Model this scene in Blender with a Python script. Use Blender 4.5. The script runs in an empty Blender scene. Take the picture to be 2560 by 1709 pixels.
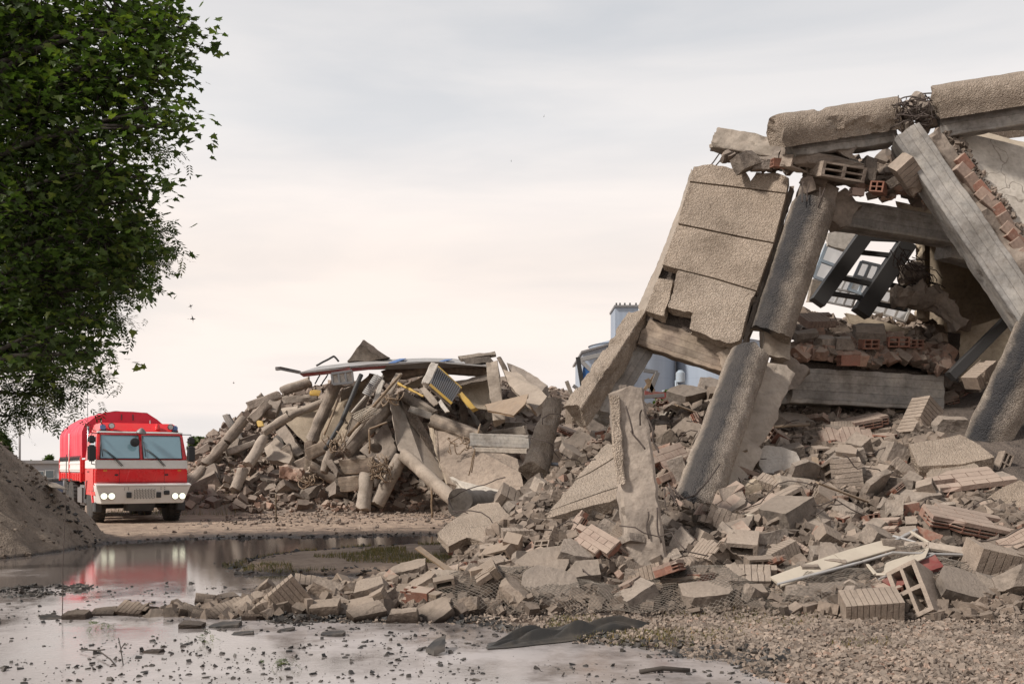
import bpy, bmesh, math, random
import numpy as np
from mathutils import Vector, Matrix, noise, Euler

random.seed(7); rng = np.random.default_rng(7)
SC = bpy.context.scene
COL = SC.collection
R = math.radians

# ------------------------------------------------------------------ camera, world, sun, exposure
F, CH, HY = 2489.0, 1.6, 1170.0          # focal length in photo pixels, eye height, horizon row
cam_d = bpy.data.cameras.new('camera'); cam = bpy.data.objects.new('camera', cam_d); COL.objects.link(cam)
cam.location = (0, 0, CH); cam.rotation_euler = (R(90), 0, 0)
cam_d.sensor_width = 36; cam_d.lens = 36 * F / 2560; cam_d.shift_y = (HY - 854.5) / 2560
cam_d.clip_start = 0.1; cam_d.clip_end = 6000
SC.camera = cam
SC.view_settings.view_transform = 'Standard'; SC.view_settings.look = 'None'
SC.view_settings.exposure = 0.12; SC.view_settings.gamma = 1.0
SC.cycles.max_bounces = 6

SUN = Vector((-0.62, -0.30, 0.62)).normalized()      # towards the sun
sun_d = bpy.data.lights.new('sun', 'SUN'); sun = bpy.data.objects.new('sun', sun_d); COL.objects.link(sun)
sun_d.energy = 4.0; sun_d.angle = R(7); sun_d.color = (1.0, 0.935, 0.86)
sun.rotation_euler = SUN.to_track_quat('Z', 'Y').to_euler(); sun.location = (-20, -10, 30)

W = bpy.data.worlds.new('World'); SC.world = W; W.use_nodes = True
nt = W.node_tree; nt.nodes.clear()
def wn(t, **k):
    n = nt.nodes.new(t)
    for a, b in k.items(): setattr(n, a, b)
    return n
wo = wn('ShaderNodeOutputWorld'); bg = wn('ShaderNodeBackground'); bg.inputs[1].default_value = 0.114
sky = wn('ShaderNodeTexSky', sky_type='NISHITA', sun_disc=False)
sky.sun_elevation = math.asin(SUN.z); sky.sun_rotation = math.atan2(SUN.x, SUN.y)
tc = wn('ShaderNodeTexCoord'); sp = wn('ShaderNodeSeparateXYZ')
nt.links.new(tc.outputs['Generated'], sp.inputs[0])
rp = wn('ShaderNodeValToRGB')
nt.links.new(sp.outputs[2], rp.inputs[0])
cr = rp.color_ramp; cr.elements[0].position = 0.0; cr.elements[0].color = (.82, .775, .742, 1)
cr.elements[1].position = 0.9; cr.elements[1].color = (.30, .31, .34, 1)
for p, c in ((.06, (.81, .75, .715)), (.12, (.85, .775, .72)), (.20, (.84, .76, .70)), (.26, (.84, .785, .745)), (.32, (.73, .72, .715)), (.43, (.61, .617, .63)), (.6, (.42, .43, .46))):
    e = cr.elements.new(p); e.color = (*c, 1)
mp = wn('ShaderNodeMapping'); mp.inputs['Scale'].default_value = (1.1, 1.1, 6.0)
nt.links.new(tc.outputs['Generated'], mp.inputs[0])
nz = wn('ShaderNodeTexNoise'); nz.inputs['Scale'].default_value = 1.9; nz.inputs['Detail'].default_value = 7; nz.inputs['Roughness'].default_value = .52; nz.inputs['Distortion'].default_value = .35
nt.links.new(mp.outputs[0], nz.inputs[0])
r2 = wn('ShaderNodeValToRGB'); r2.color_ramp.elements[0].position = .36; r2.color_ramp.elements[0].color = (.83, .845, .87, 1)
r2.color_ramp.elements[1].position = .60; r2.color_ramp.elements[1].color = (1.03, 1.0, .985, 1)
nt.links.new(nz.outputs[0], r2.inputs[0])
mx = wn('ShaderNodeMix', data_type='RGBA', blend_type='MULTIPLY'); mx.inputs[0].default_value = .85
nt.links.new(rp.outputs[0], mx.inputs[6]); nt.links.new(r2.outputs[0], mx.inputs[7])
ml = wn('ShaderNodeVectorMath', operation='SCALE'); ml.inputs[3].default_value = 10.0
nt.links.new(mx.outputs[2], ml.inputs[0])
m2 = wn('ShaderNodeMix', data_type='RGBA'); m2.inputs[0].default_value = .96
nt.links.new(sky.outputs[0], m2.inputs[6]); nt.links.new(ml.outputs[0], m2.inputs[7])
nt.links.new(m2.outputs[2], bg.inputs[0]); nt.links.new(bg.outputs[0], wo.inputs[0])

# ------------------------------------------------------------------ helpers
def P(px, py, d): return Vector(((px - 1280) * d / F, d, CH + (HY - py) * d / F))
def tag(o, label=None, cat=None, group=None, kind=None):
    if label: o['label'] = label
    if cat: o['category'] = cat
    if group: o['group'] = group
    if kind or cat: o['kind'] = kind or 'thing'
    return o
def empty(name, loc=(0, 0, 0), rz=0):
    o = bpy.data.objects.new(name, None); COL.objects.link(o); o.location = loc; o.rotation_euler = (0, 0, rz); o.empty_display_size = .2
    return o
def link(name, me, mat, parent=None, smooth=False):
    o = bpy.data.objects.new(name, me); COL.objects.link(o)
    for m in (mat if isinstance(mat, (list, tuple)) else [mat]): me.materials.append(m)
    if parent is not None: o.parent = parent
    if smooth: me.polygons.foreach_set('use_smooth', [True] * len(me.polygons))
    return o
def mesh(name, vs, fs, mat, parent=None, smooth=False, mi=None):
    me = bpy.data.meshes.new(name); me.from_pydata([tuple(v) for v in vs], [], fs); 
    if mi is not None: me.polygons.foreach_set('material_index', mi)
    me.update()
    return link(name, me, mat, parent, smooth)
def bm_obj(name, bm, mat, parent=None, smooth=False):
    me = bpy.data.meshes.new(name); bm.to_mesh(me); bm.free(); me.update()
    return link(name, me, mat, parent, smooth)
def rest(o):
    """move a world-space mesh's origin to the base of its bounding box"""
    me = o.data; n = len(me.vertices); a = np.empty(n * 3); me.vertices.foreach_get('co', a); a = a.reshape(-1, 3)
    c = np.array([(a[:, 0].min() + a[:, 0].max()) / 2, (a[:, 1].min() + a[:, 1].max()) / 2, a[:, 2].min()])
    me.vertices.foreach_set('co', (a - c).ravel()); o.location = c; me.update(); return o
def np_mesh(name, V, T, mat, rnd=None, parent=None, uv=None):
    """V (n,3), T (m,k) faces all of k corners; rnd per vertex"""
    me = bpy.data.meshes.new(name); k = T.shape[1]
    me.vertices.add(len(V)); me.vertices.foreach_set('co', V.astype(np.float32).ravel())
    me.loops.add(T.size); me.loops.foreach_set('vertex_index', T.astype(np.int32).ravel())
    me.polygons.add(len(T)); me.polygons.foreach_set('loop_start', np.arange(0, T.size, k, dtype=np.int32))
    me.update(calc_edges=True); me.polygons.foreach_set('use_smooth', [False] * len(T))
    if rnd is not None:
        at = me.attributes.new('rnd', 'FLOAT', 'POINT'); at.data.foreach_set('value', rnd.astype(np.float32))
    return link(name, me, mat, parent)

# value noise on arrays
_lat = rng.random((256, 256))
def vn(x, y):
    x = np.asarray(x, float); y = np.asarray(y, float)
    xi = np.floor(x).astype(int); yi = np.floor(y).astype(int); fx = x - xi; fy = y - yi
    fx = fx * fx * (3 - 2 * fx); fy = fy * fy * (3 - 2 * fy)
    g = lambda a, b: _lat[a % 256, b % 256]
    return (g(xi, yi) * (1 - fx) * (1 - fy) + g(xi + 1, yi) * fx * (1 - fy) + g(xi, yi + 1) * (1 - fx) * fy + g(xi + 1, yi + 1) * fx * fy) * 2 - 1
def fbm(x, y, o=4):
    s = 0; a = 1
    for i in range(o): s = s + a * vn(x * 2 ** i + 17 * i, y * 2 ** i + 5 * i); a *= .5
    return s
def sst(a, b, x):
    t = np.clip((x - a) / (b - a), 0, 1); return t * t * (3 - 2 * t)
def smin(a, b, k=.35):
    h = np.clip(.5 + .5 * (b - a) / k, 0, 1); return b * (1 - h) + a * h - k * h * (1 - h)

# ------------------------------------------------------------------ the lie of the land
def px_ground(px, py):
    d = F * CH / (py - HY); return ((px - 1280) * d / F, d)
def in_poly_dist(x, y, poly):
    """signed distance, positive inside"""
    x = np.asarray(x, float); y = np.asarray(y, float)
    dm = np.full(x.shape, 1e9); ins = np.zeros(x.shape, bool)
    n = len(poly)
    for i in range(n):
        ax, ay = poly[i]; bx, by = poly[(i + 1) % n]
        dx, dy = bx - ax, by - ay
        t = np.clip(((x - ax) * dx + (y - ay) * dy) / (dx * dx + dy * dy), 0, 1)
        dm = np.minimum(dm, np.hypot(x - ax - t * dx, y - ay - t * dy))
        c = ((ay > y) != (by > y)) & (x < (bx - ax) * (y - ay) / ((by - ay) + 1e-12) + ax)
        ins ^= c
    return np.where(ins, dm, -dm)
PEN = [px_ground(*p) for p in ((570, 1412), (690, 1388), (830, 1376), (1110, 1364), (1230, 1372), (1230, 1450), (1000, 1446), (800, 1438), (620, 1430))]
MAIN = [(-1.6, 12.6), (-1.3, 16), (-1.5, 24), (-40, 24), (-40, 23.5), (40, 23.5), (40, 2), (2.2, 2), (2.15, 7.2), (1.75, 8.3), (.9, 8.9), (0.1, 9.6), (-.6, 10.4), (-3.0, 10.5), (-3, 10.9)]
def far_bank(x, y): return y - np.interp(x, [-20, -12, -9, -7.5, -6, -1.5, 2], [17.6, 18.4, 20.4, 22.3, 22.8, 23.8, 24.0])
def land(x, y):
    s = np.maximum(in_poly_dist(x, y, PEN), np.maximum(in_poly_dist(x, y, MAIN), far_bank(x, y)))
    return s + .28 * fbm(x * 1.3, y * 1.3, 4)
def Hg(x, y):
    s = land(x, y)
    h = -.09 + .12 * sst(-.55, .35, s) + .05 * sst(.3, 4, s) + .06 * sst(-.05, .35, in_poly_dist(x, y, PEN))
    return h + (.012 * fbm(x * 3, y * 3, 4)) * sst(-.6, .4, s)
FT = ([-5.2, -4.6, -1.2, 1, 3, 5, 9], [10.8, 10.7, 10.5, 10.5, 10.2, 9.7, 9.0])
def Hp(x, y):
    """main rubble heap, height above ground"""
    sf = y - np.interp(x, *FT)
    xl = np.interp(y, [10, 12, 13.5, 16, 19, 22, 25, 30], [-1.5, -1.05, -.95, -.95, -.6, -.2, 1.0, 1.6])
    sl = x - xl
    cap = np.interp(y, [17, 26, 34], [2.55, 3.25, 2.4]) + .12 * np.clip(x - 3, 0, 3)
    h = smin(smin(sf * .335, sl * .85), cap, .5)
    h = h + .13 * fbm(x * .9 + 3, y * .9, 4) * sst(-.05, .5, h)
    # the low row of blocks running out into the puddle
    yc = np.interp(x, [-5.0, -3.6, -2.2, -1.0], [10.9, 11.0, 11.25, 11.7])
    hh = np.interp(x, [-5.1, -4.4, -3.5, -2.4, -1.4, -.6, 0.0], [0, .03, .08, .15, .20, .22, 0])
    ww = np.interp(x, [-5, -3.5, -2.2, -1], [.2, .38, .5, .62])
    rr = hh * np.exp(-((y - yc) / ww) ** 2) * 1.15
    return np.maximum(np.maximum(h, rr), 0)
def Hd(x, y):
    d = np.hypot(x + 13.0, y - 20.0) * (1 + .10 * vn(x * .5, y * .5))
    h = smin(4.1 * np.clip(1 - d / 4.6, 0, 1), 3.2, .5); h = np.clip(h, 0, 9)
    return h + .10 * fbm(x * 1.1, y * 1.1, 4) * sst(0, .5, h)
def Hs(x, y):
    """second heap"""
    xs = x * 41 / np.maximum(y, 5)
    pxl = 1280 + xs * F / 41
    top = np.interp(pxl, [400, 470, 560, 650, 760, 900, 1100, 1300, 1420, 1500, 1600, 1750], [0, 1.7, 2.9, 3.8, 4.6, 5.0, 5.1, 5.0, 4.3, 3.4, 2.6, 0])
    sf = (y - (33.5 + .8 * vn(x * .4, y * .1)))
    h = smin(sf * .62, top, .6) ; h = smin(h, (54 - y) * .6, .6)
    h = np.clip(h, 0, 9)
    return h + .28 * fbm(x * .55 + 9, y * .55, 4) * sst(0, .8, h)
def HZ(x, y): return Hg(x, y) + np.maximum(np.maximum(Hp(x, y), Hs(x, y)), Hd(x, y))
def hz(x, y): return float(HZ(np.array([x]), np.array([y]))[0])
_T = np.concatenate([np.arange(6.5, 30, .06), np.arange(30, 60, .2)])
def hit(px, py):
    """where the sight line through a photo pixel meets the heap or ground"""
    X = (px - 1280) * _T / F; Z = CH + (HY - py) * _T / F
    b = np.nonzero(Z <= np.maximum(HZ(X, _T), .0))[0]
    d = float(_T[b[0]]) if len(b) else 18.0
    return d

def grid(name, xs, ys, zf, mat, keep=None):
    X, Y = np.meshgrid(xs, ys); Z = zf(X, Y)
    V = np.stack([X.ravel(), Y.ravel(), Z.ravel()], 1); nx = len(xs); ny = len(ys)
    i, j = np.meshgrid(np.arange(nx - 1), np.arange(ny - 1)); a = (j * nx + i).ravel()
    T = np.stack([a, a + 1, a + nx + 1, a + nx], 1)
    if keep is not None:
        K = keep(X, Y).ravel(); T = T[K[T].any(1)]
        u, inv = np.unique(T, return_inverse=True); V = V[u]; T = inv.reshape(T.shape)
    o = np_mesh(name, V, T, mat); o.data.polygons.foreach_set('use_smooth', [True] * len(T)); return o

# ------------------------------------------------------------------ materials
def newmat(name):
    m = bpy.data.materials.new(name); m.use_nodes = True; t = m.node_tree; b = t.nodes['Principled BSDF']; return m, t, b
class NT:
    def __init__(s, t): s.t = t
    def n(s, ty, ins=None, **k):
        n = s.t.nodes.new(ty)
        for a, b in k.items(): setattr(n, a, b)
        for a, b in (ins or {}).items():
            if isinstance(b, bpy.types.NodeSocket): s.t.links.new(b, n.inputs[a])
            else: n.inputs[a].default_value = b
        return n
    def ramp(s, fac, stops):
        n = s.n('ShaderNodeValToRGB', {0: fac}); c = n.color_ramp
        while len(c.elements) < len(stops): c.elements.new(.5)
        for e, (p, col) in zip(c.elements, stops):
            e.position = p; e.color = (*col, 1) if isinstance(col, tuple) else (col, col, col, 1)
        return n.outputs[0]
    def mix(s, f, a, b, mode='MIX'):
        n = s.n('ShaderNodeMix', data_type='RGBA', blend_type=mode)
        for i, v in ((0, f), (6, a), (7, b)):
            if isinstance(v, bpy.types.NodeSocket): s.t.links.new(v, n.inputs[i])
            else: n.inputs[i].default_value = (*v, 1) if isinstance(v, tuple) else v
        return n.outputs[2]
    def noise(s, vec, sc, det=4, ro=.55): return s.n('ShaderNodeTexNoise', {'Vector': vec, 'Scale': sc, 'Detail': det, 'Roughness': ro}).outputs[0]
    def math(s, op, a, b=0.0, c=0.0):
        return s.n('ShaderNodeMath', {0: a, 1: b, 2: c}, operation=op).outputs[0]
DUST = (.375, .308, .25)
def rubble_mat(name, c1, c2, dust=.6, bsc=14, bst=.5, rough=.92, pebble=False, board=False, stain=False, vary=.25, wet=False, dustcol=DUST, cracks=False):
    m, t, b = newmat(name); N = NT(t)
    tc = N.n('ShaderNodeTexCoord'); ob = tc.outputs['Object']; uv = tc.outputs['UV']
    geo = N.n('ShaderNodeNewGeometry')
    oi = N.n('ShaderNodeObjectInfo').outputs['Random']; at = N.n('ShaderNodeAttribute', attribute_name='rnd').outputs['Fac']
    rn = N.math('FRACT', N.math('ADD', N.math('MULTIPLY', at, 7.13), oi))
    n1 = N.noise(ob, 2.3, 6); 
    col = N.mix(N.ramp(n1, [(.35, 0.0), (.66, 1.0)]), c1, c2)
    n2 = N.noise(ob, 17, 5, .65)
    col = N.mix(.8, col, N.ramp(n2, [(.28, (.66, .64, .62)), (.5, (1., 1., 1.)), (.75, (1.14, 1.13, 1.12))]), 'MULTIPLY')
    gm = N.noise(ob, .9, 9, .72); col = N.mix(.9, col, N.ramp(gm, [(.36, (.60, .585, .57)), (.5, (.98, .98, .98)), (.66, (1.16, 1.15, 1.14))]), 'MULTIPLY')
    # each piece its own tone
    col = N.mix(1.0, col, N.ramp(rn, [(0, (1 - vary, 1 - vary * 1.0, 1 - vary * 1.0)), (.35, (.96, .93, .9)), (.7, (1.0, 1.0, 1.0)), (.88, (1 + vary * .2, 1 + vary * .2, 1 + vary * .2)), (1, (1 + vary * 1.5, 1 + vary * 1.45, 1 + vary * 1.35))]), 'MULTIPLY')
    bumps = []
    h = N.noise(ob, bsc, 8, .62)
    hh = N.math('MULTIPLY', h, 1.0)
    if pebble:
        v = N.n('ShaderNodeTexVoronoi', {'Vector': ob, 'Scale': 62.0, 'Randomness': 1.0}).outputs['Distance']
        v2 = N.n('ShaderNodeTexVoronoi', {'Vector': ob, 'Scale': 28.0, 'Randomness': 1.0}).outputs['Distance']
        vv = N.math('ADD', v, N.math('MULTIPLY', v2, .8))
        col = N.mix(.85, col, N.ramp(vv, [(.1, (1.22, 1.2, 1.17)), (.5, (1., 1., 1.)), (.8, (.58, .55, .52))]), 'MULTIPLY')
        hh = N.math('SUBTRACT', N.math('MULTIPLY', h, .7), N.math('MULTIPLY', vv, .9))
    if board:
        su = N.n('ShaderNodeSeparateXYZ', {0: uv})
        wv = N.math('MULTIPLY', su.outputs[0], 15.0)
        wob = N.math('ADD', wv, N.math('MULTIPLY', N.noise(ob, 1.5, 2), .25))
        fr = N.math('FRACT', wob)
        seam = N.ramp(fr, [(0, 0.0), (.04, 1.0), (.95, 1.0), (1, 0.0)])
        idx = N.math('FLOOR', wob)
        bt = N.n('ShaderNodeTexWhiteNoise', {'W': idx}, noise_dimensions='1D').outputs[0]
        sv = N.n('ShaderNodeCombineXYZ', {0: N.math('MULTIPLY', su.outputs[0], 160.0), 1: N.math('MULTIPLY', su.outputs[1], 2.2), 2: idx})
        gr = N.noise(sv.outputs[0], 1.0, 5, .6)
        col = N.mix(.4, col, N.ramp(gr, [(.3, (.72, .71, .72)), (.7, (1.12, 1.1, 1.08))]), 'MULTIPLY')
        col = N.mix(.55, col, N.ramp(bt, [(0, (.74, .75, .77)), (1, (1.12, 1.1, 1.07))]), 'MULTIPLY')
        big = N.noise(ob, 1.6, 7, .68); col = N.mix(.85, col, N.ramp(big, [(.33, (.62, .60, .58)), (.5, (1., 1., 1.)), (.68, (1.28, 1.24, 1.18))]), 'MULTIPLY')
        col = N.mix(.4, col, N.ramp(seam, [(0, (.5, .46, .42)), (1, (1., 1., 1.))]), 'MULTIPLY')
        hh = N.math('ADD', N.math('MULTIPLY', h, .4), N.math('ADD', N.math('MULTIPLY', gr, .18), N.math('ADD', N.math('MULTIPLY', seam, .3), N.math('MULTIPLY', bt, .3))))
    if cracks:
        wp = N.n('ShaderNodeVectorMath', {0: ob, 1: N.n('ShaderNodeTexNoise', {'Vector': ob, 'Scale': 2.0}).outputs['Color']}, operation='ADD').outputs[0]
        vc = N.n('ShaderNodeTexVoronoi', {'Vector': wp, 'Scale': .85}, feature='DISTANCE_TO_EDGE').outputs['Distance']
        ck = N.ramp(vc, [(0, 0.0), (.012, 1.0)])
        col = N.mix(.8, col, N.ramp(ck, [(0, (.25, .22, .2)), (1, (1., 1., 1.))]), 'MULTIPLY')
        hh = N.math('ADD', hh, N.math('MULTIPLY', ck, .6))
    if stain:
        su = N.n('ShaderNodeSeparateXYZ', {0: uv})
        dd = N.math('ABSOLUTE', N.math('SUBTRACT', su.outputs[0], .385))
        e = N.math('ADD', dd, N.math('MULTIPLY', N.math('SUBTRACT', N.noise(ob, 3.5, 6, .7), .5), .13))
        col = N.mix(N.ramp(e, [(.055, 1.0), (.15, .0)]), col, (.045, .044, .046))
        st2 = N.noise(ob, 1.2, 6, .7)
        col = N.mix(N.ramp(st2, [(.52, .0), (.72, .45)]), col, (.09, .08, .07))
    # settled dust lies on upward faces
    nz_ = N.n('ShaderNodeSeparateXYZ', {0: geo.outputs['Normal']}).outputs[2]
    dn = N.math('ADD', nz_, N.math('MULTIPLY', N.math('SUBTRACT', N.noise(ob, 6, 5), .5), 1.3))
    df = N.ramp(dn, [(.05, 0.0), (.8, dust)])
    col = N.mix(df, col, dustcol)
    if wet:
        pz = N.n('ShaderNodeSeparateXYZ', {0: geo.outputs['Position']}).outputs[2]
        wz = N.math('ADD', pz, N.math('MULTIPLY', N.math('SUBTRACT', N.noise(ob, 8, 4), .5), .08))
        wf = N.ramp(wz, [(0.03, 0.0), (.15, 1.0)])
        col = N.mix(wf, N.mix(1.0, col, (.17, .15, .14), 'MULTIPLY'), col)
        t.links.new(N.math('MULTIPLY_ADD', wf, rough - .45, .45), b.inputs['Roughness'])
    else: b.inputs['Roughness'].default_value = rough
    b.inputs['Specular IOR Level'].default_value = .25
    bp = N.n('ShaderNodeBump', {'Strength': bst, 'Distance': .02, 'Height': hh})
    t.links.new(bp.outputs[0], b.inputs['Normal']); t.links.new(col, b.inputs['Base Color'])
    return m
def plain(name, c, rough=.5, metal=0, bst=0, bsc=30, dirt=0, spec=.5, coat=0, dirtcol=(.25, .2, .16), dsc=3.0):
    m, t, b = newmat(name); N = NT(t); b.inputs['Base Color'].default_value = (*c, 1)
    b.inputs['Roughness'].default_value = rough; b.inputs['Metallic'].default_value = metal; b.inputs['Specular IOR Level'].default_value = spec
    b.inputs['Coat Weight'].default_value = coat
    ob = N.n('ShaderNodeTexCoord').outputs['Object']
    if dirt:
        f = N.ramp(N.noise(ob, dsc, 7, .65), [(.42, 0.0), (.72, dirt)])
        t.links.new(N.mix(f, c, dirtcol), b.inputs['Base Color'])
        t.links.new(N.math('MULTIPLY_ADD', f, .4, rough), b.inputs['Roughness'])
    if bst:
        t.links.new(N.n('ShaderNodeBump', {'Strength': bst, 'Distance': .01, 'Height': N.noise(ob, bsc, 5)}).outputs[0], b.inputs['Normal'])
    return m
def glow(name, c, s):
    m, t, b = newmat(name); b.inputs['Base Color'].default_value = (*c, 1); b.inputs['Emission Color'].default_value = (*c, 1); b.inputs['Emission Strength'].default_value = s; return m

M = {}
M['peb'] = rubble_mat('pebbledash_render', (.60, .51, .425), (.51, .43, .355), dust=.25, bsc=40, bst=1.0, pebble=True, vary=.1, cracks=False)
M['pebst'] = rubble_mat('stained_pebbledash', (.56, .49, .42), (.45, .39, .335), dust=.1, bsc=40, bst=1.0, pebble=True, stain=True, vary=.05)
M['board'] = rubble_mat('board_marked_concrete', (.38, .36, .335), (.28, .27, .255), dust=.35, bst=.8, board=True, vary=.08)
M['boardt'] = rubble_mat('board_marked_tan_concrete', (.34, .28, .22), (.24, .19, .155), dust=.3, bst=.8, board=True, vary=.1)
M['conc'] = rubble_mat('broken_concrete', (.31, .262, .222), (.165, .14, .12), dust=.38, bsc=11, bst=1.0, vary=.4)
M['cpale'] = rubble_mat('pale_concrete', (.40, .345, .29), (.28, .24, .20), dust=.5, bsc=9, bst=.8, vary=.15)
M['cfar'] = rubble_mat('far_column_concrete', (.36, .31, .26), (.20, .17, .145), dust=.4, bsc=5, bst=1.0, vary=.15, board=True)
M['block'] = rubble_mat('dusty_block', (.355, .288, .235), (.23, .188, .155), dust=.42, bsc=30, bst=.7, vary=.38)
M['blockw'] = rubble_mat('damp_footed_block', (.30, .235, .18), (.22, .17, .135), dust=.45, bsc=30, bst=.5, vary=.3, wet=True)
M['concw'] = rubble_mat('damp_footed_concrete', (.27, .215, .17), (.2, .16, .13), dust=.45, bsc=12, bst=.8, vary=.3, wet=True)
M['brick'] = rubble_mat('red_hollow_brick', (.29, .135, .095), (.22, .125, .095), dust=.85, bsc=30, bst=.4, vary=.3)
M['tile'] = rubble_mat('pinkish_tile', (.33, .235, .195), (.28, .21, .17), dust=.5, bsc=25, bst=.3, vary=.2)
M['plaster'] = rubble_mat('beige_plaster', (.46, .385, .29), (.38, .315, .24), dust=.25, bsc=4, bst=.25, vary=.05, dustcol=(.36, .3, .24))
M['ceil'] = rubble_mat('dusty_ceiling_plaster', (.64, .59, .52), (.52, .47, .41), dust=.5, bsc=5, bst=.4, vary=.05, dustcol=(.42, .37, .31), cracks=True)
M['white'] = rubble_mat('white_painted_panel', (.62, .58, .53), (.48, .44, .39), dust=.4, bsc=10, bst=.3, vary=.1)
M['debris'] = rubble_mat('fine_rubble', (.29, .232, .19), (.13, .105, .088), dust=.34, bsc=18, bst=1.0, vary=.35)
M['debris_gap'] = rubble_mat('gap_shaded_fine_rubble', (.225, .178, .143), (.095, .076, .063), dust=.26, bsc=18, bst=1.0, vary=.4)  # darker copy for the heap; shade of deep gaps is put into its colour
M['debrisr'] = rubble_mat('fine_red_rubble', (.33, .21, .16), (.27, .19, .15), dust=.65, bsc=18, bst=.8, vary=.35)
M['farsm'] = rubble_mat('far_rubble', (.22, .17, .14), (.13, .10, .085), dust=.45, bsc=6, bst=1.0, vary=.45)
M['wood'] = rubble_mat('weathered_timber', (.28, .20, .13), (.2, .145, .1), dust=.4, bsc=20, bst=.5, vary=.2)
M['steel'] = plain('grey_steel', (.22, .22, .225), .45, .5, dirt=.5)
M['rebar'] = plain('rusty_rebar', (.085, .065, .055), .8, .2)
M['wire'] = plain('galvanised_wire', (.22, .19, .16), .55, .5)
M['dark'] = plain('dark_metal', (.035, .033, .032), .6)
M['blackw'] = plain('black_cloth', (.022, .02, .018), .55, bst=.3, bsc=60, dirt=.35)
M['tarpf'] = plain('black_geotextile', (.03, .027, .023), .5, bst=.9, bsc=14, dirt=.7, dirtcol=(.14, .115, .09), dsc=2)
M['yellow'] = plain('yellow_paint', (.50, .32, .06), .6, dirt=.4)
M['blue'] = plain('blue_sheet', (.03, .13, .36), .5, dirt=.2)
M['winf'] = plain('blue_grey_window_frame', (.30, .36, .42), .5, dirt=.4)
M['redp'] = plain('dark_red_paint', (.20, .035, .03), .6, dirt=.5)
M['alu'] = plain('grey_aluminium', (.36, .35, .34), .5, .1, dirt=.5)
M['creamf'] = plain('cream_profile', (.47, .41, .33), .5, dirt=.35)
# frosted far glass
m, t, b = newmat('dusty_glass'); b.inputs['Base Color'].default_value = (.62, .62, .6, 1); b.inputs['Roughness'].default_value = .5; b.inputs['Transmission Weight'].default_value = .75; M['glass'] = m
# ------------------------------------------------------------------ ground, water, heaps of earth
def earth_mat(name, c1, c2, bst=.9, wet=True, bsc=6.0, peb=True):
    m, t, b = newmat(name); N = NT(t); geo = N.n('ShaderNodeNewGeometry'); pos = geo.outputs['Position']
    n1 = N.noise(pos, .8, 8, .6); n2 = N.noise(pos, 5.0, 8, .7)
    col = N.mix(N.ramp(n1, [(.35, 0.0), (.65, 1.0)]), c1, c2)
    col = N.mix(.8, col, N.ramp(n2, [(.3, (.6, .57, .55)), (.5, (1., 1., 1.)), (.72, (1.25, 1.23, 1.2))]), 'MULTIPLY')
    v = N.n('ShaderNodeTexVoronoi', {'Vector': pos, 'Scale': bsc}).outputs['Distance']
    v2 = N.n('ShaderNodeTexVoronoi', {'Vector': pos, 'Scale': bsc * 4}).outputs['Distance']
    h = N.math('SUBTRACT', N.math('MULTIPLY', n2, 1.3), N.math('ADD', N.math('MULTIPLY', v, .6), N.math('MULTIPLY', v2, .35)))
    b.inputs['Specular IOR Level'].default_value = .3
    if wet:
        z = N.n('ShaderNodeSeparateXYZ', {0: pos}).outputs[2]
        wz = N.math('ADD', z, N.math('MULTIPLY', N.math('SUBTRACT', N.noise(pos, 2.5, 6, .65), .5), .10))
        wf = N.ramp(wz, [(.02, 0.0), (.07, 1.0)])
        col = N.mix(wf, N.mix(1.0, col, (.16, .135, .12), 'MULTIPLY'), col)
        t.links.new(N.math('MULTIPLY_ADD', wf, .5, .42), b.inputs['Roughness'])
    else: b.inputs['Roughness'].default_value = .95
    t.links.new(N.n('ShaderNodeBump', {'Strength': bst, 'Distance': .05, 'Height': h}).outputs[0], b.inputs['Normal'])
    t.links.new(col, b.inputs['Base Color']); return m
M['earth'] = earth_mat('sandy_mud', (.40, .30, .225), (.29, .215, .165))
M['mound'] = earth_mat('brown_soil', (.37, .295, .235), (.25, .20, .16), bst=1.0, wet=True, bsc=7)
M['rub'] = earth_mat('gap_shaded_rubble', (.15, .12, .10), (.07, .056, .047), bst=1.0, wet=True, bsc=9)  # heap base darkened: shade between the pieces is painted into its colour
xs = np.concatenate([-np.geomspace(2600, 22, 24)[:-1], np.arange(-22, 14, .14), np.geomspace(14, 2600, 26)])
ys = np.concatenate([[-60, -20, -8, 0, 3], np.arange(5, 30, .12), np.arange(30, 60, .5), np.geomspace(60, 3600, 26)])
tag(grid('ground', xs, ys, lambda X, Y: np.where((Y > 80) | (np.abs(X) > 40), .07, Hg(X, Y)), M['earth']), kind='structure')
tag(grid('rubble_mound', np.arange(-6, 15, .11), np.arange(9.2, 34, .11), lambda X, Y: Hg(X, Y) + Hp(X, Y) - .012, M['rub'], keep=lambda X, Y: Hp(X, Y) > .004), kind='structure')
tag(grid('dirt_mound', np.arange(-19, -6.5, .10), np.arange(13.5, 27, .10), lambda X, Y: Hg(X, Y) + Hd(X, Y) + .05 * vn(X * 5, Y * 5) * (Hd(X, Y) > .1) - .012, M['mound'], keep=lambda X, Y: Hd(X, Y) > .004), kind='structure')
tag(grid('far_rubble_mound', np.arange(-17, 12, .2), np.arange(32, 56, .2), lambda X, Y: Hg(X, Y) + Hs(X, Y) - .012, M['farsm'], keep=lambda X, Y: Hs(X, Y) > .01), kind='structure')
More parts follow.
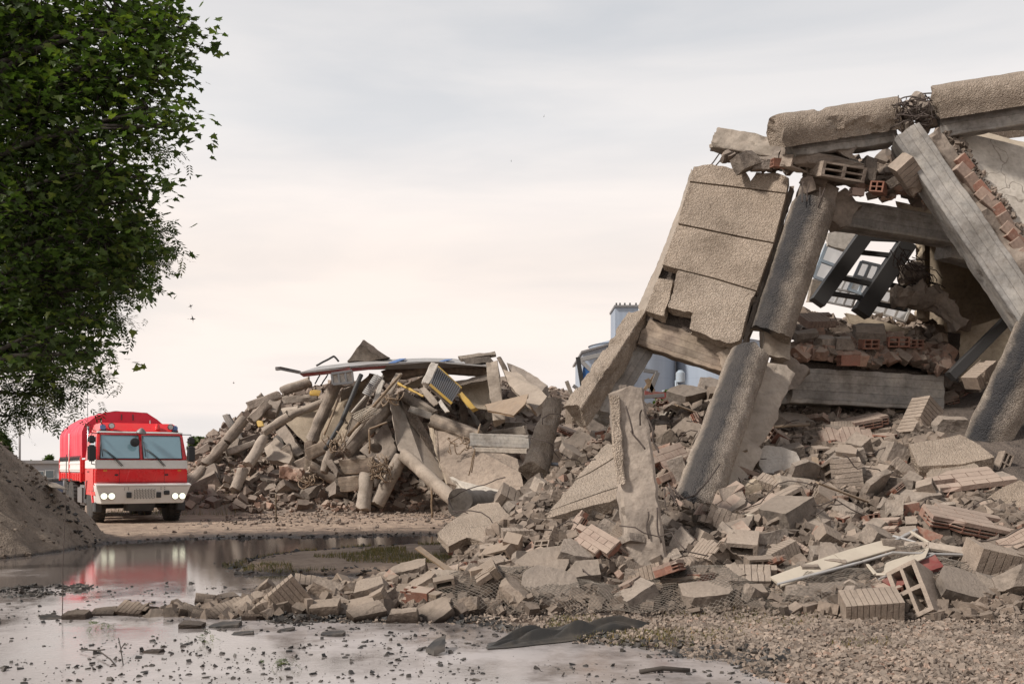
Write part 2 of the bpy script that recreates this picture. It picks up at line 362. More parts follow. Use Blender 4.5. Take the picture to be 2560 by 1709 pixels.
# puddle
m, t, b = newmat('muddy_water'); N = NT(t); pos = N.n('ShaderNodeNewGeometry').outputs['Position']
n = N.noise(pos, .55, 8, .68); n2 = N.noise(pos, 7.0, 6, .7); n3 = N.noise(pos, 32.0, 3, .6)
yy = N.n('ShaderNodeSeparateXYZ', {0: pos}).outputs[1]
scum = N.math('ADD', N.ramp(N.math('MULTIPLY', yy, .05), [(.36, .62), (.60, .56), (.70, .25), (.80, .0)]), N.math('MULTIPLY', N.math('SUBTRACT', n, .5), 2.6))
scum = N.math('ADD', scum, N.math('MULTIPLY', N.math('SUBTRACT', n2, .5), .5))
col = N.mix(N.ramp(scum, [(.25, 0.0), (.75, 1.0)]), (.135, .115, .105), (.40, .36, .345))
t.links.new(col, b.inputs['Base Color'])
t.links.new(N.ramp(scum, [(.25, .03), (.8, .26)]), b.inputs['Roughness'])
b.inputs['IOR'].default_value = 1.45; b.inputs['Specular IOR Level'].default_value = 1.0
mpn = N.n('ShaderNodeMapping', {'Vector': pos, 'Scale': (1.0, 2.2, 1.0)}).outputs[0]
rip = N.noise(mpn, 5.0, 3, .5)
hgt = N.math('ADD', N.math('MULTIPLY', rip, .25), N.math('MULTIPLY', n3, .25))
t.links.new(N.n('ShaderNodeBump', {'Strength': .10, 'Distance': .02, 'Height': hgt}).outputs[0], b.inputs['Normal'])
M['water'] = m
tag(mesh('water', [(-30, 2, 0), (9, 2, 0), (9, 25.6, 0), (-30, 25.6, 0)], [(0, 1, 2, 3)], M['water']), kind='structure')

# ------------------------------------------------------------------ generic solids
def sweep(name, p0, p1, prof, mat, parent=None, front=(0, -1, 0), step=.06, rough=.012, jag=(.08, .08), taper=1.0, bow=0.0, spall=0.0, smooth=True, seed=None, spd=.04):
    """profile [(u,v)] along p0->p1; v points to `front`; returns an object"""
    p0, p1 = Vector(p0), Vector(p1); ax = p1 - p0; L = ax.length; w = ax / L
    fr = Vector(front); v = (fr - w * fr.dot(w)).normalized(); u = w.cross(v)
    n = max(3, int(L / step)); k = len(prof); sd = Vector((random.random() * 50, random.random() * 50, random.random() * 50)) if seed is None else Vector((seed, seed * 3.1, 7))
    vs = []; uvs = []; cum = [0]
    for j in range(k): a, b_ = prof[j], prof[(j + 1) % k]; cum.append(cum[-1] + math.hypot(a[0] - b_[0], a[1] - b_[1]))
    mr = max(math.hypot(*q) for q in prof)
    def ring(c, sc, tt, off, cap):
        for j, (a, b_) in enumerate(prof):
            d = u * a * sc + v * b_ * sc; q = c + d
            o = noise.noise(q * 2.1 + sd) * rough * 1.5 + noise.noise(q * 7 + sd) * rough
            if spall:
                s = noise.fractal(q * 1.7 + sd * 2, .9, 2.1, 4)
                if s > .55 - spall: o -= spd * min(1, (s - .55 + spall) * 14)
            dn = d.normalized()
            z = off * (noise.noise(q * 3.3 + sd) * 1.0 + noise.noise(q * 9 + sd) * .5) * (1 if cap else 1)
            vs.append(q + dn * o + w * z)
            uvs.append((cum[j] / cum[-1], tt * L))
    rings = []
    for s in (.3, .72): rings.append((0, s * 1.0, 0, jag[0], -(1 - s) * .0))
    for i in range(n + 1):
        tt = i / n; e0 = max(0, 1 - tt * L / max(jag[0] * 2, .01)); e1 = max(0, 1 - (1 - tt) * L / max(jag[1] * 2, .01))
        rings.append((tt, 1 + (taper - 1) * tt, tt, jag[0] * e0 if e0 > 0 else jag[1] * e1, 0))
    for s in (.72, .3): rings.append((1, s * taper, 1, jag[1], 0))
    bd = u * bow
    for (t_, s, tt, off, _) in rings:
        ring(p0 + ax * t_ + bd * math.sin(math.pi * t_), s, tt, off, False)
    nr = len(rings); fs = []
    for r in range(nr - 1):
        for j in range(k):
            a = r * k + j; b_ = r * k + (j + 1) % k; fs.append((a, b_, b_ + k, a + k))
    fs.append(tuple(range(k))[::-1]); fs.append(tuple((nr - 1) * k + j for j in range(k)))
    me = bpy.data.meshes.new(name); me.from_pydata([tuple(q) for q in vs], [], fs); me.update()
    ul = me.uv_layers.new(name='UVMap').data
    for pl in me.polygons:
        lp = [uvs[me.loops[l].vertex_index] for l in pl.loop_indices]
        wrap = max(q[0] for q in lp) - min(q[0] for q in lp) > .5
        for l, q in zip(pl.loop_indices, lp): ul[l].uv = (q[0] + (1 if wrap and q[0] < .5 else 0), q[1])
    o = link(name, me, mat, parent)
    if smooth: me.shade_smooth() if hasattr(me, 'shade_smooth') else None; me.set_sharp_from_angle(angle=R(38))
    return o
def prof_round(r, k=36): return [(r * math.cos(2 * math.pi * i / k), r * math.sin(2 * math.pi * i / k)) for i in range(k)]
def prof_box(w, t, m=8, ch=.012):
    q = []; c = ch
    cs = [(w / 2, -t / 2 + c), (w / 2, t / 2 - c), (w / 2 - c, t / 2), (-w / 2 + c, t / 2), (-w / 2, t / 2 - c), (-w / 2, -t / 2 + c), (-w / 2 + c, -t / 2), (w / 2 - c, -t / 2)]
    for i in range(8):
        a, b = cs[i], cs[(i + 1) % 8]; mm = m if i % 2 == 0 else 1
        for s in range(mm): q.append((a[0] + (b[0] - a[0]) * s / mm, a[1] + (b[1] - a[1]) * s / mm))
    return q
def prof_dee(r, back, k=26, fin=0.0):
    """half-round front, square back"""
    q = [(r * math.cos(math.pi * i / k), r * math.sin(math.pi * i / k)) for i in range(k + 1)]
    m = 6
    q += [(-r, -back * i / m) for i in range(1, m)] + [(-r + 2 * r * i / m, -back) for i in range(0, m)] + [(r, -back + back * i / m) for i in range(0, m)]
    return q
def slab(name, pts, th, mat, parent=None, jag=.03, seg=.06, straight=(), rough=.012, ny=3, smooth=False, side_mat=None):
    """flat piece from an outline of world points; thickness vector th; edges not in `straight` are broken"""
    pts = [Vector(p) for p in pts]; th = Vector(th); nrm = th.normalized(); n = len(pts); sd = Vector((random.random() * 40, random.random() * 40, 3))
    ring = []; br = []
    for i in range(n):
        a, b = pts[i], pts[(i + 1) % n]; L = (b - a).length; k = max(1, int(L / seg)); e = (b - a).normalized(); out = e.cross(nrm)
        for s in range(k):
            q = a + (b - a) * s / k; f = 0 if i in straight else 1
            ring.append((q, out, f if s else max(f, 0)))
    vs = []; k = len(ring)
    for l in range(ny + 1):
        tt = l / ny
        for (q, out, f) in ring:
            q2 = q + th * tt; j = (noise.noise(q2 * 3 + sd) * 1.0 + noise.noise(q2 * 11 + sd) * .6) * jag * f + (rough * .3 * noise.noise(q2 * 6))
            if f and 0 < l < ny: j -= jag * .35
            vs.append(q2 + out * j + nrm * noise.noise(q2 * 1.6 + sd) * rough)
    fs = []
    for l in range(ny):
        for j in range(k):
            a = l * k + j; b = l * k + (j + 1) % k; fs.append((a, b, b + k, a + k))
    fs.append(tuple(range(k))[::-1]); fs.append(tuple(ny * k + j for j in range(k)))
    mi = [1 if side_mat else 0] * (len(fs) - 2) + [0, 0]
    o = mesh(name, vs, fs, [mat, side_mat] if side_mat else mat, parent, mi=mi)
    bm = bmesh.new(); bm.from_mesh(o.data); bmesh.ops.recalc_face_normals(bm, faces=bm.faces); bm.to_mesh(o.data); bm.free()
    return o
def tubes(paths, r, sides=5):
    vs = []; fs = []
    for pa in paths:
        pa = [Vector(p) for p in pa]; b0 = len(vs); n = len(pa)
        for i, p in enumerate(pa):
            t_ = (pa[min(i + 1, n - 1)] - pa[max(i - 1, 0)]).normalized(); a = Vector((0, 0, 1)) if abs(t_.z) < .9 else Vector((1, 0, 0))
            x = t_.cross(a).normalized(); y = t_.cross(x)
            rr = r(i / (n - 1)) if callable(r) else r
            for s in range(sides):
                g = 2 * math.pi * s / sides; vs.append(p + x * rr * math.cos(g) + y * rr * math.sin(g))
        for i in range(n - 1):
            for s in range(sides):
                a = b0 + i * sides + s; b = b0 + i * sides + (s + 1) % sides; fs.append((a, b, b + sides, a + sides))
        fs.append(tuple(b0 + s for s in range(sides))[::-1]); fs.append(tuple(b0 + (n - 1) * sides + s for s in range(sides)))
    return vs, fs
def tube_obj(name, paths, r, mat, parent=None, sides=5):
    vs, fs = tubes(paths, r, sides); return mesh(name, vs, fs, mat, parent, smooth=True)
def wiggle(p0, p1, n=8, amp=.05, sag=0.0):
    p0, p1 = Vector(p0), Vector(p1); o = []; sd = Vector((random.random() * 30, random.random() * 30, 0))
    for i in range(n + 1):
        t_ = i / n; q = p0.lerp(p1, t_); e = math.sin(math.pi * t_)
        o.append(q + Vector((noise.noise(q * 3 + sd), noise.noise(q * 3 + sd * 2), noise.noise(q * 3 + sd * 3))) * amp * (0.3 + e) + Vector((0, 0, -sag * e)))
    return o
def box(name, c, s, mat, parent=None, bev=.01, rot=None, segs=1):
    bm = bmesh.new(); bmesh.ops.create_cube(bm, size=1); bmesh.ops.scale(bm, vec=s, verts=bm.verts)
    if bev: bmesh.ops.bevel(bm, geom=bm.edges[:], offset=min(bev, min(s) * .45), segments=segs, affect='EDGES')
    o = bm_obj(name, bm, mat, parent); o.location = c
    if rot: o.rotation_euler = rot
    return o
def hexa(name, bot, top, mat, parent=None, bev=.01, segs=2):
    """8 corners: bottom loop then top loop"""
    bm = bmesh.new(); v = [bm.verts.new(p) for p in list(bot) + list(top)]
    for f in ((3, 2, 1, 0), (4, 5, 6, 7), (0, 1, 5, 4), (1, 2, 6, 5), (2, 3, 7, 6), (3, 0, 4, 7)): bm.faces.new([v[i] for i in f])
    bmesh.ops.recalc_face_normals(bm, faces=bm.faces)
    if bev: bmesh.ops.bevel(bm, geom=bm.edges[:], offset=bev, segments=segs, affect='EDGES')
    return bm_obj(name, bm, mat, parent)
def lathe(name, prof, mat, parent=None, k=32, axis='x', cap=True):
    """prof [(along, radius)] turned about an axis"""
    vs = []; fs = []
    for (a, r) in prof:
        for s in range(k):
            g = 2 * math.pi * s / k; c, q = r * math.cos(g), r * math.sin(g)
            vs.append((a, c, q) if axis == 'x' else ((c, a, q) if axis == 'y' else (c, q, a)))
    for i in range(len(prof) - 1):
        for s in range(k): fs.append((i * k + s, i * k + (s + 1) % k, (i + 1) * k + (s + 1) % k, (i + 1) * k + s))
    if cap: fs.append(tuple(range(k))); fs.append(tuple((len(prof) - 1) * k + s for s in range(k))[::-1])
    o = mesh(name, vs, fs, mat, parent)
    bm = bmesh.new(); bm.from_mesh(o.data); bmesh.ops.recalc_face_normals(bm, faces=bm.faces); bm.to_mesh(o.data); bm.free()
    o.data.set_sharp_from_angle(angle=R(35)); o.data.polygons.foreach_set('use_smooth', [True] * len(o.data.polygons)); return o
# ------------------------------------------------------------------ the big collapsed building on the right
def q3(d, *pp): return [P(x, y, d) for x, y in pp]
def i1(X, Y, d): return P(1400 + X * .54207, 150 + Y * .54207, d)
def i2(X, Y, d): return P(1050 + X * .3826, 900 + Y * .3826, d)
def i3(X, Y, d): return P(1700 + X * .41446, 900 + Y * .41446, d)
def i4(X, Y, d): return P(450 + X * .34057, 820 + Y * .34057, d)
def wpx(n, d): return n * d / F
def onp(a, b, c, X, Y, conv=i1):
    """point of the plane through a,b,c seen at zoom coordinates X,Y"""
    nn = (b - a).cross(c - a); e = Vector((0, 0, CH)); dr = conv(X, Y, 1.0) - e
    return e + dr * (nn.dot(a - e) / nn.dot(dr))

# facade panel made of slabs with grooves between them; plane leans back slightly and turns to the left
A, B, C = i1(615, 490, 16.7), i1(1065, 530, 16.15), i1(395, 1150, 16.2)
pn = (B - A).cross(C - A).normalized()
if pn.y > 0: pn = -pn           # towards the viewer
TH = -pn * .22
pan = empty('facade_panel', onp(A, B, C, 600, 1240)); tag(pan, 'leaning pebbledash facade panel with horizontal grooves, held up by the tilted frame', 'wall panel')
def pp(name, pts, mat, th, straight, jag=.03, off=0.0, **k):
    w = [onp(A, B, C, x, y) + pn * off for x, y in pts]
    o = slab(name, w, th, mat, None, jag=jag, straight=straight, **k); o.parent = pan; o.matrix_parent_inverse = Matrix.Translation(-pan.location); return o
g = 7
pp('panel_course', [(617, 492), (700, 482), (800, 505), (862, 520), (880, 560), (905, 515), (1000, 522), (1056, 545), (1043, 612), (870, 590), (598, 558)], M['peb'], TH, (7, 8, 9, 10), .025)
pp('panel_course', [(598, 566), (870, 598), (1042, 620), (985, 840), (866, 818), (545, 752), (556, 700)], M['peb'], TH, (0, 1, 2, 3, 4, 5, 6), .01, off=.004)
pp('panel_course', [(541, 760), (866, 826), (983, 848), (906, 1062), (700, 1000), (545, 963), (472, 942)], M['peb'], TH, (0, 1, 2, 3, 4, 5, 6), .01)
pp('panel_course', [(545, 970), (700, 1008), (903, 1070), (880, 1105), (830, 1295), (790, 1305), (700, 1290), (600, 1240), (612, 1170), (500, 1138), (520, 1040)], M['peb'], TH, (0, 1, 3), .045, off=.006)
pp('panel_block', [(455, 1002), (520, 1012), (502, 1100), (478, 1180), (396, 1152), (418, 1080)], M['peb'], TH, (0, 1, 4), .03, off=-.03)
# thin side wall of the panel on its left, and the back of the box
A2, B2 = onp(A, B, C, 617, 492), onp(A, B, C, 372, 1150)
bk = TH * 1.0
def child_w(o, root): o.parent = root; o.matrix_parent_inverse = Matrix.Translation(-root.location); return o
child_w(slab('side_edge', [A2 + bk * 1.05, onp(A, B, C, 556, 702) + bk * 1.05, B2 + bk * 1.05, i1(362, 1140, 16.8), i1(548, 690, 17.3), i1(606, 500, 17.3)], Vector((0.02, .12, .0)), M['cpale'], jag=.02), pan)
child_w(slab('backing', [onp(A, B, C, *q) + TH * 1.5 for q in ((630, 560), (1050, 600), (860, 1240), (640, 1230), (385, 1165), (440, 930))], TH * .4, M['redp'] if 0 else M['rub'], jag=.02), pan)
child_w(slab('side_edge', [onp(A, B, C, *q) + TH * 1.05 for q in ((1056, 548), (1080, 545), (852, 1300), (828, 1297))], TH * .8, M['conc'], jag=.03), pan)

def thing1(o, label, cat, group=None, name=None):
    rest(o); tag(o, label, cat, group); return o
# main beam under the panel
def beam(name, a, b, w, t, mat, label, cat, **k):
    o = sweep(name, a, b, prof_box(w, t), mat, **k); return thing1(o, label, cat)
beam('tilted_beam', i1(392, 1262, 16.6), i1(810, 1402, 16.1), wpx(72, 16), .35, M['boardt'], 'board-marked concrete beam sloping under the leaning facade panel', 'beam', rough=.02, spall=.15)
beam('joint_block', i1(760, 1350, 16.0), i1(835, 1480, 15.8), .38, .3, M['boardt'], 'short board-marked stub between the sloping beam and the broken column', 'concrete stub', rough=.03, jag=(.1, .1), spall=.2)
# leaning strut on the left, D shaped: pebbledash face and dark side
o = sweep('leaning_strut', i1(75, 1640, 15.6), i1(372, 1195, 16.7), prof_box(wpx(46, 16), .42), M['peb'], front=(-.55, -.83, 0), rough=.02, jag=(.1, .12), spall=.12)
thing1(o, 'thin leaning concrete strut running from the panel\'s lower left corner into the rubble', 'strut')
beam('inner_strut', i1(190, 1640, 16.1), i1(400, 1300, 16.9), wpx(58, 16), .35, M['board'], 'dark board-marked column leaning directly behind the thin strut', 'column', rough=.02)
# upper round-fronted column
r = wpx(104, 15.9) / 2
uc = empty('round_fronted_column', i1(965, 1300, 15.9)); tag(uc, 'upper round-fronted column, black stained down its left side, right of the facade panel', 'column')
child_w(sweep('rendered_shaft', i1(972, 1268, 15.75), i1(1176, 668, 15.95), prof_dee(r, .18), M['pebst'], jag=(.09, .10), rough=.01, step=.05), uc)
child_w(sweep('bare_core', i1(1160, 700, 16.1), i1(1190, 585, 16.1), prof_box(r * 1.75, .34), M['conc'], jag=(.05, .12), rough=.03, spall=.2), uc)
child_w(sweep('bare_core', i1(985, 1370, 16.0), i1(1000, 1190, 16.0), prof_box(r * 1.3, .34), M['cpale'], jag=(.10, .05), rough=.03, spall=.3), uc)
for a, b in (((1118, 655), (1124, 560)), ((1190, 680), (1222, 590)), ((1140, 650), (1150, 575)), ((1205, 640), (1200, 585))):
    child_w(tube_obj('rebar', [wiggle(i1(*a, 15.6), i1(*b, 15.65), 6, .03)], .010, M['rebar']), uc)
# big lower leaning column
r = wpx(104, 15.4) / 2
lc = empty('leaning_column', i2(1760, 1000, 13.4)); tag(lc, 'huge broken column leaning right, rough rounded face with black stain, foot in the rubble', 'column')
child_w(sweep('rendered_shaft', i2(1790, 985, 13.3), i1(872, 1372, 15.3), prof_dee(r * .93, .12), M['pebst'], jag=(.16, .14), rough=.014, step=.05), lc)
child_w(sweep('concrete_core', i2(1840, 1120, 13.6), i1(985, 1450, 15.7), prof_box(r * 1.6, .42), M['cpale'], jag=(.2, .14), rough=.035, spall=.22), lc)
child_w(sweep('broken_edge', i1(830, 1395, 15.3), i1(866, 1322, 15.3), prof_box(.1, .06), M['conc'], jag=(.05, .04), rough=.02), lc)
for k_ in range(9):
    x0 = random.uniform(1580, 1760); child_w(tube_obj('rebar', [wiggle(i2(x0, random.uniform(760, 900), 13.3), i2(random.uniform(1640, 1800), random.uniform(960, 1090), 12.9), 10, .16, random.uniform(-.05, .12))], .010, M['rebar']), lc)
child_w(tube_obj('rebar', [[i2(1620, 800, 12.9), i2(1660, 880, 12.8), i2(1720, 905, 12.75), i2(1800, 880, 12.8), i2(1880, 790, 13.0), i2(1960, 680, 13.4)]], .011, M['rebar']), lc)
# standing post
w = wpx(98, 12.0)
sp_ = empty('standing_post', i2(1480, 1340, 11.9)); tag(sp_, 'tall broken post standing almost upright in the rubble, cracked, with a pointed top', 'broken post')
child_w(sweep('shaft', i2(1482, 1400, 11.8), i2(1350, 235, 12.3), prof_box(w, .30, 10, .04), M['conc'], jag=(.1, .12), rough=.024, taper=.92, spall=.10, spd=.05, step=.045), sp_)
child_w(sweep('shaft_tip', i2(1340, 300, 12.27), i2(1325, 165, 12.3), prof_box(.18, .22, 6, .04), M['conc'], jag=(.05, .06), rough=.04, taper=.5), sp_)
child_w(sweep('render_skin', i2(1310, 800, 11.86), i2(1275, 260, 12.12), prof_box(.11, .05, 5), M['peb'], jag=(.1, .12), rough=.02), sp_)
for q in (((1490, 990), (1500, 1170)), ((1550, 960), (1575, 1190)), ((1380, 460), (1470, 580)), ((1345, 300), (1390, 480)), ((1460, 320), (1530, 500)), ((1440, 430), (1450, 330)), ((1530, 420), (1560, 600))):
    child_w(tube_obj('rebar', [wiggle(i2(*q[0], 11.78), i2(*q[1], 11.7), 8, .05)], .011, M['rebar']), sp_)
# upper and lower cross beams
beam('upper_cross_beam', i1(1270, 712, 16.3), i1(1890, 812, 16.9), wpx(66, 16.2), .4, M['board'], 'upper grey cross beam with board marks, rubble lying on top of it', 'beam', rough=.012, jag=(.05, .05))
beam('upper_beam_haunch', i1(1770, 860, 16.95), i1(1960, 905, 17.2), .42, .36, M['board'], 'dark thickened end of the upper cross beam behind the diagonal beam', 'beam', rough=.012, jag=(.05, .05))
beam('beam_joint', i1(1235, 655, 16.2), i1(1320, 740, 16.2), .5, .42, M['conc'], 'cracked joint between the stained column and the upper cross beam', 'concrete joint', rough=.05, jag=(.1, .1), spall=.3)
beam('lower_cross_beam', i3(625, 155, 16.6), i3(1540, 205, 17.2), wpx(88, 16.5), .5, M['board'], 'massive lower grey cross beam with horizontal board marks above the brick rubble', 'beam', rough=.012, jag=(.07, .05))
beam('lower_joint', i1(975, 1400, 16.3), i1(1075, 1500, 16.3), .55, .4, M['conc'], 'shattered joint where the lower cross beam meets the leaning column', 'concrete joint', rough=.06, jag=(.1, .1), spall=.35)
# diagonal beam
db = sweep('diagonal_beam', i1(1590, 360, 15.6), i1(2190, 1240, 14.9), prof_box(wpx(70, 15.2), .62, 10), M['board'], front=(-.35, -1, .15), jag=(.08, .05), rough=.012, spall=.04, spd=.02)
thing1(db, 'long grey diagonal beam falling to the right edge, with board marks and cracks', 'beam')
# roof slab lying behind the diagonal beam
ra, rb, rc = i1(1740, 325, 15.9), i1(2300, 1050, 15.0), i1(2300, 380, 16.4)
rs = slab('roof_slab', [onp(ra, rb, rc, *q) for q in ((1735, 325), (1800, 318), (2300, 440), (2300, 1090), (2140, 960), (1840, 470))], Vector((.05, .12, -.14)), M['ceil'], jag=.02)
thing1(rs, 'large pale dusty slab with cracks, sloping down to the right behind the brick course', 'slab')
rs2 = slab('roof_slab', [i1(1785, 322, 17.2), i1(1900, 318, 17.4), i1(2110, 372, 17.6), i1(2300, 410, 17.7), i1(2300, 520, 16.6), i1(2000, 395, 16.9)], Vector((0, .1, -.12)), M['plaster'], jag=.03)
thing1(rs2, 'yellowish beige slab edge under the top column at the right edge', 'slab')
sc_ = sweep('mortar_strip', i1(1700, 350, 15.45), i1(2180, 1040, 14.95), prof_box(.36, .14), M['conc'], front=(-.3, -1, .4), rough=.06, jag=(.1, .1), spall=.4)
thing1(sc_, 'crumbled mortar bed along the upper side of the diagonal beam', 'mortar bed')
# brick course on the slab
bc = [(1856, 480), (1850, 520), (1895, 565), (1935, 600), (1950, 632), (1975, 662), (2020, 705), (2042, 745), (2065, 790), (2085, 825), (2105, 865), (2128, 915), (2150, 960)]
for i, (X, Y) in enumerate(bc):
    o = box('hollow_brick', i1(X + 5, Y, 15.25 - i * .02), (.27, .16, .17), M['tile'] if i % 3 else M['brick'], bev=.008, rot=(R(random.uniform(-10, 10)), R(48 + random.uniform(-9, 9)), R(random.uniform(-14, 14))))
    tag(o, ('topmost brick' if i == 0 else 'lowest brick' if i == 12 else ('second', 'third', 'fourth', 'fifth', 'sixth', 'seventh', 'eighth', 'ninth', 'tenth', 'eleventh', 'twelfth')[i - 1] + ' brick from the top') + ' in the fallen course along the diagonal beam', 'brick', 'bricks of the course along the diagonal beam')
# columns lying across the top
def topcol(a, b, dpx, label, **k):
    dd = a[2]; r = wpx(dpx, dd) / 2
    o = sweep('fallen_column', i1(*a), i1(*b), prof_dee(r * .93, r * .55), M['pebst'] if 0 else M['peb'], front=(0, -.35, 1), rough=.008, spall=.05, jag=(.12, .12), **k); return thing1(o, label, 'column')
topcol((1000, 345, 15.6), (1545, 262, 15.9), 104, 'left half of the snapped round column lying across the top of the ruin')
topcol((1722, 215, 15.7), (2320, 120, 15.4), 108, 'right half of the snapped round column running out of frame at the top right')
topcol((1900, 345, 18.6), (2300, 300, 18.9), 60, 'third round column showing behind the top right column')
beam('column_soffit', i1(1060, 385, 15.7), i1(1530, 322, 16.0), .5, .34, M['board'], 'flat board-marked underside of the left top column', 'beam', rough=.02)
beam('column_soffit', i1(1740, 275, 15.8), i1(2320, 190, 15.5), .62, .34, M['board'], 'flat board-marked underside of the right top column', 'beam', rough=.02)
rcg = empty('rebar_cage', i1(1640, 330, 15.7)); tag(rcg, 'tangled rebar and broken core joining the two top columns', 'rebar')
for k_ in range(16):
    a = i1(random.uniform(1530, 1570), random.uniform(185, 330), 15.6 + random.uniform(-.2, .2)); b = i1(random.uniform(1690, 1730), random.uniform(155, 300), 15.6 + random.uniform(-.2, .2))
    child_w(tube_obj('bar', [wiggle(a, b, 9, .18)], .012, M['rebar']), rcg)
for k_ in range(7):
    X = 1555 + k_ * 22; a = i1(X, 175, 15.5); b = i1(X + random.uniform(-20, 20), 400 - k_ * 12, 15.6)
    child_w(tube_obj('stirrup', [wiggle(a, b, 9, .2)], .009, M['rebar']), rcg)
for (X, Y, w_) in ((1600, 250, .34), (1660, 235, .32), (1690, 290, .3), (1590, 305, .22), (1640, 200, .22)):
    child_w(sweep('core_lump', i1(X - 18, Y + 12, 15.75), i1(X + 20, Y - 14, 15.75), prof_round(w_ * .5, 12), M['conc'], rough=.09, jag=(.08, .08), smooth=False), rcg)
# right lower round column
r = wpx(108, 15.2) / 2
o = sweep('round_column', P(2438, 1165, 15.2), P(2640, 740, 14.6), prof_round(r, 48), M['pebst'], rough=.012, jag=(.1, .1)); thing1(o, 'wide round pebbledash column at the right edge, leaning and sunk in rubble', 'column')
# upper floor behind the frame: floor plate between the two beams, back wall, ceiling, inner slabs
o = slab('upper_floor_plate', [i1(1060, 1385, 16.5), i1(1800, 1450, 17.2), i1(1900, 1270, 20.5), i1(1130, 1170, 20.5)], Vector((0, 0, -.22)), M['rub'], jag=.03); thing1(o, 'upper floor plate carrying the brick rubble above the lower cross beam', 'floor')
o = slab('inner_ceiling', [i1(1560, 690, 17.2), i1(1900, 760, 17.2), i1(2160, 1210, 15.9), i1(2200, 1240, 20), i1(1900, 800, 22), i1(1650, 790, 21)], Vector((-.05, 0, .15)), M['plaster'], jag=.02); thing1(o, 'tan plastered ceiling slab sloping inside the dark opening', 'ceiling')
o = slab('inner_wall', [i1(1700, 790, 20.6), i1(2350, 850, 20.4), i1(2350, 1500, 20.2), i1(1640, 1480, 20.8), i1(1660, 1130, 20.8)], Vector((0, .2, 0)), M['plaster'], jag=.05); thing1(o, 'tan inner wall deep inside the opening under the diagonal beam', 'wall')
o = slab('light_block_partition', [i1(1640, 800, 17.9), i1(1672, 800, 20.5), i1(1672, 1200, 20.5), i1(1648, 1190, 17.9)], Vector((.15, 0, 0)), M['plaster'], jag=.05); thing1(o, 'added partition blocking light from the left, edge-on right of the tilted window wall', 'wall')  # added partition that blocks light from the left to darken the opening
o = slab('shade_roof_plate', [i1(1640, 780, 17.9), i1(1672, 800, 20.6), i1(2420, 800, 20.4), i1(2420, 1000, 16.2), i1(2000, 905, 16.9)], Vector((0, 0, .15)), M['conc'], jag=.02); thing1(o, 'added roof plate keeping light out of the dark opening at the right', 'ceiling')  # added plate closing the opening from above so its inside goes dark
o = slab('inner_wall', [i1(1850, 1250, 17.6), i1(2060, 1180, 17.2), i1(2140, 1500, 17.0), i1(1840, 1480, 17.5)], Vector((.1, .2, 0)), M['plaster'], jag=.03); thing1(o, 'shadowed inner wall piece to the left of the round column at the right', 'wall')
o = sweep('fallen_roof_truss', i1(1700, 1080, 17.6), i1(1850, 1240, 17.2), prof_box(.34, .3), M['conc'], rough=.08, jag=(.1, .1), spall=.3); thing1(o, 'ragged hanging edge of a broken floor inside the opening', 'floor edge')
o = sweep('hanging_lump', i1(1545, 1090, 17.6), i1(1690, 1075, 17.6), prof_round(.24, 14), M['conc'], rough=.12, jag=(.1, .1), smooth=False); thing1(o, 'lump of concrete hanging on rebar right of the dark window posts', 'concrete lump')
o = sweep('hanging_lump', i1(1580, 1000, 17.8), i1(1660, 985, 17.8), prof_round(.17, 14), M['conc'], rough=.1, jag=(.1, .1), smooth=False); thing1(o, 'smaller lump of concrete hanging above the big hanging lump', 'concrete lump')
rt = empty('hanging_rebar', i1(1650, 1000, 17.6)); tag(rt, 'loose rebar strands hanging inside the opening right of the window posts', 'rebar')
for k_ in range(16):
    a = i1(random.uniform(1510, 1640), random.uniform(860, 930), 17.4); b = i1(random.uniform(1600, 1790), random.uniform(930, 1060), 17.6)
    child_w(tube_obj('bar', [wiggle(a, b, 9, .25, .05)], .009, M['rebar']), rt)
o = sweep('dark_diagonal_beam', i1(1800, 1460, 16.6), i1(2065, 1195, 16.9), prof_box(.17, .15), M['dark'], rough=.004, jag=(.02, .02)); thing1(o, 'thin dark diagonal beam inside the opening in front of the shadowed wall', 'beam')
# window posts and window frames seen through the gap
wf = empty('window_wall_frame', i1(1230, 1150, 18)); tag(wf, 'dark steel posts and cross bars of a tilted window wall inside the opening', 'window frame')
def bar(a, b, w_, mat, root, name='bar', t_=None):
    o = sweep(name, a, b, prof_box(w_, t_ or w_, 1, .004), mat, rough=0, jag=(.003, .003), step=.4, smooth=False); return child_w(o, root)
bar(i1(1185, 1120, 18), i1(1405, 810, 18), .26, M['dark'], wf, 'post'); bar(i1(1385, 1170, 18), i1(1600, 845, 18), .30, M['dark'], wf, 'post')
for a, b in (((1280, 1000), (1440, 1035)), ((1240, 1075), (1405, 1100)), ((1370, 885), (1560, 905)), ((1490, 1030), (1640, 1060)), ((1440, 1120), (1600, 1150)), ((1360, 820), (1590, 830))): bar(i1(*a, 18), i1(*b, 18), .08, M['dark'], wf, 'cross_bar')
def window(name, cs, d, nx, ny, mat, label, fw=.05):
    c = [i1(x, y, d) for x, y in cs]; root = empty(name, (c[0] + c[1]) / 2); tag(root, label, 'window')
    L = lambda u, v: (c[0].lerp(c[1], u)).lerp(c[3].lerp(c[2], u), v)
    for i in range(nx + 1): bar(L(i / nx, 0), L(i / nx, 1), fw, mat, root, 'mullion')
    for j in range(ny + 1): bar(L(0, j / ny) + Vector((0, -.01, 0)), L(1, j / ny) + Vector((0, -.01, 0)), fw * .9, mat, root, 'rail')
    child_w(mesh('pane', [L(0, 0) + Vector((0, .02, 0)), L(1, 0) + Vector((0, .02, 0)), L(1, 1) + Vector((0, .02, 0)), L(0, 1) + Vector((0, .02, 0))], [(0, 1, 2, 3)], M['glass']), root)
window('window', [(1170, 1000), (1265, 1035), (1330, 885), (1230, 850)], 19.5, 1, 2, M['winf'], 'blue grey window with frosted panes at the left of the opening', .07)
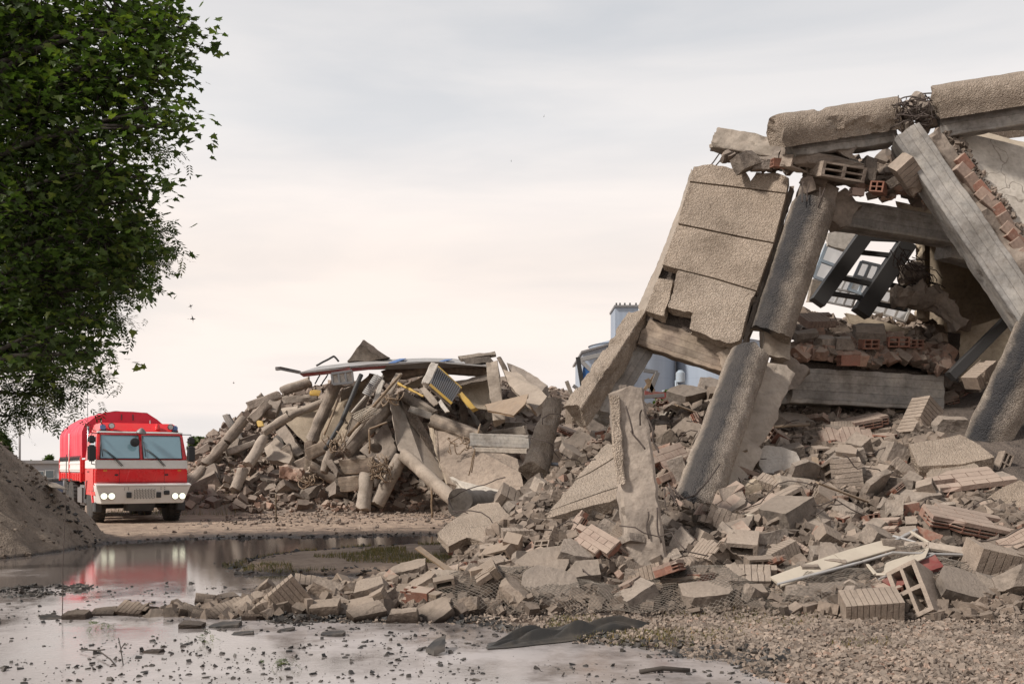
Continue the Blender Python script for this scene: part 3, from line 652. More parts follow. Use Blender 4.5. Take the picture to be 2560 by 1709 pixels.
window('window', [(1330, 1060), (1420, 1090), (1475, 950), (1390, 930)], 19.6, 2, 2, M['winf'], 'small window with open casement behind the two dark posts', .06)
window('window', [(1225, 1115), (1345, 1140), (1395, 1010), (1290, 990)], 19.9, 3, 2, M['alu'], 'pale window with narrow panes low behind the left dark post', .045)
window('window', [(1440, 1160), (1590, 1205), (1640, 1090), (1490, 1060)], 19.7, 3, 2, M['alu'], 'tilted window between the right dark post and the hanging lumps', .05)
o = slab('window_lintel', [i1(1235, 800, 19.2), i1(1290, 780, 19.2), i1(1400, 800, 19.2), i1(1330, 880, 19.2), i1(1238, 850, 19.2)], Vector((0, .2, 0)), M['white'], jag=.03); thing1(o, 'pale wall piece above the blue grey window in the opening', 'wall piece')
o = slab('window_sill', [i1(1165, 1010, 19.0), i1(1270, 1050, 19.0), i1(1240, 1110, 19.0), i1(1145, 1110, 19.0)], Vector((0, .2, 0)), M['cpale'], jag=.03); thing1(o, 'pale wall piece under the blue grey window in the opening', 'wall piece')
o = slab('inner_parapet', [i1(1320, 1165, 18.8), i1(1660, 1250, 18.6), i1(1640, 1300, 18.5), i1(1340, 1215, 18.7)], Vector((0, .15, .02)), M['plaster'], jag=.02); thing1(o, 'cream strip of wall across the bottom of the window opening', 'wall piece')
o = slab('cream_board', [i3(835, 265, 17.4), i3(1112, 285, 17.4), i3(1110, 375, 17.3), i3(870, 370, 17.3)], Vector((0, .06, 0)), M['plaster'], jag=.005); thing1(o, 'cream panel in the gap under the lower cross beam', 'panel')
# ------------------------------------------------------------------ rubble pieces: prototype meshes (long axis x = 1, centred)
def jitter(bm, amp, fr=3.0, amp2=0):
    sd = Vector((random.random() * 60, random.random() * 60, random.random() * 60))
    for v in bm.verts:
        v.co += noise.noise_vector(v.co * fr + sd) * amp + (noise.noise_vector(v.co * fr * 4 + sd) * amp2 if amp2 else Vector())
def cut(bm, co, no):
    r = bmesh.ops.bisect_plane(bm, geom=bm.verts[:] + bm.edges[:] + bm.faces[:], plane_co=co, plane_no=no, clear_outer=True)
    ed = [e for e in r['geom_cut'] if isinstance(e, bmesh.types.BMEdge)]
    if ed:
        f = bmesh.ops.holes_fill(bm, edges=ed, sides=0)
        return f['faces']
    return []
def chunk_mesh(s=(1, .7, .5), cuts=5, rough=.02, sub=3):
    bm = bmesh.new(); bmesh.ops.create_cube(bm, size=1); bmesh.ops.scale(bm, vec=s, verts=bm.verts)
    for i in range(cuts):
        n = Vector((random.gauss(0, 1), random.gauss(0, 1), random.gauss(0, 1))).normalized()
        ext = max(abs(v.co.dot(n)) for v in bm.verts)
        cut(bm, n * ext * random.uniform(.6, .85), n)
    bmesh.ops.triangulate(bm, faces=bm.faces)
    for k in range(sub):
        bmesh.ops.subdivide_edges(bm, edges=[e for e in bm.edges if e.calc_length() > .16 / (k + 1)], cuts=1)
        bmesh.ops.triangulate(bm, faces=bm.faces)
    jitter(bm, rough, 3, rough * .45); jitter(bm, rough * .4, 22)
    me = bpy.data.meshes.new('concrete_chunk'); bm.to_mesh(me); bm.free(); return me
def vox_mesh(xs, ys, zs, fill, bev=.006, jit=.004, name='block', chip=.3):
    """surface of a non-uniform voxel grid; fill(i,j,k)->material+1 or 0"""
    nx, ny, nz = len(xs) - 1, len(ys) - 1, len(zs) - 1
    G = {}
    for i in range(nx):
        for j in range(ny):
            for k in range(nz):
                f = fill(i, j, k)
                if f: G[i, j, k] = f
    bm = bmesh.new(); vc = {}
    def v(i, j, k):
        if (i, j, k) not in vc: vc[i, j, k] = bm.verts.new((xs[i], ys[j], zs[k]))
        return vc[i, j, k]
    D = [((-1, 0, 0), ((0, 0, 0), (0, 0, 1), (0, 1, 1), (0, 1, 0))), ((1, 0, 0), ((1, 0, 0), (1, 1, 0), (1, 1, 1), (1, 0, 1))),
         ((0, -1, 0), ((0, 0, 0), (1, 0, 0), (1, 0, 1), (0, 0, 1))), ((0, 1, 0), ((0, 1, 0), (0, 1, 1), (1, 1, 1), (1, 1, 0))),
         ((0, 0, -1), ((0, 0, 0), (0, 1, 0), (1, 1, 0), (1, 0, 0))), ((0, 0, 1), ((0, 0, 1), (1, 0, 1), (1, 1, 1), (0, 1, 1)))]
    for (i, j, k), mt in G.items():
        for dv, cs in D:
            if (i + dv[0], j + dv[1], k + dv[2]) not in G:
                try: f = bm.faces.new([v(i + a, j + b, k + c) for a, b, c in cs]); f.material_index = mt - 1
                except ValueError: pass
    if bev:
        es = [e for e in bm.edges if len(e.link_faces) == 2 and e.calc_face_angle(0) > .5]
        bmesh.ops.bevel(bm, geom=es, offset=bev, segments=1, affect='EDGES', clamp_overlap=True)
    if chip:   # knock corners off
        ext = Vector((max(abs(x) for x in xs), max(abs(y) for y in ys), max(abs(z) for z in zs)))
        for c in range(int(chip * 10)):
            co = Vector((random.choice((-1, 1)) * ext.x, random.choice((-1, 1, .2)) * ext.y, random.choice((-1, 1)) * ext.z)); co.x *= random.uniform(.3, 1)
            rr = random.uniform(.05, .13)
            for w in bm.verts:
                d = (w.co - co).length
                if d < rr: w.co = w.co.lerp(Vector((0, 0, 0)), .28 * (1 - d / rr) + .02)
    jitter(bm, jit, 4, jit * .5)
    me = bpy.data.meshes.new(name); bm.to_mesh(me); bm.free(); return me
def cumx(ws, total):
    s = sum(ws); o = [-total / 2]
    for w in ws: o.append(o[-1] + w * total / s)
    return o
def brk(a, i, n, seed):   # broken end: the last cells go missing irregularly
    r = random.Random(seed * 1000 + a); return i > n - 1 - r.randint(0, 2)
def ribbed(n=9, D=.5, T=.45, seed=1, broken=True):
    ws = []
    for i in range(n): ws += [1, .13] if i < n - 1 else [1]
    xs = cumx(ws, 1); ys = [-D / 2, -D / 2 + .022, -D / 6, D / 6, D / 2 - .022, D / 2]; zs = [-T / 2, -T / 2 + .022, -T / 6, T / 6, T / 2 - .022, T / 2]; N_ = len(ws)
    def f(i, j, k):
        if i % 2 == 1 and (j in (0, 4) or k in (0, 4)): return 0
        if broken and brk(j * 7 + k, i // 2, n, seed): return 0
        return 1
    return vox_mesh(xs, ys, zs, f, name='ribbed_block', jit=.006)
def hollow(cols=2, D=.42, T=.5, seed=1, broken=True, thr='y'):
    ws = [.5]
    for i in range(cols): ws += [2.6, .5]
    xs = cumx(ws, 1); zs = cumx([.5, 1.1, .4, 1.1, .5], T); ys = [-D / 2, -D / 6, D / 6, D / 2]; N_ = len(ws)
    def f(i, j, k):
        if i % 2 == 1 and k % 2 == 1: return 0
        if broken and i >= N_ - 2 and k >= 3: return 0
        if broken and i == N_ - 1 and j == 0: return 0
        return 1
    return vox_mesh(xs, ys, zs, f, bev=.014, name='hollow_block', jit=.009)
def redbrick(seed=1, D=.55, T=.55, broken=False):
    xs = cumx([1, 1, 1, 1, 1], 1); ys = cumx([.35, 1, .3, 1, .35], D); zs = cumx([.35, 1, .3, 1, .35], T)
    def f(i, j, k):
        if j % 2 == 1 and k % 2 == 1: return 0
        if broken and i >= 3 and (j + k + i + seed) % 3 == 0: return 0
        return 1
    return vox_mesh(xs, ys, zs, f, bev=.010, name='hollow_brick', jit=.008)
def wallfrag(nx=6, ny=4, T=.16, D=.42, seed=1):
    """piece of wall: pale tiles with joints on top of a layer of red hollow brick"""
    ws = []
    for i in range(nx): ws += [1, .07] if i < nx - 1 else [1]
    dy = []
    for i in range(ny): dy += [1, .07] if i < ny - 1 else [1]
    xs = cumx(ws, 1); ys = cumx(dy, D); zs = [-T / 2, -T / 2 + T * .16, -T / 2 + T * .36, -T / 2 + T * .46, -T / 2 + T * .66, T / 2 - .012, T / 2]
    rr = random.Random(seed); L0 = [rr.randint(0, 2) for _ in range(ny)]; L1 = [rr.randint(0, 2) for _ in range(ny)]
    def f(i, j, k):
        bx, by = i // 2, j // 2
        if bx < L0[min(by, ny - 1)] or bx > nx - 1 - L1[min(by, ny - 1)]: return 0
        if k == 5: return 0 if (j % 2 == 1 or (i % 2 == 1 and (by % 2 == 0))) else 2
        if k == 4: return 2
        if k in (1, 3) and i % 2 == 0: return 0 if (j in (0, 2, len(ys) - 2)) else 1
        return 1
    return vox_mesh(xs, ys, zs, f, bev=0, name='wall_fragment', jit=.007, chip=.5)
def slabfrag(T=.13, D=.6, seed=1, n=9):
    rr = random.Random(seed); pts = []
    for i in range(n):
        a = 2 * math.pi * i / n + rr.uniform(-.2, .2); r = rr.uniform(.75, 1.05) / max(abs(math.cos(a)), abs(math.sin(a)) * 1.0, .72) * .5
        pts.append((r * math.cos(a), r * math.sin(a) * D, T / 2))
    o = slab('slab_piece', pts, (0, 0, -T), M['conc'], jag=.018, seg=.05, rough=.012); me = o.data; bpy.data.objects.remove(o); me.materials.clear(); return me
def halfround(seed=1):
    bm = bmesh.new(); k = 10; L = 6
    pr = [(.24 * math.cos(math.pi * i / k), .24 * math.sin(math.pi * i / k)) for i in range(k + 1)] + [(-.24, -.09), (.24, -.09)]
    vs = [[bm.verts.new((-.5 + i / L, -a, b)) for a, b in pr] for i in range(L + 1)]; n = len(pr)
    for i in range(L):
        for j in range(n): bm.faces.new((vs[i][j], vs[i][(j + 1) % n], vs[i + 1][(j + 1) % n], vs[i + 1][j]))
    bm.faces.new(vs[0][::-1]); bm.faces.new(vs[-1]); bmesh.ops.recalc_face_normals(bm, faces=bm.faces)
    for v in vs[0]: v.co.x += random.uniform(-.06, .1)
    for v in vs[-1]: v.co.x += random.uniform(-.1, .06)
    jitter(bm, .02, 3, .008); me = bpy.data.meshes.new('rounded_chunk'); bm.to_mesh(me); bm.free(); return me

PR = {
 'chk': [chunk_mesh((1, random.uniform(.55, .9), random.uniform(.35, .7)), random.randint(2, 5)) for _ in range(18)],
 'peb': [chunk_mesh((1, random.uniform(.6, .9), random.uniform(.5, .75)), random.randint(2, 4), .02) for _ in range(4)],
 'rib': [ribbed(random.choice((7, 8, 9, 10)), random.uniform(.45, .6), random.uniform(.38, .55), s, s % 3 > 0) for s in range(7)],
 'tile': [ribbed(9, .62, .2, 50 + s, True) for s in range(3)],
 'hol': [hollow(c, D, T, s, b) for s, (c, D, T, b) in enumerate(((2, .42, .5, False), (2, .5, .45, True), (3, .25, .36, False), (3, .3, .38, True), (2, .6, .5, False)))],
 'brk': [redbrick(s, random.uniform(.5, .62), random.uniform(.45, .6), s % 2) for s in range(5)],
 'wal': [wallfrag(6, 4, random.uniform(.12, .2), random.uniform(.38, .55), s) for s in range(6)],
 'slb': [slabfrag(random.uniform(.1, .18), random.uniform(.55, .8), s) for s in range(8)],
 'rnd': [halfround(s) for s in range(2)],
}
MATS = {'chk': ['conc'], 'peb': ['peb'], 'rib': ['block'], 'tile': ['tile'], 'hol': ['block'], 'brk': ['brick'], 'wal': ['brick', 'tile'], 'slb': ['conc'], 'rnd': ['cpale']}
WET = {'rib': 'blockw', 'chk': 'concw', 'slb': 'concw', 'hol': 'blockw'}
NAMES = {'chk': 'concrete_chunk', 'peb': 'pebbledash_chunk', 'rib': 'ribbed_block', 'tile': 'ribbed_tile_piece', 'hol': 'hollow_block', 'brk': 'hollow_brick', 'wal': 'wall_fragment', 'slb': 'slab_piece', 'rnd': 'rounded_chunk'}
CATS = {'chk': 'concrete chunk', 'peb': 'rendered chunk', 'rib': 'ribbed block', 'tile': 'ribbed tile', 'hol': 'hollow block', 'brk': 'hollow brick', 'wal': 'wall fragment', 'slb': 'slab piece', 'rnd': 'rounded chunk'}
for k, l in PR.items():
    for me in l:
        for mm in MATS[k]: me.materials.append(M[mm])
PRW = {}
for k, mw in WET.items():
    PRW[k] = []
    for me in PR[k]:
        c = me.copy(); c.materials.clear(); c.materials.append(M[mw]); PRW[k].append(c)
_cnt = {}
AUTO = []; ANCH = []
OCC = []          # (x, y, radius) of hand-placed pieces
def piece(kind, loc, size, rot, label, group=None, wet=False, idx=None, mat=None):
    src = (PRW if wet and kind in PRW else PR)[kind]; _cnt[kind] = _cnt.get(kind, -1) + 1
    me = src[(_cnt[kind] if idx is None else idx) % len(src)]
    o = bpy.data.objects.new(NAMES[kind], me); COL.objects.link(o); o.location = loc
    o.scale = size if isinstance(size, (tuple, list)) else (size,) * 3
    o.rotation_euler = rot; tag(o, label, CATS[kind], group)
    if mat:
        o.material_slots[0].link = 'OBJECT'; o.material_slots[0].material = M[mat]
    return o
def put(kind, conv, X, Y, Lz, roll, yaw, tilt, label, sx=1, sy=1, sz=1, idx=None, dd=0, up=.0, wet=False, mat=None):
    """hand placed: centre at zoom coordinates, Lz long side in zoom pixels, lies on the heap"""
    sc = {'i1': .54207, 'i2': .3826, 'i3': .41446, 'i6': .4683, 'i4': .34057}[conv]
    px, py = {'i1': lambda: (1400 + X * sc, 150 + Y * sc), 'i2': lambda: (1050 + X * sc, 900 + Y * sc), 'i3': lambda: (1700 + X * sc, 900 + Y * sc), 'i6': lambda: (X * sc, 1250 + Y * sc), 'i4': lambda: (450 + X * sc, 820 + Y * sc)}[conv]()
    d = hit(px, py) + dd; L = Lz * sc * d / F; d -= .26 * L + up; L = Lz * sc * d / F
    m = Matrix.Rotation(-R(roll), 4, 'Y') @ Matrix.Rotation(R(tilt), 4, 'X') @ Matrix.Rotation(R(yaw), 4, 'Z')
    c = P(px, py, d); OCC.append((c.x, c.y, L * .45)); ANCH.append((label, px, py, 'big'))
    return piece(kind, c, (L * sx, L * sy, L * sz), m.to_euler(), label, wet=wet, idx=idx, mat=mat)

T3 = [
 ('rib', 1445, 370, 270, 50, 20, 20, 'large pale ribbed block propped on end below the right end of the lower beam', dict(idx=0)),
 ('wal', 1125, 372, 350, 9, 6, 12, 'flat wall fragment with red hollow edge right under the lower beam', dict(dd=-.2)),
 ('tile', 1010, 490, 320, -8, 10, 50, 'pinkish tiled slab lying flat under the wall fragment below the beam', dict(sy=.9)),
 ('slb', 590, 610, 260, -8, 0, 62, 'fragment with streaky white paint on its face, right of the big leaning column', dict(mat='white', sy=1.1, up=.15)),
 ('rib', 1010, 735, 290, -84, 0, 8, 'grey block standing on end with ribs running across its face, middle of the slope', dict(idx=3, sz=1.15)),
 ('slb', 1590, 600, 430, 14, 0, 32, 'large pale cracked render slab left of the foot of the right round column', dict(mat='peb', sz=1.5)),
 ('slb', 1640, 700, 330, 16, 20, 26, 'smaller pale slab directly under the large cracked render slab', dict(mat='peb', sz=1.3)),
 ('wal', 1740, 745, 470, 10, -8, 20, 'long wall fragment with chipped top and red brick edge below the cracked slabs', dict(sz=1.3)),
 ('hol', 560, 925, 430, 26, 8, 8, 'long row of hollow blocks with four oblong holes facing forward', dict(idx=2, sz=1.1, sy=1.2, up=.25)),
 ('wal', 320, 905, 480, 20, 18, 38, 'ribbed pale wall piece lying left of the row of oblong holes', dict(sz=1.1, sy=1.3)),
 ('rnd', 690, 765, 250, -12, 15, 15, 'rounded half-cylinder block above the row of oblong holes', {}),
 ('brk', 800, 878, 140, -6, 60, 6, 'grooved red hollow brick right of the row of oblong holes', {}),
 ('hol', 460, 1150, 340, 6, -20, 25, 'broken block with open U-shaped channels, lower left of the slope', dict(idx=1, sz=1.2)),
 ('chk', 800, 1010, 170, 10, 30, 20, 'blunt grey chunk right of the row of oblong holes', dict(idx=2)),
 ('rib', 925, 1085, 220, -38, 20, 30, 'tipped ribbed block with broken corner in the middle of the slope', dict(idx=4)),
 ('brk', 1005, 965, 160, 8, 30, 15, 'solid looking brick with orange underside above the tipped ribbed block', dict(idx=2)),
 ('chk', 1160, 1040, 170, 44, 0, 20, 'grey wedge left of the fallen cream metal frame', dict(idx=5)),
 ('wal', 1760, 978, 600, -13, 4, 22, 'long plank of pale tiled brickwork tilted down to the right', dict(idx=2, sy=.8, sz=.9)),
 ('rib', 1905, 1225, 350, -14, 8, 14, 'wide grey ribbed block at the right edge above the wire mesh', dict(idx=5, sz=1.15)),
 ('rib', 430, 1325, 300, 8, -14, 32, 'ribbed block caught under the wire mesh', dict(idx=1)),
 ('slb', 260, 1310, 240, 24, 0, 30, 'pale slab left of the ribbed block under the wire mesh', {}),
 ('rib', 1150, 1490, 340, 7, -6, 22, 'pale long ribbed block in the foreground beside the upturned hollow block', dict(idx=6, sz=.95)),
 ('hol', 1440, 1425, 350, -54, -48, 32, 'upturned hollow block with two deep channels, right foreground', dict(idx=4, sz=1.1, sy=1.1)),
 ('chk', 1890, 1370, 200, -10, 10, 20, 'pale topped chunk at right under the wide ribbed block', dict(idx=7)),
 ('slb', 1995, 850, 340, 36, 0, 40, 'slanted render slab at the right edge of the picture', dict(mat='peb', sz=1.4)),
 ('wal', 1985, 1115, 300, 27, 0, 40, 'tiled fragment with joints leaning at the right edge above the wide ribbed block', {}),
 ('chk', 870, 1185, 180, -4, 0, 20, 'smooth rounded chunk below the tipped ribbed block', dict(idx=9)),
 ('chk', 1385, 790, 190, 42, 0, 25, 'triangular grey chunk left of the long red-edged wall fragment', dict(idx=11)),
 ('brk', 870, 690, 150, 80, 10, 20, 'red brick standing beside the block with ribs across its face', dict(idx=0)),
 ('hol', 1945, 625, 140, 62, 10, 10, 'small hollow block standing at the foot of the right round column', dict(idx=0)),
 ('wal', 1670, 190, 260, 22, 20, 25, 'orange red wall piece between the lower beam and the right round column', dict(sz=1.6, mat='brick')),
 ('wal', 1590, 245, 240, 20, -10, 25, 'second orange red wall piece under the first by the round column', dict(sz=1.4, mat='brick')),
 ('rib', 1810, 95, 200, 38, 10, 15, 'grey block resting against the top of the round column at the right', {}),
 ('chk', 1270, 600, 190, 65, 0, 10, 'upright ragged chunk left of the large cracked render slab', dict(idx=13)),
 ('chk', 1620, 400, 180, 0, 0, 20, 'ragged chunk behind the propped ribbed block', dict(idx=14)),
 ('brk', 1240, 480, 150, 0, 40, 10, 'dull red brick piece below the propped ribbed block', {}),
 ('brk', 690, 560, 110, 30, 60, 10, 'open red hollow brick above the white painted fragment', dict(idx=1)),
 ('hol', 880, 555, 160, 2, 10, 15, 'short broken channel block above the red brick', dict(idx=1)),
 ('brk', 610, 480, 150, -35, 20, 20, 'ribbed red brick shard near the top of the slope beside the leaning column', {}),
 ('chk', 1930, 745, 150, 10, 0, 20, 'block on top of the long wall fragment near the right edge', dict(idx=1)),
 ('rib', 1175, 740, 230, 48, 10, 25, 'tilted piece with barred edge right of the block with ribs across its face', dict(idx=2)),
 ('chk', 400, 780, 150, 35, 0, 10, 'pointed beige wedge above the ribbed wall piece', dict(idx=4, mat='plaster')),
 ('brk', 330, 1080, 200, 30, 0, 30, 'dull red brick slab under the row of oblong holes', dict(idx=2)),
 ('chk', 1410, 850, 260, 5, 0, 20, 'broad flat chunk under the triangular grey chunk', dict(idx=8)),
 ('wal', 430, 600, 240, 12, 0, 25, 'reddish wall piece right beside the leaning column foot', {}),
 ('rib', 800, 1130, 110, 70, 0, 10, 'narrow ribbed shard left of the tipped ribbed block', {}),
 ('chk', 1270, 900, 150, -30, 0, 10, 'grey lump with round hollow right of the middle of the slope', dict(idx=12)),
 ('chk', 940, 1400, 200, 5, 0, 20, 'square chunk under the wire mesh beside the cream metal frame', dict(idx=0)),
 ('chk', 740, 1400, 240, -4, 0, 20, 'broken mass under the wire mesh right of the ribbed block', dict(idx=6)),
 ('hol', 500, 1415, 220, 0, 5, 20, 'hollow block with its cavity open, flattened by the wire mesh', dict(idx=1)),
 ('chk', 160, 1430, 300, 6, 0, 25, 'wide cracked chunk under the left part of the wire mesh', dict(idx=10)),
 ('chk', 790, 1255, 130, 0, 0, 10, 'oval stone lying on the cream metal frame', dict(idx=3, up=.35, sz=.6)),
]
T2 = [
 ('hol', 715, 775, 300, 6, 12, 18, 'large hollow block with crusted top left of the pale grooved slab', dict(idx=1, sz=1.1)),
 ('peb', 895, 700, 210, -58, 10, 0, 'six-sided pebbledash chunk left of the pale grooved slab', dict(idx=0)),
 ('chk', 1010, 570, 190, -20, 20, 20, 'smooth rounded chunk above the pebbledash chunk', dict(idx=0)),
 ('peb', 1025, 665, 130, 10, 0, 10, 'small pebbledash cube resting on the six-sided chunk', dict(idx=1)),
 ('chk', 905, 550, 150, 20, 0, 15, 'brown chunk right of the broken round stub', dict(idx=5)),
 ('rib', 660, 960, 350, -34, 10, 25, 'long brown block sloping down to the right below the hollow block', dict(idx=4, sz=.8)),
 ('wal', 1030, 490, 290, -22, 8, 10, 'red-brown wall piece bridging between stub and standing post', {}),
 ('peb', 980, 375, 190, 88, 0, 0, 'thin pointed wedge standing between stub and strut', dict(idx=2, sy=.4, sz=.55)),
 ('rib', 480, 1360, 170, 2, 28, 18, 'neat pale cube-like block at the left edge of the heap', dict(idx=3, sz=1.5, sy=1.3)),
 ('rib', 325, 1250, 270, -52, 0, 20, 'plank-like block leaning beside the neat pale block', dict(idx=2, sy=.6, sz=.6)),
 ('hol', 265, 1230, 150, 12, 15, 20, 'pale hollow block left of the plank-like block', dict(idx=0)),
 ('rib', 380, 1160, 150, 20, 20, 20, 'beige block on top behind the plank-like block', {}),
 ('wal', 715, 1290, 330, 22, 10, 14, 'long mortar-topped wall strip with red hollow end', dict(idx=3, sz=1.3)),
 ('wal', 1010, 1110, 280, 54, 10, 15, 'steep wall piece with exposed red brick below the pale grooved slab', dict(sz=1.4)),
 ('chk', 1015, 1305, 240, -20, 0, 25, 'boxy chunk left of the foot of the standing post', dict(idx=1)),
 ('chk', 1110, 1190, 190, 12, 0, 25, 'rounded chunk just left of the standing post', dict(idx=2)),
 ('slb', 780, 1370, 400, 6, 0, 42, 'broad flat slab in front of the mortar-topped wall strip', dict(sz=1.2)),
 ('rib', 650, 1145, 230, 0, 8, 8, 'pale vertical-ribbed piece behind the mortar-topped strip', dict(idx=1)),
 ('hol', 480, 1240, 170, 10, 0, 15, 'squat chunk with crusted top right of the beige block', dict(idx=1)),
 ('rnd', 200, 1435, 270, -6, 10, 5, 'dark rounded half-pipe chunk at the lower left of the heap', {}),
 ('chk', 360, 1425, 170, -30, 0, 20, 'rough chunk right of the dark half-pipe', dict(idx=15)),
 ('slb', 850, 1485, 380, -10, 0, 45, 'broad cracked slab just above the wire mesh', dict(sz=1.2)),
 ('hol', 1680, 1150, 190, 5, 20, 25, 'block with an open round cavity right of the standing post', dict(idx=1)),
 ('rib', 1790, 1345, 200, 4, 15, 25, 'pale flat-topped ribbed block right of the foot of the standing post', dict(idx=6)),
 ('chk', 1625, 1310, 170, 24, 0, 25, 'cracked chunk touching the foot of the standing post', dict(idx=16)),
 ('brk', 1610, 655, 190, 62, 30, 30, 'pinkish hollow brick wedged between the standing post and the leaning column', dict(idx=0, dd=-.6)),
 ('chk', 1690, 720, 170, -70, 0, 10, 'brown chunk wedged right of the pinkish hollow brick', dict(idx=3, dd=-.4)),
 ('peb', 1600, 520, 130, 40, 10, 10, 'small block in the rubble left of the leaning column', {}),
 ('wal', 1790, 320, 260, 10, 10, 20, 'crusty wall piece behind the leaning column', {}),
 ('slb', 1720, 490, 260, 48, 0, 50, 'dusty board lying against the back of the leaning column', {}),
 ('wal', 1240, 420, 130, 20, 40, 20, 'tiled bit between the thin strut and the standing post', {}),
 ('chk', 1160, 470, 190, -60, 0, 0, 'dark narrow chunk between strut and standing post', dict(idx=9)),
 ('hol', 920, 1040, 240, 12, 8, 10, 'hollow block row under the lower edge of the pale grooved slab', dict(idx=3)),
 ('chk', 1120, 1010, 200, -25, 0, 10, 'brown lump under the right end of the pale grooved slab', dict(idx=4)),
 ('rib', 870, 910, 160, 70, 0, 10, 'brown block under the left edge of the pale grooved slab', {}),
 ('chk', 1290, 1060, 160, 70, 0, 0, 'narrow stone behind the standing post', dict(idx=7)),
 ('chk', 1060, 1420, 230, 5, 0, 30, 'large rubbly chunk above the broad cracked slab', dict(idx=13)),
 ('rib', 850, 1180, 180, 60, 20, 20, 'squarish piece between the mortar strip and the red-brick piece', {}),
 ('chk', 2050, 990, 200, 30, 0, 20, 'chunk at the foot of the leaning column, on its right', dict(idx=10)),
]
T6 = [
 ('rib', 1210, 612, 215, 0, 42, 26, 'pale ribbed block at the water edge in the middle of the low row', dict(idx=3, sz=.9)),
 ('rib', 1505, 548, 270, 38, 12, 10, 'big ribbed block tipped up on the low row', dict(idx=0, sz=1.15)),
 ('chk', 560, 607, 120, 6, 0, 20, 'small cube-like lump, second of the blocks from the left end of the low row', dict(idx=0)),
 ('rib', 722, 605, 180, 6, -20, 28, 'flat ribbed block left in the low row', dict(idx=5)),
 ('rib', 1330, 545, 130, -15, 40, 25, 'dark sided block left of the big tipped ribbed block', dict(idx=1)),
 ('rib', 1110, 545, 135, -18, 20, 25, 'ribbed block behind the pale one at the water edge', dict(idx=2)),
 ('chk', 1220, 530, 110, 4, 20, 10, 'flat chunk at the back of the low row', dict(idx=2)),
 ('rib', 1350, 630, 110, 0, 0, 10, 'dark soaked block right of the pale ribbed block', dict(idx=4)),
 ('chk', 1015, 610, 115, -20, 0, 20, 'pointed lump left of the pale ribbed block', dict(idx=5)),
 ('chk', 1400, 495, 150, 40, 0, 10, 'pyramid-like chunk on top behind the dark sided block', dict(idx=8)),
 ('rib', 1670, 460, 200, -12, 12, 20, 'long brown block behind the big tipped ribbed block', dict(idx=5, sz=.8)),
 ('rib', 2045, 560, 165, -62, 10, 10, 'ribbed block tipped forward right of the middle of the low row', dict(idx=0)),
 ('chk', 1960, 615, 190, 4, 30, 20, 'boxy block at the foot of the tipped forward ribbed block', dict(idx=0, sz=1.1)),
 ('chk', 1990, 495, 170, 10, 0, 20, 'flat-topped chunk behind the tipped forward ribbed block', dict(idx=1)),
 ('chk', 2250, 470, 210, 30, 0, 15, 'dark brown chunk where the low row joins the big heap', dict(idx=10)),
 ('chk', 2190, 400, 190, 12, 0, 15, 'rounded boulder where the low row joins the big heap', dict(idx=12)),
 ('slb', 2290, 620, 260, 30, 0, 35, 'pale sloping slab at the waterline right of the low row', {}),
 ('chk', 2150, 635, 170, 8, 0, 15, 'grey cracked stone at the waterline', dict(idx=14)),
 ('slb', 1890, 580, 240, 16, 0, 20, 'thin plate leaning on the boxy block in the low row', {}),
 ('chk', 1740, 590, 150, 5, 0, 15, 'brown lump right of the big tipped ribbed block', dict(idx=15)),
 ('chk', 1750, 500, 180, -25, 0, 15, 'ragged chunk under the long brown block', dict(idx=3)),
 ('chk', 2060, 440, 150, 0, 0, 20, 'low chunk on the crest of the low row', dict(idx=4)),
 ('slb', 270, 628, 130, -4, 0, 8, 'thin dark soaked piece at the left tip of the low row', dict(mat='blackw')),
 ('chk', 415, 625, 125, 2, 0, 8, 'dark soaked lump, next from the left tip of the low row', dict(idx=9)),
 ('chk', 1030, 672, 120, -3, 0, 5, 'black soaked lump lying in the water in front of the row', dict(idx=16, sz=.7)),
 ('slb', 1200, 670, 170, 4, 0, 5, 'black soaked slab just in front of the pale ribbed block', dict(mat='blackw')),
 ('slb', 1295, 712, 135, 6, 0, 5, 'flat black piece floating in front of the row, left', dict(mat='blackw')),
 ('slb', 1530, 692, 80, 5, 0, 5, 'small flat black piece floating in front of the row', dict(mat='blackw')),
 ('slb', 1780, 715, 130, 3, 0, 5, 'flat black piece floating in front of the row, right', dict(mat='blackw')),
 ('chk', 820, 810, 110, 4, 0, 5, 'mossy brown slab of earth in the puddle', dict(idx=6, sz=.45)),
]
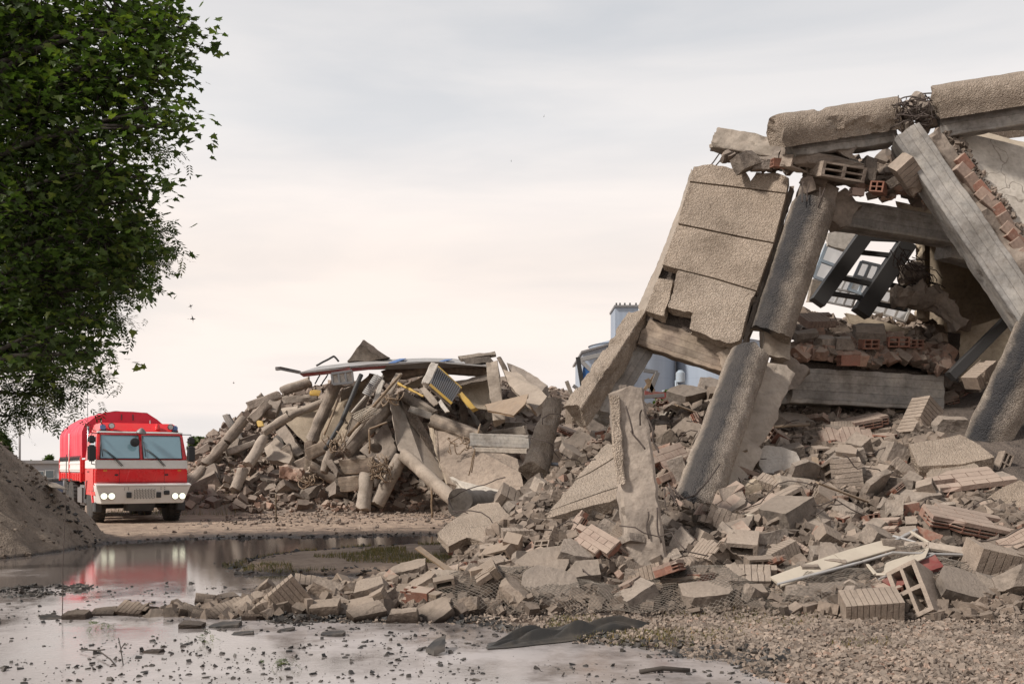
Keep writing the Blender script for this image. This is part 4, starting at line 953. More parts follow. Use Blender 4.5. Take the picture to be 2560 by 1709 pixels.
T1 = [  # on top of the ruin: given with own distance
 ('chk', 855, 470, 110, 25, 20, 0, 16.2, 'rough chunk above the middle of the facade panel', dict(idx=1)),
 ('chk', 1205, 470, 330, -10, 8, 18, 16.0, 'heavy crusted slab lying on top of the frame', dict(idx=0, sz=.55, sy=1.1)),
 ('hol', 1275, 520, 215, -8, 10, 12, 15.75, 'hollow block with two dark slots under the heavy crusted slab', dict(idx=0, sz=.62, sy=1.7)),
 ('hol', 1085, 478, 110, -14, 30, 10, 15.85, 'small open-celled block at the left end of the heavy crusted slab', dict(idx=0, sz=1.0, sy=1.6)),
 ('chk', 1290, 405, 120, -30, 0, 10, 15.9, 'pale chunk on top of the heavy crusted slab', dict(idx=5)),
 ('rib', 1615, 535, 190, -48, 30, 15, 15.4, 'square block balanced against the diagonal beam', dict(idx=4, sz=1.2)),
 ('brk', 1470, 592, 100, -8, 60, 8, 15.7, 'red hollow brick with open cells on the upper cross beam', dict(idx=0)),
 ('brk', 1010, 478, 70, -5, 10, 5, 16.0, 'ribbed orange brick under the snapped left column', dict(idx=2)),
 ('brk', 1368, 610, 60, -5, 10, 5, 15.7, 'small pinkish brick bit on the upper cross beam', dict(idx=2, mat='tile')),
 ('chk', 1420, 510, 110, 80, 0, 0, 15.9, 'ragged chunk right of the heavy crusted slab', dict(idx=8)),
 ('chk', 1545, 560, 80, 30, 0, 0, 15.7, 'brownish chunk left of the square balanced block', dict(idx=9)),
 ('chk', 930, 490, 90, 0, 0, 0, 16.2, 'small chunk right of the rough chunk over the panel', dict(idx=10)),
 ('chk', 1100, 440, 110, 0, 0, 0, 16.4, 'chunk behind the heavy crusted slab', dict(idx=11)),
 ('hol', 1425, 1310, 90, 0, 20, 8, 16.6, 'left hollow red brick standing in the row on the upper floor', dict(mat='brick', idx=0)),
 ('hol', 1560, 1300, 95, 0, -10, 6, 16.8, 'middle hollow red brick standing in the row on the upper floor', dict(mat='brick', idx=0)),
 ('hol', 1635, 1308, 75, 0, 12, 8, 16.8, 'right hollow red brick standing in the row on the upper floor', dict(mat='brick', idx=0)),
 ('chk', 1135, 1270, 100, 10, 0, 20, 16.6, 'pale chunk beside the column on the upper floor', dict(idx=0)),
 ('chk', 1225, 1300, 95, 0, 20, 20, 16.6, 'boxy pale chunk on the upper floor', dict(idx=2)),
 ('chk', 1310, 1305, 85, 0, 0, 20, 16.5, 'rounded pale chunk left of the row of hollow bricks', dict(idx=3)),
 ('brk', 1330, 1385, 90, 0, 5, 5, 16.3, 'orange brick lying on the edge of the lower cross beam', dict(idx=2)),
 ('tile', 1190, 1200, 170, -6, 20, 30, 17.4, 'cluster of tan tiles below the dark window posts', {}),
 ('chk', 1430, 1255, 160, 0, 0, 20, 17.2, 'wide pale chunk behind the row of hollow bricks', dict(idx=6)),
 ('brk', 570, 1180, 70, 0, 0, 0, 16.45, 'red brick showing in the hole under the facade panel', dict(idx=2)),
 ('rib', 1940, 1450, 150, 30, 20, 20, 15.5, 'grey block near the round column at the right, under the dark diagonal beam', dict(idx=2)),
]
for conv, T_, wet in (('i3', T3, False), ('i2', T2, False), ('i6', T6, True)):
    for (k, X, Y, L, ro, ya, ti, lab, kw) in T_: put(k, conv, X, Y, L, ro, ya, ti, lab, wet=wet, **kw)
for (k, X, Y, L, ro, ya, ti, d, lab, kw) in T1:
    kw = dict(kw); s = wpx(L * .54207, d); m = Matrix.Rotation(-R(ro), 4, 'Y') @ Matrix.Rotation(R(ti), 4, 'X') @ Matrix.Rotation(R(ya), 4, 'Z')
    piece(k, i1(X, Y, d), (s, s * kw.pop('sy', 1), s * kw.pop('sz', 1)), m.to_euler(), lab, **kw)
# bigger shaped pieces on the heap
def flat(name, conv, pts, d0, k, th, mat, label, cat, **kw):
    """pts (X,Y) with distance from plane d = d0 + k*(Y-Y0)"""
    Y0 = pts[0][1]; o = slab(name, [conv(x, y, d0 + k * (y - Y0)) for x, y in pts], th, mat, **kw); return thing1(o, label, cat)
th_ = Vector((.06, .16, -.12))
A, B, C = i2(830, 1030, 13.0), i2(1210, 550, 15.3), i2(1335, 880, 13.4)
pn = (B - A).cross(C - A).normalized(); pn = pn if pn.z > 0 else -pn
root = empty('grooved_slab', onp(A, B, C, 1080, 800, i2)); tag(root, 'pale grooved pebbledash slab leaning on the heap left of the standing post', 'slab')
def gp(pts, st, off=0): child_w(slab('slab_course', [onp(A, B, C, x, y, i2) + pn * off for x, y in pts], -pn * .16, M['peb'], jag=.02, straight=st), root)
gp([(832, 1030), (852, 985), (1020, 925), (1190, 865), (1330, 822), (1340, 880), (1240, 925), (1130, 945), (960, 1000)], (1, 2, 3))
gp([(856, 978), (1020, 780), (1110, 738), (1240, 660), (1300, 620), (1330, 815), (1190, 857), (1020, 917)], (1, 2, 3, 5, 6, 7))
gp([(1024, 773), (1185, 575), (1225, 545), (1275, 560), (1296, 612), (1240, 652), (1112, 730)], (4, 5, 6), .004)
A, B, C = i2(110, 1130, 13.9), i2(500, 930, 14.9), i2(500, 1190, 12.9)
o = slab('pebbledash_slab', [onp(A, B, C, *q, i2) for q in ((110, 1130), (240, 1020), (380, 935), (510, 930), (580, 1010), (600, 1090), (500, 1170), (430, 1190), (310, 1160), (185, 1215))], Vector((0, .12, -.1)), M['peb'], jag=.02); thing1(o, 'grey pebbledash slab leaning at the left corner of the big heap', 'slab')
o = sweep('round_stub', i2(745, 740, 16.6), i2(870, 300, 17.6), prof_round(wpx(72, 17.2) / 2, 28), M['peb'], rough=.03, jag=(.1, .2), taper=.62, spall=.2); thing1(o, 'broken round column stub poking up left of the thin strut', 'column stub')
tube_ = tube_obj('bent_wire', [[i2(800, 420, 16.2), i2(800, 380, 16.2), i2(850, 350, 16.2), i2(910, 350, 16.2), i2(945, 380, 16.2)]], .009, M['rebar']); thing1(tube_, 'bent wire hooped over the broken round stub', 'wire')
o = sweep('buried_column_end', i2(480, 930, 20.5), i2(250, 930, 18.0), prof_round(wpx(66, 18) / 2, 28), M['cpale'], rough=.03, jag=(.14, .16), spall=.1, front=(0, -1, .3)); thing1(o, 'rounded column end lying at the left corner of the heap above the grey slab', 'column')
o = sweep('box_beam', i2(350, 520, 24), i2(735, 535, 23), prof_box(wpx(33, 23.5), .3), M['board'], rough=.015); thing1(o, 'short straight beam behind the broken round stub', 'beam')
o = sweep('box_beam', i2(380, 585, 23.8), i2(735, 598, 22.8), prof_box(wpx(12, 23.5), .3), M['cpale'], rough=.015); thing1(o, 'pale lower flange of the short beam behind the round stub', 'beam')
o = sweep('rounded_beam', i1(830, 425, 17), i1(1030, 440, 16.5), prof_box(.4, .4), M['conc'], rough=.03, jag=(.1, .1), spall=.3); thing1(o, 'lumpy broken beam lying behind the rough chunk on the roof edge', 'beam')
o = sweep('broken_beam', i1(712, 368, 17), i1(1000, 425, 16.6), prof_box(.34, .35), M['cpale'], rough=.025, jag=(.2, .1), spall=.35); thing1(o, 'broken channel beam sticking out to the left above the panel', 'beam')
for a, b in (((735, 430), (690, 490)), ((755, 440), (720, 495))):
    pass
o = tube_obj('rebar', [wiggle(i1(738, 428, 16.9), i1(688, 492, 16.9), 5, .02)], .012, M['rebar']); thing1(o, 'left of two short rebars hanging from the broken channel beam', 'rebar')
o = tube_obj('rebar', [wiggle(i1(760, 442, 16.9), i1(708, 496, 16.9), 5, .02)], .012, M['rebar']); thing1(o, 'right of two short rebars hanging from the broken channel beam', 'rebar')

# ------------------------------------------------------------------ scattered individual pieces, then fine debris as one mass
def zone(x, y):
    px = 1280 + x * F / y; z = hz(x, y); py = HY - (z - CH) * F / y
    if px < 1090: return 'in the low row of blocks by the puddle'
    if py > 1430: return 'at the foot of the big heap near the wire mesh'
    if px < 1500: return 'on the left flank of the big heap'
    if px < 1900: return 'around the standing post and leaning column'
    if py < 1180: return 'high on the slope under the lower cross beam'
    return 'on the open slope right of the leaning column'
def scatter(kind, n, smin_, smax_, reg, wet=False, noun='', pw=2.2, emb=.16):
    k = 0; tries = 0
    while k < n and tries < n * 60:
        tries += 1; x = random.uniform(*reg[0]); y = random.uniform(*reg[1]); h = float(Hp(np.array([x]), np.array([y]))[0])
        px = 1280 + x * F / y
        if h < .05 or px > 2620 or px < 150: continue
        if x < -.9 and (smax_ > .4 or y > 11.75): continue
        s = smin_ + (smax_ - smin_) * random.random() ** pw
        if any((x - a) ** 2 + (y - b) ** 2 < (r_ * .6) ** 2 for a, b, r_ in OCC) and s > .16: continue
        z = max(hz(x, y), 0) + emb * s
        e = Euler((random.gauss(.25, .45), random.gauss(0, .45), random.uniform(0, 6.28)))
        zn = zone(x, y); OCC.append((x, y, s * .4))
        lab = noun + ' ' + zn
        o = piece(kind, (x, y, z), (s, s * random.uniform(.8, 1.15), s * random.uniform(.8, 1.2)), e, lab, lab, wet=(px < 1300 and y < 13)); AUTO.append((o, noun, px, HY - (z - CH) * F / y)); k += 1
main = ((-4, 5.5), (10.3, 19))
OCC.append((.75, 13.2, 1.5)); OCC.append((1.0, 14.2, 1.6)); OCC.append((-.6, 13.4, 1.1))
scatter('chk', 22, .10, .22, ((-4.9, -2.6), (10.5, 11.6)), noun='small brown lump', pw=1.5)
scatter('chk', 45, .12, .30, ((-3.2, .3), (10.4, 11.7)), noun='broken brown concrete lump')
scatter('rib', 20, .16, .30, ((-4.0, .3), (10.4, 11.6)), noun='small ribbed block piece')
scatter('chk', 115, .16, .6, main, noun='broken grey concrete lump', pw=1.8)
scatter('slb', 60, .25, .75, main, noun='thin broken slab piece', pw=1.6)
scatter('rib', 75, .22, .58, main, noun='dusty ribbed block piece', pw=1.5)
scatter('hol', 42, .26, .6, main, noun='broken hollow block', pw=1.5)
scatter('brk', 75, .15, .34, main, noun='dusty red hollow brick', pw=1.4)
scatter('wal', 32, .3, .95, main, noun='piece of tiled brick wall', pw=1.5)
scatter('tile', 22, .25, .5, main, noun='pinkish ribbed tile piece', pw=1.5)
scatter('chk', 40, .25, .8, ((1.2, 7), (19, 27)), noun='weathered concrete lump behind the ruin')

for k_ in range(46):
    x = random.uniform(-1.0, 6.2); y = random.uniform(10.8, 17.5)
    if float(Hp(np.array([x]), np.array([y]))[0]) < .1: continue
    z = hz(x, y); L_ = random.uniform(.5, 1.5); a_ = random.uniform(0, 6.28); px = 1280 + x * F / y
    if k_ % 3:
        p0 = Vector((x, y, z + .03)); p1 = p0 + Vector((math.cos(a_) * L_, math.sin(a_) * L_ * .5, random.uniform(.05, .5)))
        o = tube_obj('bent_rebar', [wiggle(p0, p1, 9, .16, -.05)], .008, M['rebar']); nn2 = 'bent rusty rebar'
        thing1(o, nn2, 'rebar')
    else:
        p0 = Vector((x, y, z + .06)); p1 = p0 + Vector((math.cos(a_) * L_, math.sin(a_) * L_ * .5, random.uniform(.0, .3)))
        o = sweep('splintered_board', p0, p1, prof_box(random.uniform(.06, .13), .025, 2, .003), M[random.choice(('wood', 'wood', 'creamf', 'steel'))], rough=.004, jag=(.04, .04), front=(0, -.4, 1)); nn2 = 'thin splintered strip'
        thing1(o, nn2, 'board')
    o['label'] = nn2 + ' ' + zone(x, y); o['group'] = o['label']; AUTO.append((o, nn2, px, HY - (z - CH) * F / y))
# masses of fine debris
def small_proto(n=14):
    out = []
    for i in range(n):
        bm = bmesh.new(); bmesh.ops.create_cube(bm, size=1); bmesh.ops.scale(bm, vec=(1, random.uniform(.5, .9), random.uniform(.3, .7)), verts=bm.verts)
        for j in range(random.randint(2, 4)):
            nn = Vector((random.gauss(0, 1), random.gauss(0, 1), random.gauss(0, 1))).normalized(); ext = max(abs(v.co.dot(nn)) for v in bm.verts); cut(bm, nn * ext * random.uniform(.5, .8), nn)
        bmesh.ops.triangulate(bm, faces=bm.faces)
        out.append((np.array([v.co[:] for v in bm.verts]), np.array([[v.index for v in f.verts] for f in bm.faces]))); bm.free()
    return out
SP = small_proto()
def mass(name, xy, size, mat, zf=HZ, emb=.1, flat=1.0, label=None, cat=None):
    n = len(xy); z = zf(xy[:, 0], xy[:, 1]); VV = []; TT = []; RR = []; base = 0
    pick = rng.integers(0, len(SP), n)
    ang = rng.normal(0, .5, (n, 2)); yaw = rng.uniform(0, 6.28, n)
    for p in range(len(SP)):
        ix = np.nonzero(pick == p)[0]
        if len(ix) == 0: continue
        v, t = SP[p]; s = size[ix][:, None, None]
        a, b, c = ang[ix, 0], ang[ix, 1], yaw[ix]
        ca, sa, cb, sb, cc, sc_ = np.cos(a), np.sin(a), np.cos(b), np.sin(b), np.cos(c), np.sin(c)
        x, y, zz = v[:, 0][None], v[:, 1][None], v[:, 2][None] * flat
        y1 = y * ca[:, None] - zz * sa[:, None]; z1 = y * sa[:, None] + zz * ca[:, None]
        x2 = x * cb[:, None] + z1 * sb[:, None]; z2 = -x * sb[:, None] + z1 * cb[:, None]
        x3 = x2 * cc[:, None] - y1 * sc_[:, None]; y3 = x2 * sc_[:, None] + y1 * cc[:, None]
        q = np.stack([x3, y3, z2], 2) * s
        q[:, :, 0] += xy[ix, 0][:, None]; q[:, :, 1] += xy[ix, 1][:, None]; q[:, :, 2] += (z[ix] + emb * size[ix])[:, None]
        m_, k_ = len(ix), len(v)
        VV.append(q.reshape(-1, 3)); TT.append((t[None] + (base + np.arange(m_) * k_)[:, None, None]).reshape(-1, 3)); RR.append(np.repeat(rng.random(m_), k_)); base += m_ * k_
    o = np_mesh(name, np.concatenate(VV), np.concatenate(TT), mat, np.concatenate(RR)); tag(o, label, cat, kind='stuff'); return o
def pts(n, reg, test):
    out = []; c = 0
    while c < n:
        q = np.stack([rng.uniform(*reg[0], n), rng.uniform(*reg[1], n)], 1); q = q[test(q[:, 0], q[:, 1])]; out.append(q); c += len(q)
        if len(q) == 0: break
    return np.concatenate(out)[:n]
q = pts(25000, ((-5.2, 6.5), (9.8, 20)), lambda x, y: (Hp(x, y) > .03) & (np.abs(x) < y * .56 + .5))
mass('fine_rubble', q, .025 + .19 * rng.random(len(q)) ** 2.8, M['debris_gap'], label='fine grey crushed concrete covering the big heap', cat='rubble')
q = pts(2600, ((-1, 6.5), (11, 20)), lambda x, y: (Hp(x, y) > .3) & (vn(x * .9, y * .9) > .05))
mass('fine_brick_rubble', q, .03 + .12 * rng.random(len(q)) ** 2.5, M['debrisr'], label='scattered crushed red brick on the big heap', cat='brick rubble')
g_t = lambda x, y: (x > 1.7 + .5 * vn(x * 1.1, y * 1.1) + (10.2 - y) * -.1) & (Hg(x, y) > -.02) & (x < y * .54 + .4)
q = pts(17000, ((1.2, 6), (6.9, 10.6)), g_t)
mass('gravel', q, .014 + .05 * rng.random(len(q)) ** 3, M['debris'], label='pale crushed gravel bank in the lower right corner', cat='gravel')
q = pts(2500, ((1.2, 6), (6.9, 10.6)), g_t)
mass('brick_gravel', q, .014 + .04 * rng.random(len(q)) ** 3, M['debrisr'], label='pinkish crushed brick mixed in the gravel bank', cat='gravel')
q = pts(5200, ((-2.0, 3.2), (8.4, 10.8)), lambda x, y: (Hg(x, y) > -.03))
mass('shore_crumbs', q, .012 + .05 * rng.random(len(q)) ** 3, M['debris'], label='stone crumbs along the shore of the puddle', cat='stones')
# floor rubble upstairs and on the top beam
def plate(nm, a, b, c, n, mat, s0, s1, lab, pw=2.5):
    u = rng.random((n, 2)); A_, B_, C_ = map(np.array, (a, b, c)); p = A_ + (B_ - A_) * u[:, :1] + (C_ - A_) * u[:, 1:]
    zz = p[:, 2] + .12 * vn(p[:, 0] * 2.5, p[:, 1] * 2.5) + .10; i = [0]
    o = mass(nm, p[:, :2], s0 + s1 * rng.random(n) ** pw, mat, zf=lambda x, y: zz, label=lab, cat='rubble'); return o
plate('upper_floor_rubble', i1(1060, 1395, 16.3), i1(1780, 1440, 16.9), i1(1130, 1215, 19.5), 1900, M['debris'], .05, .28, 'crushed concrete spread over the upper floor')
plate('upper_floor_brick_rubble', i1(1060, 1395, 16.3), i1(1780, 1440, 16.9), i1(1120, 1300, 17.4), 800, M['debrisr'], .05, .26, 'crushed red brick spread over the upper floor')
plate('beam_top_rubble', i1(1130, 585, 15.95), i1(1720, 670, 16.3), i1(1140, 470, 16.8), 760, M['debris'], .06, .30, 'rubble heaped on the upper cross beam')
plate('beam_top_brick_rubble', i1(1350, 620, 15.9), i1(1730, 675, 16.2), i1(1360, 570, 16.4), 160, M['debrisr'], .04, .14, 'crushed red brick heaped on the upper cross beam')
plate('panel_top_rubble', i1(760, 500, 16.5), i1(1090, 530, 16.2), i1(800, 470, 17.0), 160, M['debris'], .05, .2, 'crushed mortar along the top of the facade panel')
plate('sill_rubble', i1(400, 1190, 16.5), i1(800, 1290, 16.2), i1(410, 1170, 16.9), 160, M['debris'], .04, .14, 'mortar crumbs on the beam under the facade panel')
plate('slab_rubble', i1(1760, 380, 15.6), i1(2200, 1040, 15.1), i1(1850, 380, 15.7), 420, M['debris'], .03, .12, 'mortar crumbs along the brick course on the sloping slab')
# ------------------------------------------------------------------ the red and white truck
M['tred'] = plain('truck_red_paint', (.86, .028, .035), .25, coat=.3, dirt=.32, dirtcol=(.5, .16, .12), dsc=2)
M['twhite'] = plain('truck_white_paint', (.80, .79, .76), .35, coat=.2, dirt=.25, dirtcol=(.5, .46, .4), dsc=2)
M['tarp'] = plain('red_tarpaulin', (.74, .022, .06), .38, bst=.25, bsc=6)
M['tyre'] = plain('tyre_rubber', (.035, .033, .032), .8, dirt=.6, dirtcol=(.15, .13, .11), dsc=6)
M['rim'] = plain('grey_rim', (.33, .33, .33), .5, .3, dirt=.5)
M['under'] = plain('chassis_black', (.04, .042, .045), .6, dirt=.4, dirtcol=(.12, .11, .1))
M['bplast'] = plain('black_plastic', (.03, .032, .035), .45)
M['lamp'] = glow('lit_headlight', (1.0, 1.0, .78), 1.1)
M['amber'] = plain('amber_lens', (.75, .28, .04), .3)
M['bluel'] = plain('blue_beacon_lens', (.12, .22, .48), .15, spec=.8)
M['chrome'] = plain('steel_tube', (.5, .5, .5), .25, .9)
m, t, b = newmat('truck_glass'); b.inputs['Base Color'].default_value = (.24, .40, .47, 1); b.inputs['Roughness'].default_value = .06; b.inputs['Specular IOR Level'].default_value = 1.0; b.inputs['Coat Weight'].default_value = 1.0; b.inputs['Coat Roughness'].default_value = .03; M['tglass'] = m
TR = empty('truck', (-10.14, 27.66, .0), R(31)); TR.location.z = float(Hg(np.array([-10.1]), np.array([28.5]))[0]) - .03; TR.location.x -= .12; TR.scale = (.975,) * 3
tag(TR, 'red and white six-wheeled emergency truck with red tarpaulin and lit headlights behind the puddle', 'truck')
def T(o, p=TR): o.parent = p; return o
W2 = 1.25
# cab shell: outline in the side plane (y,z), front leans back above the belt
def cabx(z): return W2 - max(0, z - 1.7) * .10
body = hexa('cab_body', [(-W2, .10, .80), (W2, .10, .80), (W2, 2.0, .80), (-W2, 2.0, .80)], [(-W2, .02, 1.58), (W2, .02, 1.58), (W2, 2.0, 1.58), (-W2, 2.0, 1.58)], M['tred'], TR, .03)
band = hexa('white_band', [(-W2 - .003, .015, 1.583), (W2 + .003, .015, 1.583), (W2 + .003, 2.0, 1.583), (-W2 - .003, 2.0, 1.583)], [(-W2 + .0, .03, 1.83), (W2 - .0, .03, 1.83), (W2, 2.0, 1.83), (-W2, 2.0, 1.83)], M['twhite'], TR, .015)
up = hexa('upper_cab', [(-W2 + .004, .035, 1.833), (W2 - .004, .035, 1.833), (W2 - .004, 2.0, 1.833), (-W2 + .004, 2.0, 1.833)], [(-1.16, .30, 2.64), (1.16, .30, 2.64), (1.16, 1.95, 2.64), (-1.16, 1.95, 2.64)], M['tred'], TR, .03)
def onfront(x, z, off=0.0):   # point on the slanted windscreen face
    t_ = (z - 1.833) / .807; return Vector((x, .035 + .265 * t_ - off, z))
def quad3(name, cs, th, mat, parent, bev=.006):
    d = (cs[1] - cs[0]).cross(cs[3] - cs[0]).normalized() * th; return hexa(name, [c for c in cs], [c + d for c in cs], mat, parent, bev, 1)
for s, (x0, x1) in enumerate(((-1.13, -.075), (.02, 1.10))):
    wz = [onfront(x0, 1.87, .012), onfront(x1, 1.87, .012), onfront(x1 - .02 * s, 2.53, .012), onfront(x0 + .05 * (1 - s), 2.53, .012)]
    w_ = quad3('windscreen', wz, .01, M['tglass'], TR)
    for a, b_ in ((0, 1), (1, 2), (2, 3), (3, 0)): T(tube_obj('seal', [[wz[a] + Vector((0, -.008, 0)), wz[b_] + Vector((0, -.008, 0))]], .014, M['bplast']), w_)
    for dx in (0, .045):
        wp = T(tube_obj('wiper', [[onfront(x0 + .08 + dx, 2.14, .05), onfront(x0 + .35 + dx, 1.90, .06), Vector((x0 + .56 + dx, -.02, 1.66))]], .010, M['bplast']))
    T(tube_obj('wiper_blade', [[onfront(x0 + .04, 2.36, .03), onfront(x0 + .07, 1.92, .035)]], .009, M['bplast']), wp)
# things seen in the cab through the screen
# roof fairing with lamps
fa = hexa('roof_fairing', [(-1.10, .38, 2.643), (1.10, .38, 2.643), (1.10, 1.9, 2.643), (-1.10, 1.9, 2.643)], [(-1.02, .62, 2.90), (1.0, .62, 2.90), (1.0, 1.85, 2.90), (-1.02, 1.85, 2.90)], M['tred'], TR, .03)
hexa('roof_edge', [(-1.17, .27, 2.60), (1.17, .27, 2.60), (1.17, .40, 2.60), (-1.17, .40, 2.60)], [(-1.17, .29, 2.645), (1.17, .29, 2.645), (1.17, .42, 2.645), (-1.17, .42, 2.645)], M['twhite'], TR, .01, 1)
for x in (-1.0, .98):
    bc_ = box('beacon', (x, .42, 2.76), (.15, .12, .16), M['bluel'], TR, .03, segs=2); T(box('beacon_base', (0, 0, -.095), (.17, .14, .04), M['bplast'], None, .01), bc_)
for x in (-.78, .84):
    l_ = lathe('spotlight', [(-.05, .085), (.0, .085), (.07, .06), (.09, .03)], M['bplast'], TR, 20, 'y'); l_.location = (x, .36, 2.80)
    T(lathe('lens', [(-.056, .0), (-.056, .07), (-.045, .075)], M['chrome'], None, 20, 'y'), l_)
hn = lathe('horn', [(-.05, .07), (.03, .07), (.1, .05)], M['tred'], TR, 16, 'z'); hn.location = (.50, .45, 2.78)
# convex mirrors on the middle post
cm_ = lathe('wide_angle_mirror', [(-.04, .02), (-.02, .12), (.02, .13), (.03, .1)], M['bplast'], TR, 20, 'y'); cm_.location = (-.22, -.06, 2.33)
T(tube_obj('mirror_arm', [[Vector((.06, .1, .22)), Vector((.0, .0, .0))]], .012, M['bplast']), cm_)
cm2 = lathe('kerb_mirror', [(-.09, .13), (-.06, .14), (.0, .10), (.06, .03)], M['steel'], TR, 20, 'z'); cm2.location = (-.02, .05, 2.68); cm2.rotation_euler = (.25, .1, 0)
# lower front details
hatch = hexa('front_hatch', [(-.50, .075, .98), (.46, .075, .98), (.46, .12, .98), (-.50, .12, .98)], [(-.36, .01, 1.575), (.32, .01, 1.575), (.32, .12, 1.575), (-.36, .12, 1.575)], M['tred'], TR, .01, 1)
for x in (-1.0, 1.02): box('indicator', (x, .022, 1.53), (.10, .02, .045), M['amber'], TR, .006)
for x in (-.70, .66): box('latch', (x, .03, 1.41), (.09, .03, .045), M['bplast'], TR, .008)
# bumper
for pth in ([(-1.24, .009, 1.20), (1.24, .009, 1.20)],): tube_obj('panel_gap', [[Vector(p) for p in pth]], .006, M['bplast'], TR)
for x in (-.62, .60): tube_obj('panel_gap', [[Vector((x, .03, 1.0)), Vector((x, .008, 1.57))]], .004, M['bplast'], TR)
bu = hexa('bumper', [(-1.10, -.10, .60), (1.10, -.10, .60), (1.22, .5, .60), (-1.22, .5, .60)], [(-1.27, -.22, 1.10), (1.29, -.22, 1.10), (1.29, .5, 1.16), (-1.27, .5, 1.16)], M['twhite'], TR, .02)
def onb(x, z, off=.01): t_ = (z - .6) / .5; return Vector((x, -.10 - .12 * t_ - off, z))
hexa('bumper_lip', [(-1.28, -.235, 1.095), (1.30, -.235, 1.095), (1.30, .1, 1.15), (-1.28, .1, 1.15)], [(-1.28, -.23, 1.14), (1.30, -.23, 1.14), (1.30, .1, 1.18), (-1.28, .1, 1.18)], M['twhite'], TR, .008, 1)
gm = quad3('grille', [onb(-.30, .72), onb(.34, .72), onb(.34, 1.02), onb(-.30, 1.02)], .008, M['twhite'], bu, .002)
vs = []; fs = []
for r_ in range(6):
    for c_ in range(14):
        x = -.27 + c_ * .042 ; z = .735 + r_ * .045 + (.016 if c_ % 2 else -.004)
        q = [onb(x, z, .024), onb(x + .020, z, .024), onb(x + .028, z + .034, .024), onb(x + .008, z + .034, .024)]
        k0 = len(vs); vs += q + [p + Vector((0, .006, 0)) for p in q]; fs += [(k0, k0 + 1, k0 + 2, k0 + 3), (k0 + 4, k0 + 7, k0 + 6, k0 + 5)]
T(mesh('slot_pattern', vs, fs, M['bplast']), gm)
for x in (-.40, .40): box('tow_bracket', onb(x, .84, .03), (.13, .06, .16), M['bplast'], bu, .01)
for x in (.62,): box('plug_socket', onb(x, .90, .03), (.16, .05, .12), M['bplast'], bu, .02)
for x, z in ((-1.06, .82), (-.86, .82), (.86, .80), (1.06, .80)):
    l_ = lathe('headlight', [(-.03, .0), (-.03, .085), (.0, .095), (.05, .095)], M['lamp'], bu, 24, 'y'); l_.location = onb(x, z, .0)
    T(lathe('lamp_ring', [(-.035, .088), (-.035, .100), (.03, .102)], M['alu'], None, 24, 'y', cap=False), l_)
for x in (-.52, -.42, .46, .56):
    for z in (1.0, 1.05): o = lathe('bolt', [(-.008, .0), (-.008, .012), (0, .012)], M['bplast'], bu, 8, 'y'); o.location = onb(x, z)
hexa('skid_plate', [(-.42, .05, .38), (.30, .05, .38), (.30, .6, .38), (-.42, .6, .38)], [(-.42, -.06, .597), (.34, -.06, .597), (.34, .6, .597), (-.42, .6, .597)], M['under'], TR, .01)
box('front_axle', (0, 1.25, .55), (1.9, .25, .25), M['under'], TR, .05); box('chassis', (0, 4.2, .85), (.9, 7.6, .30), M['under'], TR, .03)
for y in (5.3, 6.65): box('rear_axle', (0, y, .55), (1.9, .25, .25), M['under'], TR, .05)
box('side_step', (1.13, .55, .50), (.25, .5, .28), M['under'], TR, .03); box('side_step', (-1.13, .55, .50), (.2, .45, .3), M['under'], TR, .03)
# doors and side windows both sides
for s in (-1, 1):
    X = s * (W2 + .004)
    d_ = hexa('door', [(X, .30, .95), (X + s * .02, .30, .95), (X + s * .02, 1.35, .95), (X, 1.35, .95)], [(X, .30, 1.58), (X + s * .02, .30, 1.58), (X + s * .02, 1.35, 1.58), (X, 1.35, 1.58)], M['tred'], TR, .008)
    T(box('handle', (s * (W2 + .04), 1.18, 1.50), (.03, .16, .03), M['bplast'], None, .008), d_)
    def sd(y, z, o): t_ = (z - 1.833) / .807; return Vector((s * (W2 - .004 - .086 * t_ + o), y, z))
    sw = hexa('side_window', [sd(.26, 1.90, .0), sd(.26, 1.90, .012), sd(1.25, 1.90, .012), sd(1.25, 1.90, .0)], [sd(.42, 2.5, .0), sd(.42, 2.5, .012), sd(1.25, 2.5, .012), sd(1.25, 2.5, .0)], M['tglass'], TR, .003, 1)
    mr_ = box('mirror', (s * (W2 + .10), .02, 2.02), (.22, .12, .46), M['bplast'], TR, .04, segs=3); T(box('small_mirror', (0, 0, .38), (.20, .11, .22), M['bplast'], None, .04, segs=3), mr_)
    [T(tube_obj('mirror_arm', [pa_], .014, M['bplast']), mr_) for pa_ in ([Vector((0, 0, .42)), Vector((0, 0, .55)), Vector((-s * .24, .25, .56))], [Vector((0, 0, -.2)), Vector((0, .02, -.30)), Vector((-s * .12, .12, -.32))])]
    # wheel arch and mudguard
    T(sweep('mudguard', (s * 1.13, .55, .62), (s * 1.13, .98, 1.22), prof_box(.28, .03, 1), M['tred'], front=(0, -1, .6), rough=0, jag=(0, 0), smooth=False)); T(sweep('mudguard', (s * 1.13, .98, 1.23), (s * 1.13, 1.62, 1.23), prof_box(.28, .03, 1), M['under'], front=(0, 0, 1), rough=0, jag=(0, 0), smooth=False)); T(sweep('mudguard', (s * 1.13, 1.62, 1.22), (s * 1.13, 1.98, .7), prof_box(.28, .03, 1), M['under'], front=(0, 1, .6), rough=0, jag=(0, 0), smooth=False))
    for y0, y1 in ((4.6, 7.35),): box('mudguard', (s * 1.13, (y0 + y1) / 2, 1.24), (.30, y1 - y0, .04), M['under'], TR, .01)
    # fuel tank and boxes between the axles
    box('side_tank', (s * 1.02, 3.35, .78), (.40, 1.1, .62), M['steel'], TR, .08, segs=3); box('tool_box', (s * 1.04, 2.3, .80), (.34, .5, .55), M['under'], TR, .03)
